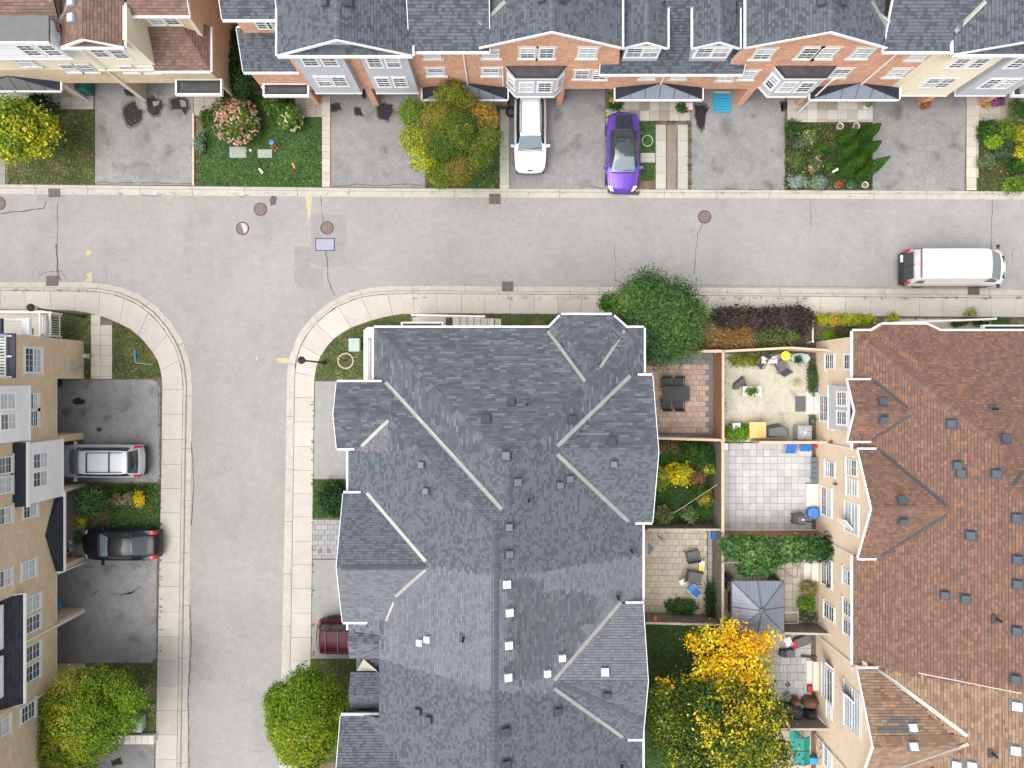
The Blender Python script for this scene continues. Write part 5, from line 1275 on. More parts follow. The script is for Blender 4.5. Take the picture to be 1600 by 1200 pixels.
def crown(name, parent, lobes, n, size, pal, seed, spread=.16, per=26, flat=.0, inner=.25, bias=None, up=-.35, asp=.55, lc=None, mixp=.35):
    """lobes: (cx,cy,cz,rx,ry,rz) ; pal: list of (rgb, weight); bias(x,y,z,rng)->colour or None"""
    ns = np.random.RandomState(seed); L_ = np.array(lobes, float); area = (L_[:, 3] * L_[:, 4] + L_[:, 3] * L_[:, 5] + L_[:, 4] * L_[:, 5]); area /= area.sum()
    ncl = max(6, n // per); li = ns.choice(len(L_), ncl, p=area)
    d = ns.normal(size=(ncl, 3)); d /= np.linalg.norm(d, axis=1, keepdims=True); d[:, 2] = np.where(d[:, 2] < up, -d[:, 2], d[:, 2])
    rad = np.where(ns.rand(ncl) < inner, ns.uniform(.35, .8, ncl), ns.uniform(.9, 1.05, ncl))[:, None]
    C0 = L_[li, :3] + d * L_[li, 3:6] * rad
    cw = np.array([w for _, w in pal]); cw = cw / cw.sum(); pc = np.array([c for c, _ in pal])
    lcol = pc[ns.choice(len(pal), len(L_), p=cw)]
    if lc:
        for i_, c_ in lc.items(): lcol[i_] = c_
    cc = np.where((ns.rand(ncl) < mixp)[:, None], pc[ns.choice(len(pal), ncl, p=cw)], lcol[li]) * ns.uniform(.78, 1.22, (ncl, 1))
    if bias is not None:
        for i in range(ncl):
            r_ = bias(C0[i, 0], C0[i, 1], C0[i, 2], ns)
            if r_ is not None: cc[i] = np.array(r_) * ns.uniform(.8, 1.2)
    idx = ns.randint(0, ncl, n); P = C0[idx] + ns.normal(size=(n, 3)) * spread * np.array([1, 1, .7]); N_ = d[idx] + np.array([0, 0, .5 + flat])
    V, F = leaf_quads(P, N_, size * ns.uniform(.45, 1.5, n), ns, asp)
    C = cc[idx] * ns.uniform(.65, 1.35, (n, 1)) * 1.35; C = np.clip(C * (1 + ns.normal(size=(n, 3)) * .05), 0.005, .9)
    return np_mesh(name, V, F, C, 'leaf', parent)
def tree(name, label, x, y, z, lobes, n, size, pal, seed, trunk_r=.12, **k):
    """lobes relative to the base point"""
    t = thing(name, label, 'tree' if 'shrub' not in name and 'hydrangea' not in name else 'shrub', (x, y, z))
    cz = sum(l[2] for l in lobes) / len(lobes)
    b = MB(); b.tube([(0, 0, 0), (.03, .02, cz * .35), (-.03, .04, cz * .7), (0, 0, cz)], [trunk_r * 1.25, trunk_r, trunk_r * .8, trunk_r * .45], 9); b.build('trunk', 'bark', t)
    r_ = random.Random(seed); nl = min(8, max(3, len(lobes)))
    for i in range(nl):
        l = lobes[i % len(lobes)]; a = r_.uniform(0, 6.28); st = cz * r_.uniform(.3, .65); e = (l[0] * .8 + math.cos(a) * l[3] * .45, l[1] * .8 + math.sin(a) * l[4] * .45, l[2] + l[5] * .3)
        b = MB(); b.tube([(0, 0, st), (e[0] * .4, e[1] * .4, st + (e[2] - st) * .55), e], [trunk_r * .5, trunk_r * .35, trunk_r * .1], 6); b.build('limb', 'bark', t)
    crown('crown', t, lobes, n, size, pal, seed, **k); return t
def lobes_dome(rx, ry, cz, rz, k, seed, small=.42, ring=.68):
    r_ = random.Random(seed); out = [(0, 0, cz, rx * .72, ry * .72, rz * .85)]
    for i in range(k):
        a = 6.283 * i / k + r_.uniform(-.25, .25); q = ring * r_.uniform(.85, 1.08); s = small * r_.uniform(.8, 1.2)
        out.append((math.cos(a) * rx * q, math.sin(a) * ry * q, cz + rz * r_.uniform(-.35, .15), rx * s, ry * s, rz * .5))
    for i in range(k // 2):
        a = r_.uniform(0, 6.28); out.append((math.cos(a) * rx * .35, math.sin(a) * ry * .35, cz + rz * .45, rx * .38, ry * .38, rz * .5))
    return out
G1 = (.055, .105, .018); G2 = (.085, .145, .022); G3 = (.035, .075, .016); YG = (.22, .26, .02); YL = (.55, .42, .02); OR = (.38, .17, .03); GD = (.6, .33, .01)
# autumn tree in front of the red brick terrace
def P3(px, py, z): p = W(px, py, z); return p.x, p.y
def tree_at(name, label, cpx, cpy, zc, base_off, rx, ry, rz, k, n, size, pal, seed, zbase=.1, trunk_r=.12, lobes=None, dome=None, **kk):
    """crown centre seen at photo point (cpx,cpy) at height zc"""
    X, Y = P3(cpx, cpy, zc)
    lb = lobes or lobes_dome(rx, ry, zc - zbase, rz, k, seed, **(dome or {}))
    return tree(name, label, X + base_off[0], Y + base_off[1], zbase, [(l[0] - base_off[0], l[1] - base_off[1], l[2], *l[3:]) for l in lb], n, size, pal, seed, trunk_r, **kk)
def bias_t1(x, y, z, ns):
    r = ns.rand()
    if x < -1.3 and r < .55: return YG if r > .2 else (.42, .42, .02)
    if x > .7 and y > .2 and r < .34: return OR
    if y < -.6 and r < .22: return (.34, .21, .04)
    if r > .92: return (.32, .22, .04)
    return None
l1 = [(0, 0, 3.6, 1.5, 1.6, 1.2)]
for (u, v, r_) in [(-2.0, 1.2, .8), (-1.9, -.2, .85), (-1.4, -1.2, .8), (.1, 2.0, .95), (.9, 1.5, .8), (1.8, .9, .85), (2.0, -.1, .8), (1.5, -1.0, .85), (.4, -1.8, .9), (-.5, -2.1, .75), (.7, .2, .8), (-.6, .7, .85), (-.3, -.9, .8)]:
    l1.append((u, v, 3.5 + (.6 if abs(u) + abs(v) < 1.5 else -.1), r_, r_, r_ * .8))
tree_at('maple_tree', 'round lobed tree turning yellow and orange in front of the red brick terrace', 703, 211, 3.6, (0, 0), 0, 0, 0, 0, 52000, .048, [(G1, 3), ((.10, .13, .02), 4), ((.15, .16, .02), 3), ((.20, .16, .03), 1.2)], 21, lc={1: (.10, .17, .02), 2: (.24, .28, .02), 3: (.30, .33, .02), 5: (.16, .14, .03), 6: (.30, .17, .04), 9: (.17, .13, .03), 12: (.20, .16, .03), 11: (.05, .09, .02)}, mixp=.25, lobes=[(a, b_, c, r1 * .88, r2 * .88, r3 * .95) for a, b_, c, r1, r2, r3 in l1], spread=.11, inner=.12, per=18)
# big feathery green tree by the roof corner
def bias_w(x, y, z, ns):
    return (.11, .17, .035) if ns.rand() < .18 else None
lw = lobes_dome(2.15, 2.0, 4.4, 1.9, 9, 5, .34, .8)
tree_at('locust_tree', 'large feathery dark green tree at the corner of the grey roof', 1021, 499, 4.4, (.2, .3), 0, 0, 0, 0, 52000, .115, [((.048, .105, .034), 5), ((.075, .150, .045), 4), ((.022, .055, .018), 2.5)], 22, lobes=lw, bias=bias_w, spread=.30, per=24, asp=.17, trunk_r=.16)
tree_at('young_shrub', 'small loose green shrub between pavement and the feathery tree', 953, 474, 1.6, (0, 0), .55, .45, .6, 5, 2200, .06, [((.05, .11, .02), 3), ((.10, .16, .03), 2)], 23, trunk_r=.03)
# dome-shaped tree at bottom centre
def bias_d(x, y, z, ns):
    r = ns.rand()
    if y < .6 and abs(x) < 1.3 and r < .30: return (.26, .27, .02)
    if r > .9: return (.20, .22, .02)
    return None
ld = [(0, 0, 3.3, 2.1, 2.4, 2.1)] + lobes_dome(2.35, 2.6, 3.4, 1.9, 13, 6, .26, .74)[1:]
tree_at('maple_tree', 'dense dome-shaped green tree on the lawn at the bottom of the side street', 480, 1121, 3.6, (0, 0), 0, 0, 0, 0, 64000, .050, [((.085, .15, .012), 5), ((.12, .20, .015), 4), ((.03, .07, .012), 2)], 24, lobes=ld, bias=bias_d, spread=.11, inner=.1, per=16)
lb = [(0, 0, 3.7, 2.0, 1.7, 1.5)] + [(u, v, 3.5, r_, r_, r_ * .8) for (u, v, r_) in [(-1.9, .6, .9), (-.9, 1.6, 1.0), (.3, 1.7, .95), (1.6, 1.5, .85), (2.3, .9, .8), (1.9, -.1, .9), (1.0, -1.2, .9), (-.2, -1.8, 1.0), (-1.6, -1.5, 1.0), (-2.4, -.6, .8), (.6, .6, .9), (-.7, .1, .9), (-1.8, -2.6, .9), (-.6, -2.9, .9), (-2.8, -1.8, .9), (-3.2, -.6, .7), (-3.4, -2.6, .8), (-1.2, -3.4, .9)]]
def bias_b(x, y, z, ns):
    r = ns.rand()
    if x < 0 and r < .34: return (.26, .26, .02) if r < .24 else (.26, .17, .03)
    return (.17, .2, .02) if r > .85 else None
tree_at('maple_tree', 'wide green and golden tree against the tan brick block at bottom left', 138, 1118, 3.7, (.2, .2), 0, 0, 0, 0, 64000, .052, [((.075, .14, .013), 5), ((.12, .20, .016), 4), ((.17, .20, .02), 1.5), ((.03, .075, .012), 2)], 25, lobes=[(a, b_, c, r1 * .92, r2 * .92, r3) for a, b_, c, r1, r2, r3 in lb], bias=bias_b, spread=.12, per=18, inner=.12, mixp=.3)
# big yellow maple between the blocks
lm = [(0, -.6, 4.2, 2.0, 2.0, 1.6)] + [(u, v, 4.0, r_, r_, r_ * .7) for (u, v, r_) in [(.6, .9, .9), (-1.5, .4, .9), (-2.7, .1, .65), (2.0, .4, .9), (2.6, -.6, 1.0), (2.4, -2.0, 1.0), (-2.8, -1.0, 1.0), (-2.2, -2.2, 1.0), (.4, -2.4, 1.3), (-.6, -.4, 1.2), (1.0, -.6, 1.1), (3.2, -2.8, .8), (1.6, -3.4, 1.1), (-1.0, -3.4, 1.2)]]
def bias_y(x, y, z, ns):
    r = ns.rand()
    if y > -.6 and x > -1.0 and r < .34: return YL if r < .12 else (.42, .34, .02)
    if x > .2: return (.27, .26, .02) if r < .3 else ((.42, .32, .02) if r < .42 else None)
    return (.32, .27, .02) if r < .15 else None
sm_ = tree_at('sugar_maple', 'big maple with golden yellow upper branches and green lower crown between the two blocks', 1118, 1098, 4.2, (-.3, -.6), 0, 0, 0, 0, 42000, .08, [((.06, .10, .02), 5), ((.10, .14, .025), 3), ((.035, .06, .015), 3)], 26, lobes=lm, bias=bias_y, spread=.26, per=34, trunk_r=.17)
gl = [(.3 + u, .6 + v, 3.9 + w_, r_, r_ * .8, r_ * .5) for (u, v, w_, r_) in [(-.2, 3.5, 0, .45), (.7, 3.0, .2, .7), (1.6, 3.1, .1, .6), (2.5, 3.0, 0, .6), (3.0, 3.4, 0, .35), (-.6, 2.5, .1, .55), (1.4, 2.3, .2, .8), (.2, 2.1, .2, .6), (2.4, 1.9, 0, .6), (-.7, 1.5, 0, .6), (.6, 1.3, .3, .7), (1.9, 1.1, .1, .8), (-1.0, 3.1, -.3, .3), (.9, 3.9, 0, .35), (-2.7, .7, 0, .4)]]
crown('crown', sm_, gl, 5400, .085, [(GD, 4), ((.66, .40, .01), 3), (YL, 2), ((.22, .2, .03), 1.2)], 27, spread=.22, per=16, inner=.1)
for e in ((.9, 3.6), (2.2, 3.4), (-.3, 3.0), (2.3, 2.0)): b = MB(); b.tube([(0, 0, 2.2), (e[0] * .5, e[1] * .5, 3.4), (e[0], e[1], 3.95)], [.07, .045, .015], 6); b.build('limb', 'bark', sm_)
tree_at('maple_tree', 'yellow-green tree cut by the left edge of the photo beside the top left lawn', 28, 203, 3.0, (0, 0), 1.7, 1.6, 1.2, 8, 15000, .08, [((.16, .22, .02), 4), ((.36, .34, .02), 3), ((.08, .14, .02), 3)], 27, spread=.2)
# shrubs, hedges and beds ---------------------------------------------------
def bush(name, label, px, py, z, rx, ry, rz, n, size, pal, seed, group=None, parent=None, lift=.1, spread=.1, k=6, cat='shrub', per=18):
    X, Y = P3(px, py, z + lift)
    t = thing(name, label, cat, (X, Y, lift), 0, group)
    b = MB(); r_ = random.Random(seed)
    for i in range(5): a = r_.uniform(0, 6.28); b.tube([(0, 0, -.03), (math.cos(a) * rx * .3, math.sin(a) * ry * .3, z * .6), (math.cos(a) * rx * .6, math.sin(a) * ry * .6, z)], [.02, .014, .006], 5)
    b.build('stem', 'bark', t)['kind'] = 'stuff'
    crown('foliage', t, lobes_dome(rx, ry, z, rz, k, seed, .45, .6), n, size, pal, seed, spread=spread, per=per, inner=.15); return t
def flowerheads(t, rx, ry, z, n, r, cols, seed, m='tile'):
    ns = random.Random(seed); b = MB()
    for i in range(n):
        a = ns.uniform(0, 6.28); q = math.sqrt(ns.random()); x, y = math.cos(a) * rx * q, math.sin(a) * ry * q; zz = z * (1 - .55 * q * q) + ns.uniform(-.04, .05); c = jit(ns.choice(cols), .15, ns); rr_ = r * ns.uniform(.75, 1.25)
        b.addf([(x - rr_, y, zz - rr_ * .6), (x, y - rr_, zz - rr_ * .6), (x + rr_, y, zz - rr_ * .6), (x, y + rr_, zz - rr_ * .6), (x, y, zz + rr_ * .9), (x - rr_ * .6, y - rr_ * .6, zz), (x + rr_ * .6, y - rr_ * .6, zz), (x + rr_ * .6, y + rr_ * .6, zz), (x - rr_ * .6, y + rr_ * .6, zz)],
               [(0, 5, 4), (5, 1, 4), (1, 6, 4), (6, 2, 4), (2, 7, 4), (7, 3, 4), (3, 8, 4), (8, 0, 4)], 0, c)
    o = b.build('flower_head', 'leaf', t); o['kind'] = 'stuff'; return o
hy = bush('hydrangea_shrub', 'big round hydrangea covered in pink flower heads at the edge of the lawn', 367, 187, .9, 1.42, 1.38, .7, 5500, .07, [((.04, .09, .015), 4), ((.07, .13, .02), 2)], 31, k=8)
flowerheads(hy, 1.42, 1.38, 1.62, 380, .085, [(.62, .32, .25), (.66, .42, .32), (.52, .25, .2), (.7, .56, .42)], 1)
hy = bush('hydrangea_shrub', 'hydrangea with cream flower heads on the lawn beside the grey bays', 453, 183, .7, .72, .8, .5, 2400, .065, [((.05, .11, .015), 4), ((.10, .16, .03), 2)], 32)
flowerheads(hy, .72, .8, 1.15, 70, .085, [(.55, .6, .28), (.62, .62, .4), (.45, .52, .2)], 2)
hy = bush('hydrangea_shrub', 'small hydrangea with a few pink heads under the black flat porch roof', 430, 166, .7, .62, .6, .45, 1600, .06, [((.04, .09, .015), 4)], 33)
flowerheads(hy, .6, .6, 1.1, 34, .08, [(.52, .25, .18), (.55, .4, .28)], 3)
GP = [((.035, .085, .018), 4), ((.06, .12, .02), 3), ((.02, .05, .012), 2)]
def long_bush(name, label, x0, x1, y0, y1, h, n, size, pal, seed, **k):
    nx = max(2, int((x1 - x0) / 16)); t = None
    X, Y = P3((x0 + x1) / 2, (y0 + y1) / 2, h * .7); t = thing(name, label, 'shrub', (X, Y, .1)); lb = []; r_ = random.Random(seed)
    for i in range(nx):
        px = x0 + (x1 - x0) * (i + .5) / nx; p = P3(px, (y0 + y1) / 2 + r_.uniform(-2, 2), h * .7); w_ = (x1 - x0) * .0372 / nx
        lb.append((p[0] - X, p[1] - Y, h * .55, w_ * .68, (y1 - y0) * .0372 / 2 * r_.uniform(.8, 1.1), h * .5 * r_.uniform(.8, 1.15)))
    crown('foliage', t, lb, n, size, pal, seed, inner=.15, **k)
    b = MB()
    for l in lb: b.tube([(l[0], l[1], -.03), (l[0] + .05, l[1], l[2])], [.03, .012], 5)
    b.build('stem', 'bark', t)['kind'] = 'stuff'; return t
long_bush('side_shrub', 'dark ivy-like shrub along the brick gap between the two top left houses', 366, 384, 40, 150, 1.2, 5000, .07, [((.02, .05, .012), 3), ((.035, .075, .018), 2)], 34, spread=.12)
tree_at('young_shrub', 'dark hedge shrub in the gap beside the pink hydrangea', 383, 128, 1.4, (0, 0), .45, .8, .7, 5, 2500, .065, [((.02, .05, .012), 3), ((.035, .075, .018), 2)], 35, trunk_r=.03)
bush('garden_shrub', 'dark spiky shrub in front of the black porch canopy at top left', 62, 163, .6, .9, .5, .45, 1800, .08, [((.015, .03, .012), 3), ((.03, .05, .02), 2)], 36)
bush('ornamental_grass', 'small blue-green tuft of leaves at the driveway edge left of the pink hydrangea', 313, 222, .35, .3, .55, .3, 900, .06, [((.12, .18, .13), 3), ((.18, .2, .1), 1)], 37, cat='plant')
bush('garden_shrub', 'green shrub at the porch corner left of the pink hydrangea', 322, 182, .4, .3, .4, .3, 800, .06, GP, 38)
# thujas
def thuja(px, py, h, r, label, seed):
    X, Y = XY(px, py); r *= .8; t = thing('thuja_tree', label, 'tree', (X, Y, .1), 0, None)
    b = MB(); b.tube([(0, 0, 0), (0, 0, h * .8)], [.05, .015], 6); b.build('trunk', 'bark', t)
    ns = np.random.RandomState(seed); n = 4200; u = 1 - np.sqrt(ns.rand(n)); a = ns.rand(n) * 6.283; zz = .05 + u * h
    rr_ = r * (1 - u) ** .75 * ns.uniform(.75, 1.05, n) * (1 + .12 * np.sin(a * 5 + zz * 3)); P = np.stack([np.cos(a) * rr_, np.sin(a) * rr_, zz], 1)
    V, F = leaf_quads(P, np.stack([np.cos(a), np.sin(a), np.full(n, .6)], 1), .045 * ns.uniform(.7, 1.3, n), ns, .45)
    pc = np.array([(.035, .095, .012), (.055, .13, .016), (.02, .055, .01)]); C = pc[ns.choice(3, n, p=[.5, .3, .2])] * ns.uniform(.9, 1.6, (n, 1)); np_mesh('crown', V, F, C, 'leaf', t)
for i, (x, y, h, r, lab) in enumerate([(1316, 219, 1.7, .55, 'short thuja nearest the two pots below the porch paving, left column'), (1349, 213, 1.9, .6, 'thuja at the top right corner of the cone tree group by the driveway'),
    (1315, 243, 1.9, .55, 'middle thuja in the left column of cone trees'), (1347, 240, 2.1, .58, 'middle thuja in the right column beside the driveway'),
    (1317, 268, 2.9, .6, 'tall thuja at the lower left of the cone tree group'), (1345, 272, 3.2, .62, 'tallest thuja, lower right, its tip leaning over the driveway')]):
    thuja(x, y, h, r, lab, 50 + i)
def pot(px, py, r, h, m, label, plant=None, soil='soil', name='plant_pot'):
    X, Y = XY(px, py); t = thing(name, label, 'pot', (X, Y, .1)); b = MB()
    b.lathe(0, 0, [(r * .75, 0), (r, h), (r * .88, h), (r * .8, h * .82)], 18); b.build('pot_shell', m, t); b = MB(); b.lathe(0, 0, [(r * .78, h * .83), (.01, h * .86)], 14); b.build('potting_soil', soil, t)
    if plant: crown('foliage', t, [(0, 0, h + r * .4, r * .9, r * .9, r * .7)], 260, .05, plant, int(px), spread=.06, per=12)
    return t
for (x, y, lab) in [(1309, 200, 'pale ring-rimmed pot left of two under the porch paving by the cone trees'), (1334, 200, 'pale ring-rimmed pot right of two under the porch paving by the cone trees')]:
    pot(x, y, .20, .25, 'offwhite', lab)
pot(1306, 291, .19, .22, 'offwhite', 'leftmost of the three pale pots at the kerb below the cone trees', [((.3, .08, .05), 1), (G1, 2)])
pot(1325, 291, .19, .22, 'offwhite', 'middle of the three pale pots at the kerb below the cone trees', [((.05, .12, .05), 2)])
pot(1348, 291, .19, .22, 'offwhite', 'rightmost of the three pale pots at the kerb below the cone trees')
# mixed bed at left of the thujas
bed = [(1240, 200, .5, .5, 'round dark green shrub at the top left corner of the mixed front bed', GP), (1252, 222, .45, .5, 'grey-green low shrub in the upper half of the mixed front bed', [((.08, .11, .06), 3), ((.13, .15, .09), 2)]),
       (1266, 215, .3, .3, 'pale yellow flowering plant in the middle of the mixed front bed', [((.38, .36, .16), 3), ((.1, .14, .04), 3)]), (1285, 232, .5, .4, 'loose green shrub at the right of the mixed front bed', GP),
       (1245, 250, .55, .45, 'broad green plant at the left of the mixed front bed', [((.06, .11, .03), 3), ((.12, .15, .06), 2)]), (1272, 256, .5, .4, 'green plant with pink blooms in the lower mixed front bed', [((.07, .11, .04), 5), ((.5, .28, .2), 1)]),
       (1245, 284, .7, .35, 'silvery lavender clump at the kerb corner of the mixed front bed', [((.20, .24, .22), 3), ((.28, .32, .3), 2)]), (1277, 286, .5, .3, 'silvery lavender clump right of the first one at the kerb', [((.22, .26, .24), 3), ((.15, .2, .14), 2)]),
       (1296, 262, .3, .35, 'thin leafy plant between the bed and the tall cone trees', GP)]
for i, (x, y, rx, ry, lab, pal) in enumerate(bed): bush('garden_shrub', lab, x, y, .35, rx, ry, .28, 1100, .05, pal, 70 + i)
bed = [(1545, 203, .7, .6, 'dark green shrub at the upper left of the right-hand front garden', GP), (1552, 222, .4, .35, 'bright lime shrub in the right-hand front garden', [((.20, .30, .02), 3), ((.12, .2, .02), 2)]), (1575, 205, .7, .6, 'lime and green shrub in the middle of the right-hand front garden', [((.16, .24, .02), 3), ((.08, .14, .02), 3)]),
       (1592, 172, .6, .7, 'tall green shrub under the black flat porch roof at the right edge', [((.08, .15, .02), 3), ((.05, .1, .02), 3)]), (1592, 210, .5, .6, 'yellowing shrub at the right edge of the photo', [((.3, .3, .02), 3), ((.12, .18, .02), 2)]),
       (1566, 240, .6, .5, 'blue-green perennial clump in the right-hand front garden', [((.07, .11, .06), 3), ((.04, .07, .03), 2)]), (1594, 242, .4, .5, 'yellow shrub at the right edge below the yellowing one', [((.45, .4, .03), 3), ((.12, .18, .02), 2)]),
       (1584, 288, .7, .6, 'light green bush at the kerb in the lower right of the right-hand garden', [((.13, .22, .03), 3), ((.08, .15, .02), 2)]), (1540, 252, .4, .5, 'loose grey-green weeds in the right-hand front garden', [((.1, .13, .06), 3)]), (1590, 260, .5, .5, 'mid green clump between yellow shrub and kerb bush', GP)]
for i, (x, y, rx, ry, lab, pal) in enumerate(bed): bush('garden_shrub', lab, x, y, .45, rx, ry, .4, 1500, .055, pal, 90 + i)
# west front gardens
tree_at('young_shrub', 'feathery green shrub beside the silver car', 141, 782, 1.0, (0, 0), .75, .8, .7, 7, 4200, .06, [((.045, .10, .03), 4), ((.08, .14, .04), 2)], 110, trunk_r=.04)
bush('garden_shrub', 'pale dry-leaved plant in the middle of the left front garden', 190, 781, .25, .9, .35, .2, 1100, .05, [((.34, .26, .16), 3), ((.12, .14, .05), 3)], 111)
y_ = [((.62, .46, .02), 5), ((.10, .15, .02), 2)]
bush('flower_clump', 'clump of yellow flowers in the left front garden near the pavement', 217, 780, .3, .33, .4, .22, 900, .045, y_, 112, cat='flowers'); bush('flower_clump', 'yellow flowers by the porch step next to two white pots', 124, 816, .5, .35, .25, .3, 700, .045, y_, 113, cat='flowers')
bush('garden_shrub', 'small green pot plant below the yellow porch flowers', 125, 841, .4, .28, .35, .3, 500, .05, GP, 114)
bush('ground_cover', 'low green ground cover along the upper edge of the left front garden', 205, 765, .12, 1.6, .25, .1, 1200, .045, GP, 115, cat='plants')
bush('garden_shrub', 'dark green shrub filling the strip by the grey paver driveway', 520, 780, .5, .95, 1.1, .4, 4200, .065, [((.018, .05, .018), 3), ((.035, .08, .025), 3)], 116)
# beds north of the patios
def bias_r(x, y, z, ns): return (.30, .13, .06) if (x < -.4 and ns.rand() < .55) else None
long_bush('smoke_bush', 'long dark purple smoke bush hedge behind the pavement', 1112, 1262, 484, 518, 1.5, 13000, .075, [((.045, .030, .030), 4), ((.068, .048, .050), 3), ((.045, .048, .02), 2)], 120, spread=.16)
long_bush('spirea_shrub', 'tall feathery shrub turning russet in front of the purple hedge', 1104, 1170, 506, 543, 1.5, 10000, .06, [((.21, .11, .045), 3), ((.12, .13, .04), 4), ((.25, .15, .07), 2)], 121, spread=.16)
long_bush('spirea_shrub', 'feathery olive green shrub right of the russet one', 1166, 1238, 508, 543, 1.4, 8500, .06, [((.12, .14, .05), 4), ((.17, .16, .06), 2), ((.07, .09, .03), 2)], 122, spread=.16)
long_bush('clipped_hedge', 'bright yellow-green hedge turning orange at its right end by the pavement', 1277, 1362, 493, 508, .8, 6500, .055, [((.32, .32, .02), 4), ((.20, .26, .02), 3), ((.4, .24, .04), 1.5)], 123, spread=.09)
bush('garden_shrub', 'small bright green shrub against the brick corner below the yellow hedge', 1293, 525, .4, .35, .3, .3, 900, .05, [((.12, .24, .02), 1)], 124); bush('garden_shrub', 'olive shrub by the white barrier post next to the yellow hedge', 1257, 500, .3, .3, .35, .3, 700, .05, [((.13, .18, .04), 1)], 125)
bush('garden_shrub', 'low brown-green shrub between hedge and brick corner', 1328, 520, .3, .8, .3, .25, 1200, .05, [((.09, .075, .035), 3), ((.07, .1, .03), 2)], 126); bush('garden_shrub', 'small yellow-green shrub at the start of the white walkway rail', 1396, 497, .35, .35, .22, .3, 700, .05, [((.26, .3, .03), 1)], 127)
long_bush('planter_shrub', 'row of green plants along the walkway behind the white rail', 1488, 1540, 500, 507, .4, 1500, .05, GP, 128, spread=.07); bush('weed_tuft', 'small weed tuft growing over the white walkway rail', 1518, 489, .5, .22, .2, .3, 350, .05, [((.2, .22, .06), 1)], 129, cat='plant')
# grey-green box under the trees edge
# patio corner plants and yard
bush('garden_shrub', 'yellow-green creeper at the top left of the white concrete patio', 1166, 563, .35, .95, .3, .25, 2200, .05, [((.22, .24, .03), 3), ((.09, .12, .03), 3)], 130)
bush('garden_shrub', 'lush green plants around the grey box in the lower left of the concrete patio', 1150, 676, .5, .8, .42, .35, 3200, .065, [((.08, .17, .02), 3), ((.12, .22, .02), 2)], 131)
bush('garden_shrub', 'narrow plants along the buff wall at the edge of the concrete patio', 1268, 590, .3, .22, 1.1, .25, 1500, .05, [((.05, .085, .03), 3), ((.1, .12, .05), 1)], 132)
Y1 = [(1045, 697, .6, .35, 'brown dried shrub at the top left of the overgrown yard', [((.16, .10, .05), 3), ((.08, .09, .03), 2)]), (1078, 700, .8, .45, 'dark green leafy shrub at the top of the overgrown yard', GP), (1100, 712, .6, .7, 'large dark green shrub in the top right corner of the overgrown yard', [((.02, .06, .015), 3), ((.04, .1, .02), 3)]),
      (1062, 742, .85, .65, 'bright yellow shrub in the middle of the overgrown yard', [((.55, .46, .02), 4), ((.25, .28, .02), 3)]), (1034, 748, .3, .65, 'narrow yellow-green plant beside the roof edge in the overgrown yard', [((.16, .2, .03), 3), ((.3, .3, .03), 1)]),
      (1088, 748, .5, .4, 'russet brown shrub right of the yellow one in the overgrown yard', [((.2, .10, .05), 3), ((.12, .08, .04), 2)]), (1105, 730, .35, .3, 'green plant with yellow blooms near the fence in the overgrown yard', [((.3, .3, .03), 1), ((.06, .12, .02), 2)]),
      (1092, 766, .5, .4, 'green fern-like plant in the overgrown yard', GP), (1100, 778, .35, .45, 'orange-yellow plant by the fence in the overgrown yard', [((.3, .22, .04), 2), ((.1, .14, .02), 2)]), (1078, 802, .45, .4, 'pale seed-head plant in the lower overgrown yard', [((.3, .3, .2), 2), ((.08, .13, .03), 3)]),
      (1036, 806, .5, .55, 'tangled dry plant at the lower left of the overgrown yard', [((.2, .2, .08), 2), ((.09, .12, .03), 2)])]
for i, (x, y, rx, ry, lab, pal) in enumerate(Y1): bush('garden_shrub', lab, x, y, .55, rx, ry, .45, 1700, .06, pal, 140 + i)
bush('garden_vine', 'green creeper spilling over the bottom of the cream patio', 1065, 948, .25, .95, .42, .2, 2600, .06, [((.04, .09, .02), 3), ((.07, .13, .03), 2)], 160, cat='vine'); bush('garden_vine', 'dark creeper climbing the corner of the grey fence by the cream patio', 1108, 935, .5, .16, 1.0, .4, 1300, .06, [((.02, .055, .015), 1)], 161, cat='vine')
# vine pergola
X, Y = P3(1208, 862, 2.1); vt = thing('vine_pergola', 'wide green grape vine spread on a frame behind the brown fence', 'vine', (X, Y, .1))
b = MB()
for x in (-2.6, -.8, 1.2, 2.7):
    for y in (-.6, .7): b.box(x - .04, x + .04, y - .04, y + .04, 0, 1.95)
for y in (-.6, .7): b.box(-2.9, 3.0, y - .04, y + .04, 1.95, 2.03)
b.build('frame', 'wood_grey', vt)
crown('foliage', vt, [(-2.3, .25, 2.1, .75, .55, .25), (-1.3, .05, 2.1, .9, .8, .3), (-.2, .0, 2.1, .9, .8, .3), (.9, .2, 2.15, .9, .62, .28), (2.0, .25, 2.15, .9, .6, .28), (2.8, .2, 2.1, .4, .6, .25), (-1.5, -.9, 1.9, .35, .5, .3), (-.4, -.9, 1.9, .3, .4, .3)], 9000, .10, [((.035, .095, .025), 4), ((.06, .13, .04), 3), ((.10, .17, .05), 1.5), ((.02, .055, .015), 2)], 165, spread=.13, per=10, inner=.3)
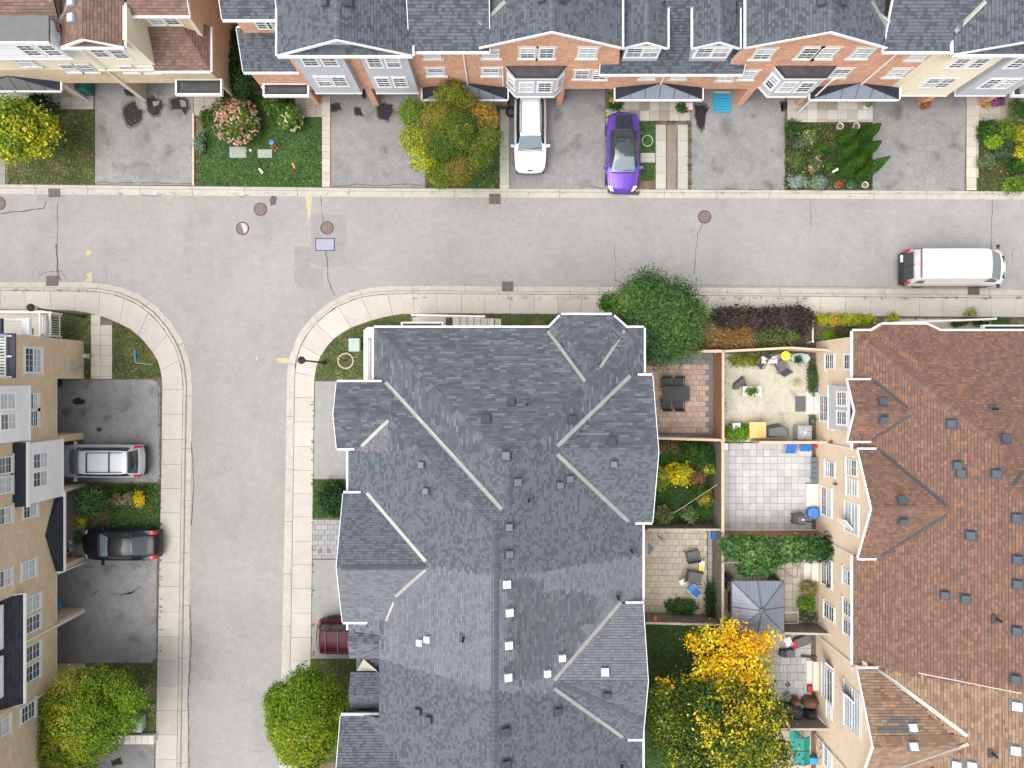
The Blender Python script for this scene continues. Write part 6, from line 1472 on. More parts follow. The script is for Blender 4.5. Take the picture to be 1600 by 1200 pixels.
# lawns: blades, weeds, fallen leaves -----------------------------------------
def scatter_in(poly, n, ns):
    xs = [p[0] for p in poly]; ys = [p[1] for p in poly]; out = []
    while len(out) < n:
        x, y = ns.uniform(min(xs), max(xs)), ns.uniform(min(ys), max(ys))
        if inside((x, y), poly): out.append((x, y))
    return out
ns = np.random.RandomState(3); LAWNS += [([XY(*p) for p in q_], d_, k_) for q_, d_, k_ in (([(1226, 193), (1362, 193), (1362, 297), (1226, 297)], 2.4, 0), ([(1527, 192), (1620, 192), (1620, 300), (1527, 300)], 1.8, 1), ([(1100, 494), (1276, 494), (1276, 545), (1100, 545)], .9, 1), ([(104, 770), (170, 758), (170, 829), (134, 829)], .6, 1), ([(1020, 690), (1117, 690), (1117, 822), (1020, 822)], 1, 0))]
PP, CC, SS = [], [], []
GC = {0: [(.045, .105, .018), (.06, .13, .022), (.035, .08, .014)], 1: [(.09, .12, .03), (.13, .13, .05), (.17, .14, .07), (.06, .10, .02)]}
for poly, dn, kc in LAWNS:
    a = abs(area2(poly)) / 2; n = int(min(a, 30) * 330 * dn)
    for (x, y) in scatter_in(poly, n, ns):
        PP.append((x, y, .12)); c = GC[kc][ns.randint(len(GC[kc]))]
        k = .8 + .4 * (math.sin(x * 2.1 + y) * math.sin(y * 1.7 - x * .6) * .5 + .5); CC.append([q * k * ns.uniform(.7, 1.3) for q in c]); SS.append(ns.uniform(.035, .075))
P = np.array(PP); N_ = ns.normal(size=(len(P), 3)) * .8; N_[:, 2] = .7
V, F = leaf_quads(P, N_, np.array(SS), ns, .3); np_mesh('grass', V, F, np.array(CC), 'blade')['kind'] = 'stuff'
PP, CC = [], []
LC = [(.5, .36, .04), (.42, .22, .05), (.30, .15, .06), (.55, .45, .15), (.6, .5, .3)]
def litter(poly_px, n, z=.14):
    for (x, y) in scatter_in([XY(*p) for p in poly_px], n, ns): PP.append((x, y, z)); CC.append([q * ns.uniform(.7, 1.2) for q in LC[ns.randint(5)]])
litter([(14, 175), (149, 175), (149, 289), (14, 289)], 320); litter([(308, 240), (503, 240), (503, 292), (308, 290)], 60); litter([(662, 270), (779, 270), (779, 296), (662, 294)], 110)
litter([(80, 487), (145, 492), (145, 592), (80, 592)], 50); litter([(179, 503), (221, 530), (253, 590), (179, 592)], 90); litter([(488, 1030), (560, 1030), (540, 1080), (486, 1080)], 150); litter([(150, 1038), (247, 1038), (244, 1144), (150, 1144)], 260)
litter([(1020, 980), (1125, 980), (1110, 1060), (1020, 1060)], 170); litter([(1226, 192), (1300, 192), (1300, 298), (1226, 298)], 160); litter([(170, 757), (252, 757), (252, 828), (170, 828)], 90); litter([(1526, 200), (1600, 200), (1600, 300), (1526, 300)], 90)
litter([(494, 583), (509, 547), (546, 515), (640, 493), (640, 594)], 90); litter([(1110, 495), (1290, 495), (1290, 545), (1110, 545)], 120); litter([(1127, 560), (1200, 560), (1160, 680), (1127, 680)], 50, .135); litter([(1180, 990), (1262, 990), (1262, 1120), (1180, 1120)], 60, .155); litter([(1000, 830), (1104, 830), (1104, 960), (1000, 960)], 40, .155)
litter([(303, 180), (318, 180), (318, 290), (303, 290)], 60); litter([(0, 291), (1600, 300), (1600, 312), (0, 303)], 120, .03); litter([(620, 448), (1600, 454), (1600, 466), (620, 460)], 90, .13)
P = np.array(PP); N_ = ns.normal(size=(len(P), 3)) * .2; N_[:, 2] = 1
V, F = leaf_quads(P, N_, ns.uniform(.025, .055, len(P)), ns, .7); np_mesh('fallen_leaves', V, F, np.array(CC), 'leaf')['kind'] = 'stuff'
# weeds growing from pavement joints
PP, CC, SS = [], [], []
def weeds(pts, per=20, r=.1):
    for (px, py) in pts:
        X, Y = XY(px, py)
        for _ in range(per): PP.append((X + ns.normal() * r, Y + ns.normal() * r * .5, .15)); CC.append([q * ns.uniform(.6, 1.3) for q in ((.10, .13, .04) if ns.rand() < .5 else (.16, .12, .06))]); SS.append(ns.uniform(.02, .05))
weeds([(ns.uniform(620, 1600), 466 + ns.uniform(-1, 1)) for _ in range(60)], 14); weeds([(ns.uniform(0, 150), 454) for _ in range(10)], 14); weeds([(ns.uniform(488, 491), ns.uniform(600, 1030)) for _ in range(30)], 12, .05); weeds([(ns.uniform(250, 254), ns.uniform(600, 1030)) for _ in range(30)], 12, .05)
weeds([(ns.uniform(1380, 1600), 498) for _ in range(26)], 18); weeds([(ns.uniform(700, 1000), 492) for _ in range(30)], 14); weeds([(948 + ns.uniform(-2, 2), ns.uniform(175, 296)) for _ in range(26)], 14, .06); weeds([(1077, ns.uniform(195, 296)) for _ in range(22)], 18, .08); weeds([(780, ns.uniform(165, 296)) for _ in range(22)], 14, .06)
weeds([(ns.uniform(1020, 1075), 192) for _ in range(12)], 20); weeds([(1128 + ns.uniform(0, 3), ns.uniform(560, 690)) for _ in range(26)], 18, .08); weeds([(304 + ns.uniform(-1, 3), ns.uniform(180, 290)) for _ in range(26)], 16, .07); weeds([(140, ns.uniform(560, 590)) for _ in range(10)], 14); weeds([(ns.uniform(0, 1600), 303) for _ in range(50)], 8, .08)
weeds([(1226, ns.uniform(195, 296)) for _ in range(20)], 16, .07); weeds([(1510 + ns.uniform(14, 18), ns.uniform(195, 296)) for _ in range(20)], 16, .07)
P = np.array(PP); N_ = ns.normal(size=(len(P), 3)) * .8; N_[:, 2] = .7
V, F = leaf_quads(P, N_, np.array(SS), ns, .35); np_mesh('weeds', V, F, np.array(CC), 'blade')['kind'] = 'stuff'
# ================================================================== vehicles
# station: t(0 front..1 rear), z top centre, plateau half-width frac, z belt, belt half-width frac
ST = {
 'suv': [(0, .52, .50, .45, .62), (.012, .70, .58, .62, .80), (.05, .90, .66, .80, .92), (.13, .99, .70, .88, .975), (.25, 1.07, .76, .98, 1.0), (.275, 1.10, .77, 1.0, 1.0), (.40, 1.57, .64, 1.04, 1.0), (.47, 1.66, .65, 1.05, 1.0), (.62, 1.69, .66, 1.06, 1.0), (.80, 1.66, .65, 1.07, 1.0), (.895, 1.60, .62, 1.07, .985), (.965, 1.12, .72, 1.0, .96), (.985, .85, .74, .80, .92), (1.0, .5, .62, .45, .80)],
 'suv_box': [(0, .52, .55, .45, .68), (.012, .74, .64, .66, .86), (.05, .95, .72, .85, .95), (.13, 1.02, .74, .92, .98), (.25, 1.08, .78, 1.0, 1.0), (.275, 1.10, .79, 1.02, 1.0), (.38, 1.62, .68, 1.06, 1.0), (.45, 1.70, .70, 1.08, 1.0), (.62, 1.73, .71, 1.08, 1.0), (.82, 1.72, .70, 1.08, 1.0), (.90, 1.66, .68, 1.08, .99), (.955, 1.15, .76, 1.04, .97), (.975, 1.0, .78, .90, .95), (1.0, .55, .70, .5, .88)],
 'sedan': [(0, .45, .40, .40, .55), (.012, .60, .52, .52, .76), (.05, .76, .62, .66, .90), (.13, .86, .68, .76, .97), (.24, .93, .74, .86, 1.0), (.27, .96, .76, .88, 1.0), (.42, 1.38, .60, .93, 1.0), (.50, 1.44, .61, .94, 1.0), (.62, 1.44, .60, .95, 1.0), (.72, 1.36, .58, .96, .995), (.86, 1.06, .66, .96, .97), (.95, .98, .66, .90, .92), (.985, .80, .62, .74, .86), (1.0, .5, .50, .45, .70)],
 'fastback': [(0, .45, .36, .40, .50), (.012, .58, .48, .50, .72), (.05, .74, .60, .64, .88), (.13, .86, .66, .76, .96), (.22, .94, .72, .84, .995), (.25, .97, .75, .86, 1.0), (.40, 1.38, .62, .90, 1.0), (.50, 1.44, .62, .93, 1.0), (.62, 1.42, .60, .95, 1.0), (.74, 1.32, .57, .97, 1.0), (.88, 1.10, .56, .97, .96), (.95, 1.02, .52, .92, .88), (.985, .80, .46, .74, .76), (1.0, .5, .38, .45, .60)],
 'minivan': [(0, .52, .55, .45, .68), (.012, .74, .64, .66, .86), (.05, .95, .72, .85, .95), (.10, 1.02, .74, .92, .98), (.19, 1.10, .78, 1.0, 1.0), (.20, 1.14, .79, 1.02, 1.0), (.345, 1.66, .68, 1.06, 1.0), (.42, 1.72, .70, 1.08, 1.0), (.62, 1.75, .71, 1.08, 1.0), (.82, 1.74, .70, 1.08, 1.0), (.895, 1.68, .67, 1.08, .99), (.955, 1.15, .76, 1.04, .97), (.975, 1.0, .78, .90, .95), (1.0, .55, .70, .5, .88)],
 'van': [(0, .55, .55, .5, .62), (.015, .95, .62, .85, .82), (.04, 1.12, .68, 1.0, .92), (.085, 1.24, .74, 1.12, .97), (.10, 1.32, .76, 1.2, .985), (.27, 2.22, .76, 1.38, 1.0), (.315, 2.44, .78, 1.4, 1.0), (.37, 2.52, .80, 1.4, 1.0), (.60, 2.54, .80, 1.4, 1.0), (.94, 2.50, .80, 1.4, 1.0), (.965, 2.42, .80, 1.4, 1.0), (.98, 1.75, .84, 1.35, .99), (.99, 1.0, .88, .95, .97), (1.0, .5, .84, .45, .95)],
}
def car(label, px, py, zr, heading, L_, Wd, style, body_m, name='parked_car', cat='car', glass_roof=None, rack=None, roof_bars=False, group=None, hood_end=.26, roof_end=.895, rear_end=.96, ws_end=.41, X=None, Y=None):
    if X is None: X, Y = P3(px, py, zr)
    root = thing(name, label, cat, (X, Y, .1 if name != 'parked_van' else 0.0), heading, group)
    st = ST[style]; hw = Wd / 2; ctrl = []
    for (t, zc, fp, zb, fb) in st:
        x = L_ * (.5 - t); top = fp * hw; bl = fb * hw
        ctrl.append([(x, 0, zc + .025), (x, top * .5, zc + .015), (x, top * .86, zc - .012), (x, top, zc - .05), (x, top + (bl * .97 - top) * .5, zc - .05 + (zb - zc + .05) * .52), (x, bl * .985, zb), (x, bl, zb - (zb - .3) * .3), (x, bl, zb - (zb - .25) * .65), (x, bl * .95, .22)])
    A = np.array(ctrl)  # stations x 9 x 3
    for i_, s_ in enumerate(st):      # corners of bumpers, windscreen and tailgate curve back from the centre line
        t = s_[0]; yy = np.abs(A[i_, :, 1]) / hw
        A[i_, :, 0] += -max(0, 1 - t / .5) * .05 * L_ * .5 * yy ** 2 - max(0, 1 - t / .06) * .03 * L_ * yy ** 4 + max(0, (t - .6) / .4) * .022 * L_ * yy ** 2 + max(0, (t - .94) / .06) * .03 * L_ * yy ** 4
    def cr(P, s):        # catmull-rom along axis 0, s subdivisions
        out = []; n = len(P)
        for i in range(n - 1):
            p0, p1, p2, p3 = P[max(i - 1, 0)], P[i], P[i + 1], P[min(i + 2, n - 1)]
            for k in range(s):
                t = k / s; m1 = (p2 - p0) * .35; m2 = (p3 - p1) * .35
                out.append((2 * t ** 3 - 3 * t * t + 1) * p1 + (t ** 3 - 2 * t * t + t) * m1 + (-2 * t ** 3 + 3 * t * t) * p2 + (t ** 3 - t * t) * m2)
        out.append(P[-1]); return np.array(out)
    SS_, JJ = 6, 4
    D = cr(A, SS_); D = np.swapaxes(cr(np.swapaxes(D, 0, 1), JJ), 0, 1)
    ts = np.interp(np.arange(D.shape[0]) / SS_, range(len(st)), [s_[0] for s_ in st]); n, m_ = D.shape[:2]
    parts = {}
    for i in range(n - 1):
        t = (ts[i] + ts[i + 1]) / 2
        for j in range(m_ - 1):
            jj = (j + .5) / JJ; key = 'body'
            if jj < 3:
                if hood_end + .012 < t < ws_end: key = 'windshield' if jj < 2.75 else 'body'
                elif ws_end <= t < roof_end - (.01 if not glass_roof else 0): key = ('roof' if not glass_roof else 'glass_roof') if jj < 2.9 else 'body'
                elif roof_end <= t < rear_end: key = 'rear_window' if jj < 2.6 else 'body'
                elif .05 < t <= hood_end - .015: key = 'bonnet' if jj < 2.9 else 'body'
            elif 3.1 < jj < 4.2 and hood_end + .07 < t < roof_end - .0:
                q = (t - hood_end) / (roof_end - hood_end)
                if not (style == 'van' and t > .30): key = 'pillar' if (.42 < q < .455 or .80 < q < .825) else 'side_window'
            if key == 'body' and .018 < t < .075 and 3.2 < jj < 5.0 : key = 'headlight'
            if key == 'body' and (rear_end - .035 if style in ('suv', 'suv_box', 'minivan') else rear_end + .06) < t < .986 and (3.4 if style in ('suv', 'suv_box', 'minivan') else 3.0) < jj < 5.0 and style != 'van': key = 'tail_light'
            if key == 'body' and (t > .993 or t < .006) and style != 'van': key = 'bumper'
            if style == 'van' and t > .988 and jj > 0 : key = 'bumper'
            for s_ in (1, -1):
                k2 = (key, s_) if key in ('side_window', 'pillar', 'headlight', 'tail_light') else (key, 0)
                parts.setdefault(k2, []).append((i, j, s_))
    mats_ = dict(body=body_m, pillar='plastic_black', windshield='screen_glass', roof=body_m, glass_roof=glass_roof or 'car_glass', rear_window='car_glass', bonnet=body_m, side_window='car_glass', headlight='lamp_clear', tail_light='lamp_red', bumper='plastic_black' if style != 'suv_box' else body_m)
    for (key, _), fl in parts.items():
        idx = {}; V = []; F = []
        lift = .006 if key in ('windshield', 'rear_window', 'side_window', 'headlight', 'tail_light', 'glass_roof') else 0
        for (i, j, s_) in fl:
            f = []
            for (a, c) in ((i, j), (i + 1, j), (i + 1, j + 1), (i, j + 1)):
                kk = (a, c, s_ if c > 0 else 1)
                if kk not in idx:
                    idx[kk] = len(V); p = D[a, c]; V.append((p[0], p[1] * s_ * (1.0 + lift * .6), p[2] + lift * .5))
                f.append(idx[kk])
            F.append(tuple(f if s_ > 0 else f[::-1]))
        b = MB(); b.addf(V, F); o = b.build(key, mats_[key], root, smooth=True)
    b = MB(); b.box(-L_ * .47, L_ * .47, -hw * .86, hw * .86, .18, .5); b.build('underbody', 'plastic_black', root)
    if hood_end > .15:
        b = MB(); b.tube([(L_ * (.5 - hood_end), -hw * .74, st[5][1] + .012), (L_ * (.5 - hood_end) + .04, 0, st[5][1] + .03), (L_ * (.5 - hood_end), hw * .74, st[5][1] + .012)], .02, 5); b.build('cowl', 'plastic_black', root)
    wr = .33 if 'suv' not in style else .36
    for xs in (L_ * .31, -L_ * .29):
        for s_ in (1, -1):
            y0 = s_ * (hw - .20); b = MB(); b.T = Matrix.Translation((xs, y0, wr)) @ Matrix.Rotation(-s_ * math.pi / 2, 4, 'X'); b.lathe(0, 0, [(wr * .6, 0), (wr, .01), (wr, .19), (wr * .93, .22), (wr * .66, .225)], 22); w_ = b.build('wheel', 'rubber', root)
            b = MB(); b.T = Matrix.Translation((xs, y0, wr)) @ Matrix.Rotation(-s_ * math.pi / 2, 4, 'X'); b.lathe(0, 0, [(wr * .66, .15), (wr * .66, .228), (wr * .58, .22), (wr * .2, .20), (.01, .21)], 18); b.build('rim', 'alloy', w_)
    xm = L_ * (.5 - hood_end - .055); zm = st[5][3] + .06
    for s_ in (1, -1):
        b = MB(); b.addf([(xm - .07, s_ * (hw - .03), zm), (xm + .07, s_ * (hw - .03), zm), (xm + .05, s_ * (hw + .2), zm + .02), (xm - .09, s_ * (hw + .2), zm + .02), (xm - .07, s_ * (hw - .03), zm + .06), (xm + .07, s_ * (hw - .03), zm + .06), (xm + .06, s_ * (hw + .2), zm + .14), (xm - .09, s_ * (hw + .2), zm + .14)],
              [(4, 5, 6, 7), (0, 1, 5, 4), (1, 2, 6, 5), (2, 3, 7, 6), (3, 0, 4, 7), (3, 2, 1, 0)]); b.build('wing_mirror', 'plastic_black' if style in ('van', 'suv_box') else body_m, root)
    zr_ = max(s_[1] for s_ in st)
    if roof_bars or rack:
        for s_ in (1, -1):
            b = MB(); y = s_ * hw * .58; b.tube([(L_ * .06, y, zr_ - .02), (L_ * .03, y, zr_ + .045), (-L_ * .30, y, zr_ + .035), (-L_ * .34, y, zr_ - .03)], .022, 6); b.build('roof_rail', 'plastic_black', root)
    if rack:
        for x in rack: b = MB(); b.box(L_ * x - .03, L_ * x + .03, -hw * .62, hw * .62, zr_ + .05, zr_ + .08); b.build('roof_crossbar', 'plastic_black', root)
    for s_ in (1, -1):   # wipers
        if hood_end > .05: b = MB(); x = L_ * (.5 - hood_end - .012); z = st[5][1] + .05; b.tube([(x, s_ * .1, z), (x - .06, s_ * .1 + .55, z + .075)], .009, 4); b.build('wiper', 'plastic_black', root)
    for y_ in (-.4, .4):   # door shut lines and handles along the flanks
        pass
    for s_ in (1, -1):
        for t in (.46, .66):
            if style == 'van' and t > .5: continue
            b = MB(); x = L_ * (.5 - t); b.box(x - .09, x + .09, s_ * hw * .985 - .02, s_ * hw * .985 + .02, .82, .85); b.build('door_handle', body_m, root)
    return root
c1 = car('white SUV parked nose to the street, its tail under the grey bay', 0, 0, 0, -math.pi / 2, 4.6, 1.86, 'suv', 'p_white', roof_bars=True, X=1.05, Y=14.52)
b = MB()
for s_ in (1, -1): b.tube([(2.22, .0, .82), (2.02, s_ * .5, .93)], .012, 4)
b.build('bonnet_crease', 'plastic_black', c1)
b = MB(); b.box(2.12, 2.2, -.12, .12, .82, .86); b.build('front_badge_plate', 'plastic_black', c1)
c2 = car('purple electric sedan with a glass roof, nose at the kerb', 0, 0, 0, -math.pi / 2, 4.72, 1.86, 'fastback', 'p_purple', glass_roof='car_glass', roof_end=.74, rear_end=.93, hood_end=.235, ws_end=.40, X=6.42, Y=13.45)
c3 = car('silver SUV with black roof rails and two crossbars backed out of the garage', 0, 0, 0, math.pi, 5.1, 1.9, 'minivan', 'p_silver', rack=(.05, -.2), hood_end=.195, ws_end=.34, X=-23.8, Y=-4.45)
c4 = car('black sedan parked tail to the pavement beside the porch with two white pots', 0, 0, 0, math.pi, 4.65, 1.82, 'sedan', 'p_black', roof_end=.70, rear_end=.85, X=-22.72, Y=-9.3)
c5 = car('dark red SUV half hidden under the small dormer roofs', 0, 0, 0, 0, 4.7, 1.92, 'suv_box', 'p_red', rack=(-.17, -.32), ws_end=.40, X=-9.05, Y=-14.6)
c6 = car('white high-roof cargo van parked along the south kerb of the street', 0, 0, 0, 0, 6.05, 2.06, 'van', 'p_white', name='parked_van', cat='van', hood_end=.09, ws_end=.285, roof_end=1.2, rear_end=1.3, X=25.6, Y=6.72)
# van: rear door windows, black rear roof strip, side rear window and lower trim
b = MB(); b.addf([(-3.0, -.78, 1.05), (-3.0, .78, 1.05), (-2.945, .76, 1.95), (-2.945, -.76, 1.95)], [(0, 3, 2, 1)]); b.build('rear_door_window', 'car_glass', c6)
b = MB(); b.box(-3.0, -2.975, -.012, .012, .7, 2.2); b.build('rear_door_seam', 'plastic_black', c6)
b = MB(); b.box(-2.86, -2.76, -.80, .80, 2.50, 2.535); b.build('rear_roof_strip', 'fabric_grey', c6); b = MB(); b.box(-2.86, -2.78, -.1, .1, 2.536, 2.56); b.build('high_stop_light', 'lamp_red', c6)
for s_ in (1, -1):
    b = MB(); b.box(-2.99, -2.90, s_ * .92 - .07, s_ * .92 + .07, 1.05, 1.55); b.build('tall_tail_light', 'lamp_red', c6)
    b = MB(); b.addf([(-2.72, s_ * 1.0, 1.42), (-2.2, s_ * 1.005, 1.42), (-2.3, s_ * .93, 2.0), (-2.72, s_ * .925, 2.0)], [(0, 1, 2, 3) if s_ < 0 else (3, 2, 1, 0)]); b.build('rear_side_window', 'car_glass', c6)
    b = MB(); b.box(-2.6, 2.2, s_ * 1.02 - .02, s_ * 1.02 + .02, .45, .56); b.build('side_rub_strip', 'plastic_black', c6)
    for xx in (-2.2, -1.4, -.6, .2): pass
    b = MB(); b.box(2.55, 2.72, s_ * .45 - .2, s_ * .45 + .2, 1.165, 1.19); b.build('bonnet_vent', 'plastic_black', c6)
for k in range(7): b2 = MB(); b2.box(-2.55, .95, -.66 + k * .22 - .025, -.66 + k * .22 + .025, 2.53, 2.562); b2.build('roof_rib', 'p_white', c6)
b = MB(); b.box(-3.05, -2.96, .35, .75, .75, .9); b.build('number_plate', 'white', c6)

# ================================================================== street lamps
def street_lamp(px, py, toward, label):
    X, Y = XY(px, py); t = thing('street_lamp', label, 'street lamp', (X, Y, .1))
    b = MB(); b.lathe(0, 0, [(.13, 0), (.13, .12), (.09, .2), (.075, .9), (.055, 1.0), (.045, 4.1)], 12); b.build('pole', 'iron_dark', t)
    b = MB(); b.lathe(0, 0, [(.05, 4.08), (.10, 4.14), (.12, 4.2), (.06, 4.24)], 12); b.build('collar', 'iron_dark', t)
    b = MB(); b.lathe(0, 0, [(.10, 4.24), (.19, 4.55), (.20, 4.62)], 12); b.build('lantern_glass', 'offwhite', t)
    b = MB(); b.lathe(0, 0, [(.20, 4.6), (.21, 4.66), (.16, 4.76), (.07, 4.84), (.03, 4.92), (.0, 4.97)], 16); b.build('lantern_cap', 'iron_dark', t); return t
street_lamp(133, 494, 0, 'black street lamp beside the walkway railing of the tan brick house')
street_lamp(508, 567, 0, 'black street lamp on the lawn left of the grey roof')

# ================================================================== fences
def fence(name, label, p, q, h, board_m, cap_m, cap_w=.12, face=1, bw=.14, z0=.07, post_step=2.4, thick=.02, rail_m=None, cap=True):
    """p,q metres; boards on side 'face' of the line (1 = left of p->q); every board its own part"""
    L_ = math.dist(p, q); a = math.atan2(q[1] - p[1], q[0] - p[0]); t = thing(name, label, 'fence', (p[0], p[1], z0), a)
    k = int(L_ / (bw + .012)); key = None
    b = MB(); b.box(0, bw, -thick / 2, thick / 2, .04, h - .05); o = b.build('tmp', board_m); me = o.data; bpy.data.objects.remove(o)
    for i in range(k): ob('board', me, t, (i * (bw + .012), face * .045 + rnd.uniform(-.004, .004), rnd.uniform(-.012, .0)))
    n = max(1, round(L_ / post_step))
    b = MB(); b.box(-.05, .05, -.05, .02, -.05, h + .02); b.box(-.065, .065, -.065, .035, h + .02, h + .06); o = b.build('tmp', cap_m); me = o.data; bpy.data.objects.remove(o)
    for i in range(n + 1): ob('post', me, t, (L_ * i / n, -face * .02, 0))
    for z in (.3, h - .35): b = MB(); b.box(0, L_, -.02 - face * .0, .02, z, z + .08); b.build('rail', rail_m or cap_m, t)
    if cap:
        for i in range(n): b = MB(); b.box(L_ * i / n + .01, L_ * (i + 1) / n - .01, -cap_w / 2, cap_w / 2, h - .02 + rnd.uniform(-.003, .003), h + .03); b.build('cap_rail', cap_m, t)
    return t
FX = 11.93
fence('wooden_fence', 'new brown board fence between the red brick patio and the concrete patio', (FX, XY(0, 683)[1]), (FX, XY(0, 551)[1]), 1.8, 'wood_new', 'wood_tan', .14, 1)
fence('wooden_fence', 'old grey board fence along the overgrown yard', (FX, XY(0, 822)[1]), (FX, XY(0, 686)[1]), 1.75, 'wood_grey', 'wood_tan', .16, 1)
fence('wooden_fence', 'old grey board fence between the cream patio and the vine yard', (FX, XY(0, 985)[1]), (FX, XY(0, 824)[1]), 1.75, 'wood_grey', 'wood_pale', .14, 1)
fence('wooden_fence', 'pale-topped fence at the back of the red brick patio', (XY(1083, 0)[0], XY(0, 551)[1]), (FX, XY(0, 551)[1]), 1.8, 'wood_tan', 'wood_tan', .16, -1)
fence('wooden_fence', 'pale-topped fence above the concrete patio, left run', (FX + .06, XY(0, 551)[1]), (XY(1214, 0)[0], XY(0, 546)[1]), 1.8, 'wood_tan', 'wood_tan', .13, -1)
fence('wooden_fence', 'pale-topped fence above the concrete patio, right run meeting the buff wall', (XY(1216, 0)[0], XY(0, 546)[1]), (XY(1274, 0)[0], XY(0, 550)[1]), 1.8, 'wood_tan', 'wood_tan', .13, -1)
fence('wooden_fence', 'fence between the red brick patio and the overgrown yard', (XY(1012, 0)[0], XY(0, 681)[1]), (FX - .05, XY(0, 684)[1]), 1.75, 'wood_tan', 'wood_tan', .13, 1)
fence('wooden_fence', 'tan fence between the concrete patio and the grey slab patio', (XY(1172, 0)[0], XY(0, 688)[1]), (XY(1276, 0)[0], XY(0, 688)[1]), 1.5, 'wood_tan', 'wood_tan', .16, 1)
fence('wooden_fence', 'brown board fence below the grey slab patio with the vine behind it', (FX + .05, XY(0, 829)[1]), (XY(1276, 0)[0], XY(0, 829)[1]), 1.8, 'wood_new', 'wood_tan', .14, 1)
b = MB(); b.box(FX + .1, XY(1272, 0)[0], XY(0, 828.6)[1], XY(0, 826.5)[1], .1, .24); tag(b.build('kerb_board', 'white'), 'white board edging at the foot of the brown fence by the grey slabs', 'edging board')
fence('wooden_fence', 'old grey fence at the top of the cream patio', (XY(1004, 0)[0], XY(0, 819)[1]), (FX - .05, XY(0, 819)[1]), 1.5, 'wood_grey', 'wood_pale', .12, 1)
fence('wooden_fence', 'weathered fence at the bottom of the cream patio, its boards seen from above', (XY(1000, 0)[0], XY(0, 957)[1]), (FX - .05, XY(0, 960)[1]), 1.75, 'wood_grey', 'wood_pale', .12, 1)
fence('wooden_fence', 'weathered grey fence between the gazebo tiles and the cluttered light slabs', (XY(1190, 0)[0], XY(0, 972)[1]), (XY(1276, 0)[0], XY(0, 974)[1]), 1.75, 'wood_grey', 'wood_pale', .12, 1)
fence('wooden_fence', 'dark grey fence between the black bags and the teal swing seat', (XY(1200, 0)[0], XY(0, 1116)[1]), (XY(1276, 0)[0], XY(0, 1116)[1]), 1.75, 'wood_grey', 'wood_pale', .12, 1)
b = MB(); A = W(1022, 822, .3); Bq = W(1121, 757, 1.8); b.tube([A, Bq], .02, 5); tag(b.build('clothes_pole', 'wood_pale'), 'long thin pole leaning diagonally across the overgrown yard', 'pole')
# white barrier posts beside the hedge
X, Y = XY(1260, 497); t = thing('hand_rail', 'short white post and rail left of the yellow hedge', 'railing', (X, Y, .08)); b = MB(); b.box(-.07, .07, -.07, .07, 0, .9); b.build('post', 'white', t); b = MB(); b.box(-.03, .03, -1.45, -.07, .75, .83); b.build('rail', 'white', t); b = MB(); b.box(-.05, .05, -1.5, -1.4, 0, .86); b.build('post', 'white', t)
# ================================================================== small things
def box_thing(name, label, cat, px, py, w, d_, h, m, z=.1, rz=0.0, lid=None, bev=.04):
    X, Y = P3(px, py, z + h); t = thing(name, label, cat, (X, Y, z), rz); b = MB(); b.prism([(-w / 2, -d_ / 2), (w / 2, -d_ / 2), (w / 2, d_ / 2), (-w / 2, d_ / 2)], 0, h * .86); b.build('box_body', m, t)
    b = MB(); e = .02; b.prism([(-w / 2 - e, -d_ / 2 - e), (w / 2 + e, -d_ / 2 - e), (w / 2 + e, d_ / 2 + e), (-w / 2 - e, d_ / 2 + e)], h * .86, h, inset=.06); b.build('lid', lid or m, t); return t
def legs4(b, w, d_, h, r=.02):
    for x in (-w / 2, w / 2):
        for y in (-d_ / 2, d_ / 2): b.box(x - r, x + r, y - r, y + r, 0, h)
def chair_at(name, label, px, py, rz, seat_m, frame_m, z=.14, w=.55, d_=.55, recline=.25, group=None, hb=.5):
    X, Y = P3(px, py, z + .42); t = thing(name, label, 'chair', (X, Y, z), rz, group)
    b = MB(); b.prism([(-w / 2, -d_ / 2), (w / 2, -d_ / 2), (w / 2, d_ / 2), (-w / 2, d_ / 2)], .36, .43, inset=.05); b.build('seat', seat_m, t)
    b = MB(); y0 = -d_ / 2; b.addf([(-w / 2, y0, .42), (w / 2, y0, .42), (w / 2, y0 - recline, .42 + hb), (-w / 2, y0 - recline, .42 + hb), (-w / 2, y0 - .04, .42), (w / 2, y0 - .04, .42), (w / 2, y0 - recline - .04, .42 + hb), (-w / 2, y0 - recline - .04, .42 + hb)],
                   [(0, 1, 2, 3), (7, 6, 5, 4), (0, 4, 5, 1), (1, 5, 6, 2), (2, 6, 7, 3), (3, 7, 4, 0)]); b.build('backrest', seat_m, t)
    for s_ in (-1, 1): b = MB(); b.tube([(s_ * (w / 2 + .02), d_ / 2, .0), (s_ * (w / 2 + .02), d_ / 2, .62), (s_ * (w / 2 + .02), -d_ / 2 - .05, .64)], .022, 6); b.build('armrest', frame_m, t)
    for x in (-w / 2, w / 2):
        for y in (-d_ / 2, d_ / 2): b = MB(); b.tube([(x, y, 0), (x, y, .4)], .018, 6); b.build('leg', frame_m, t)
    return t
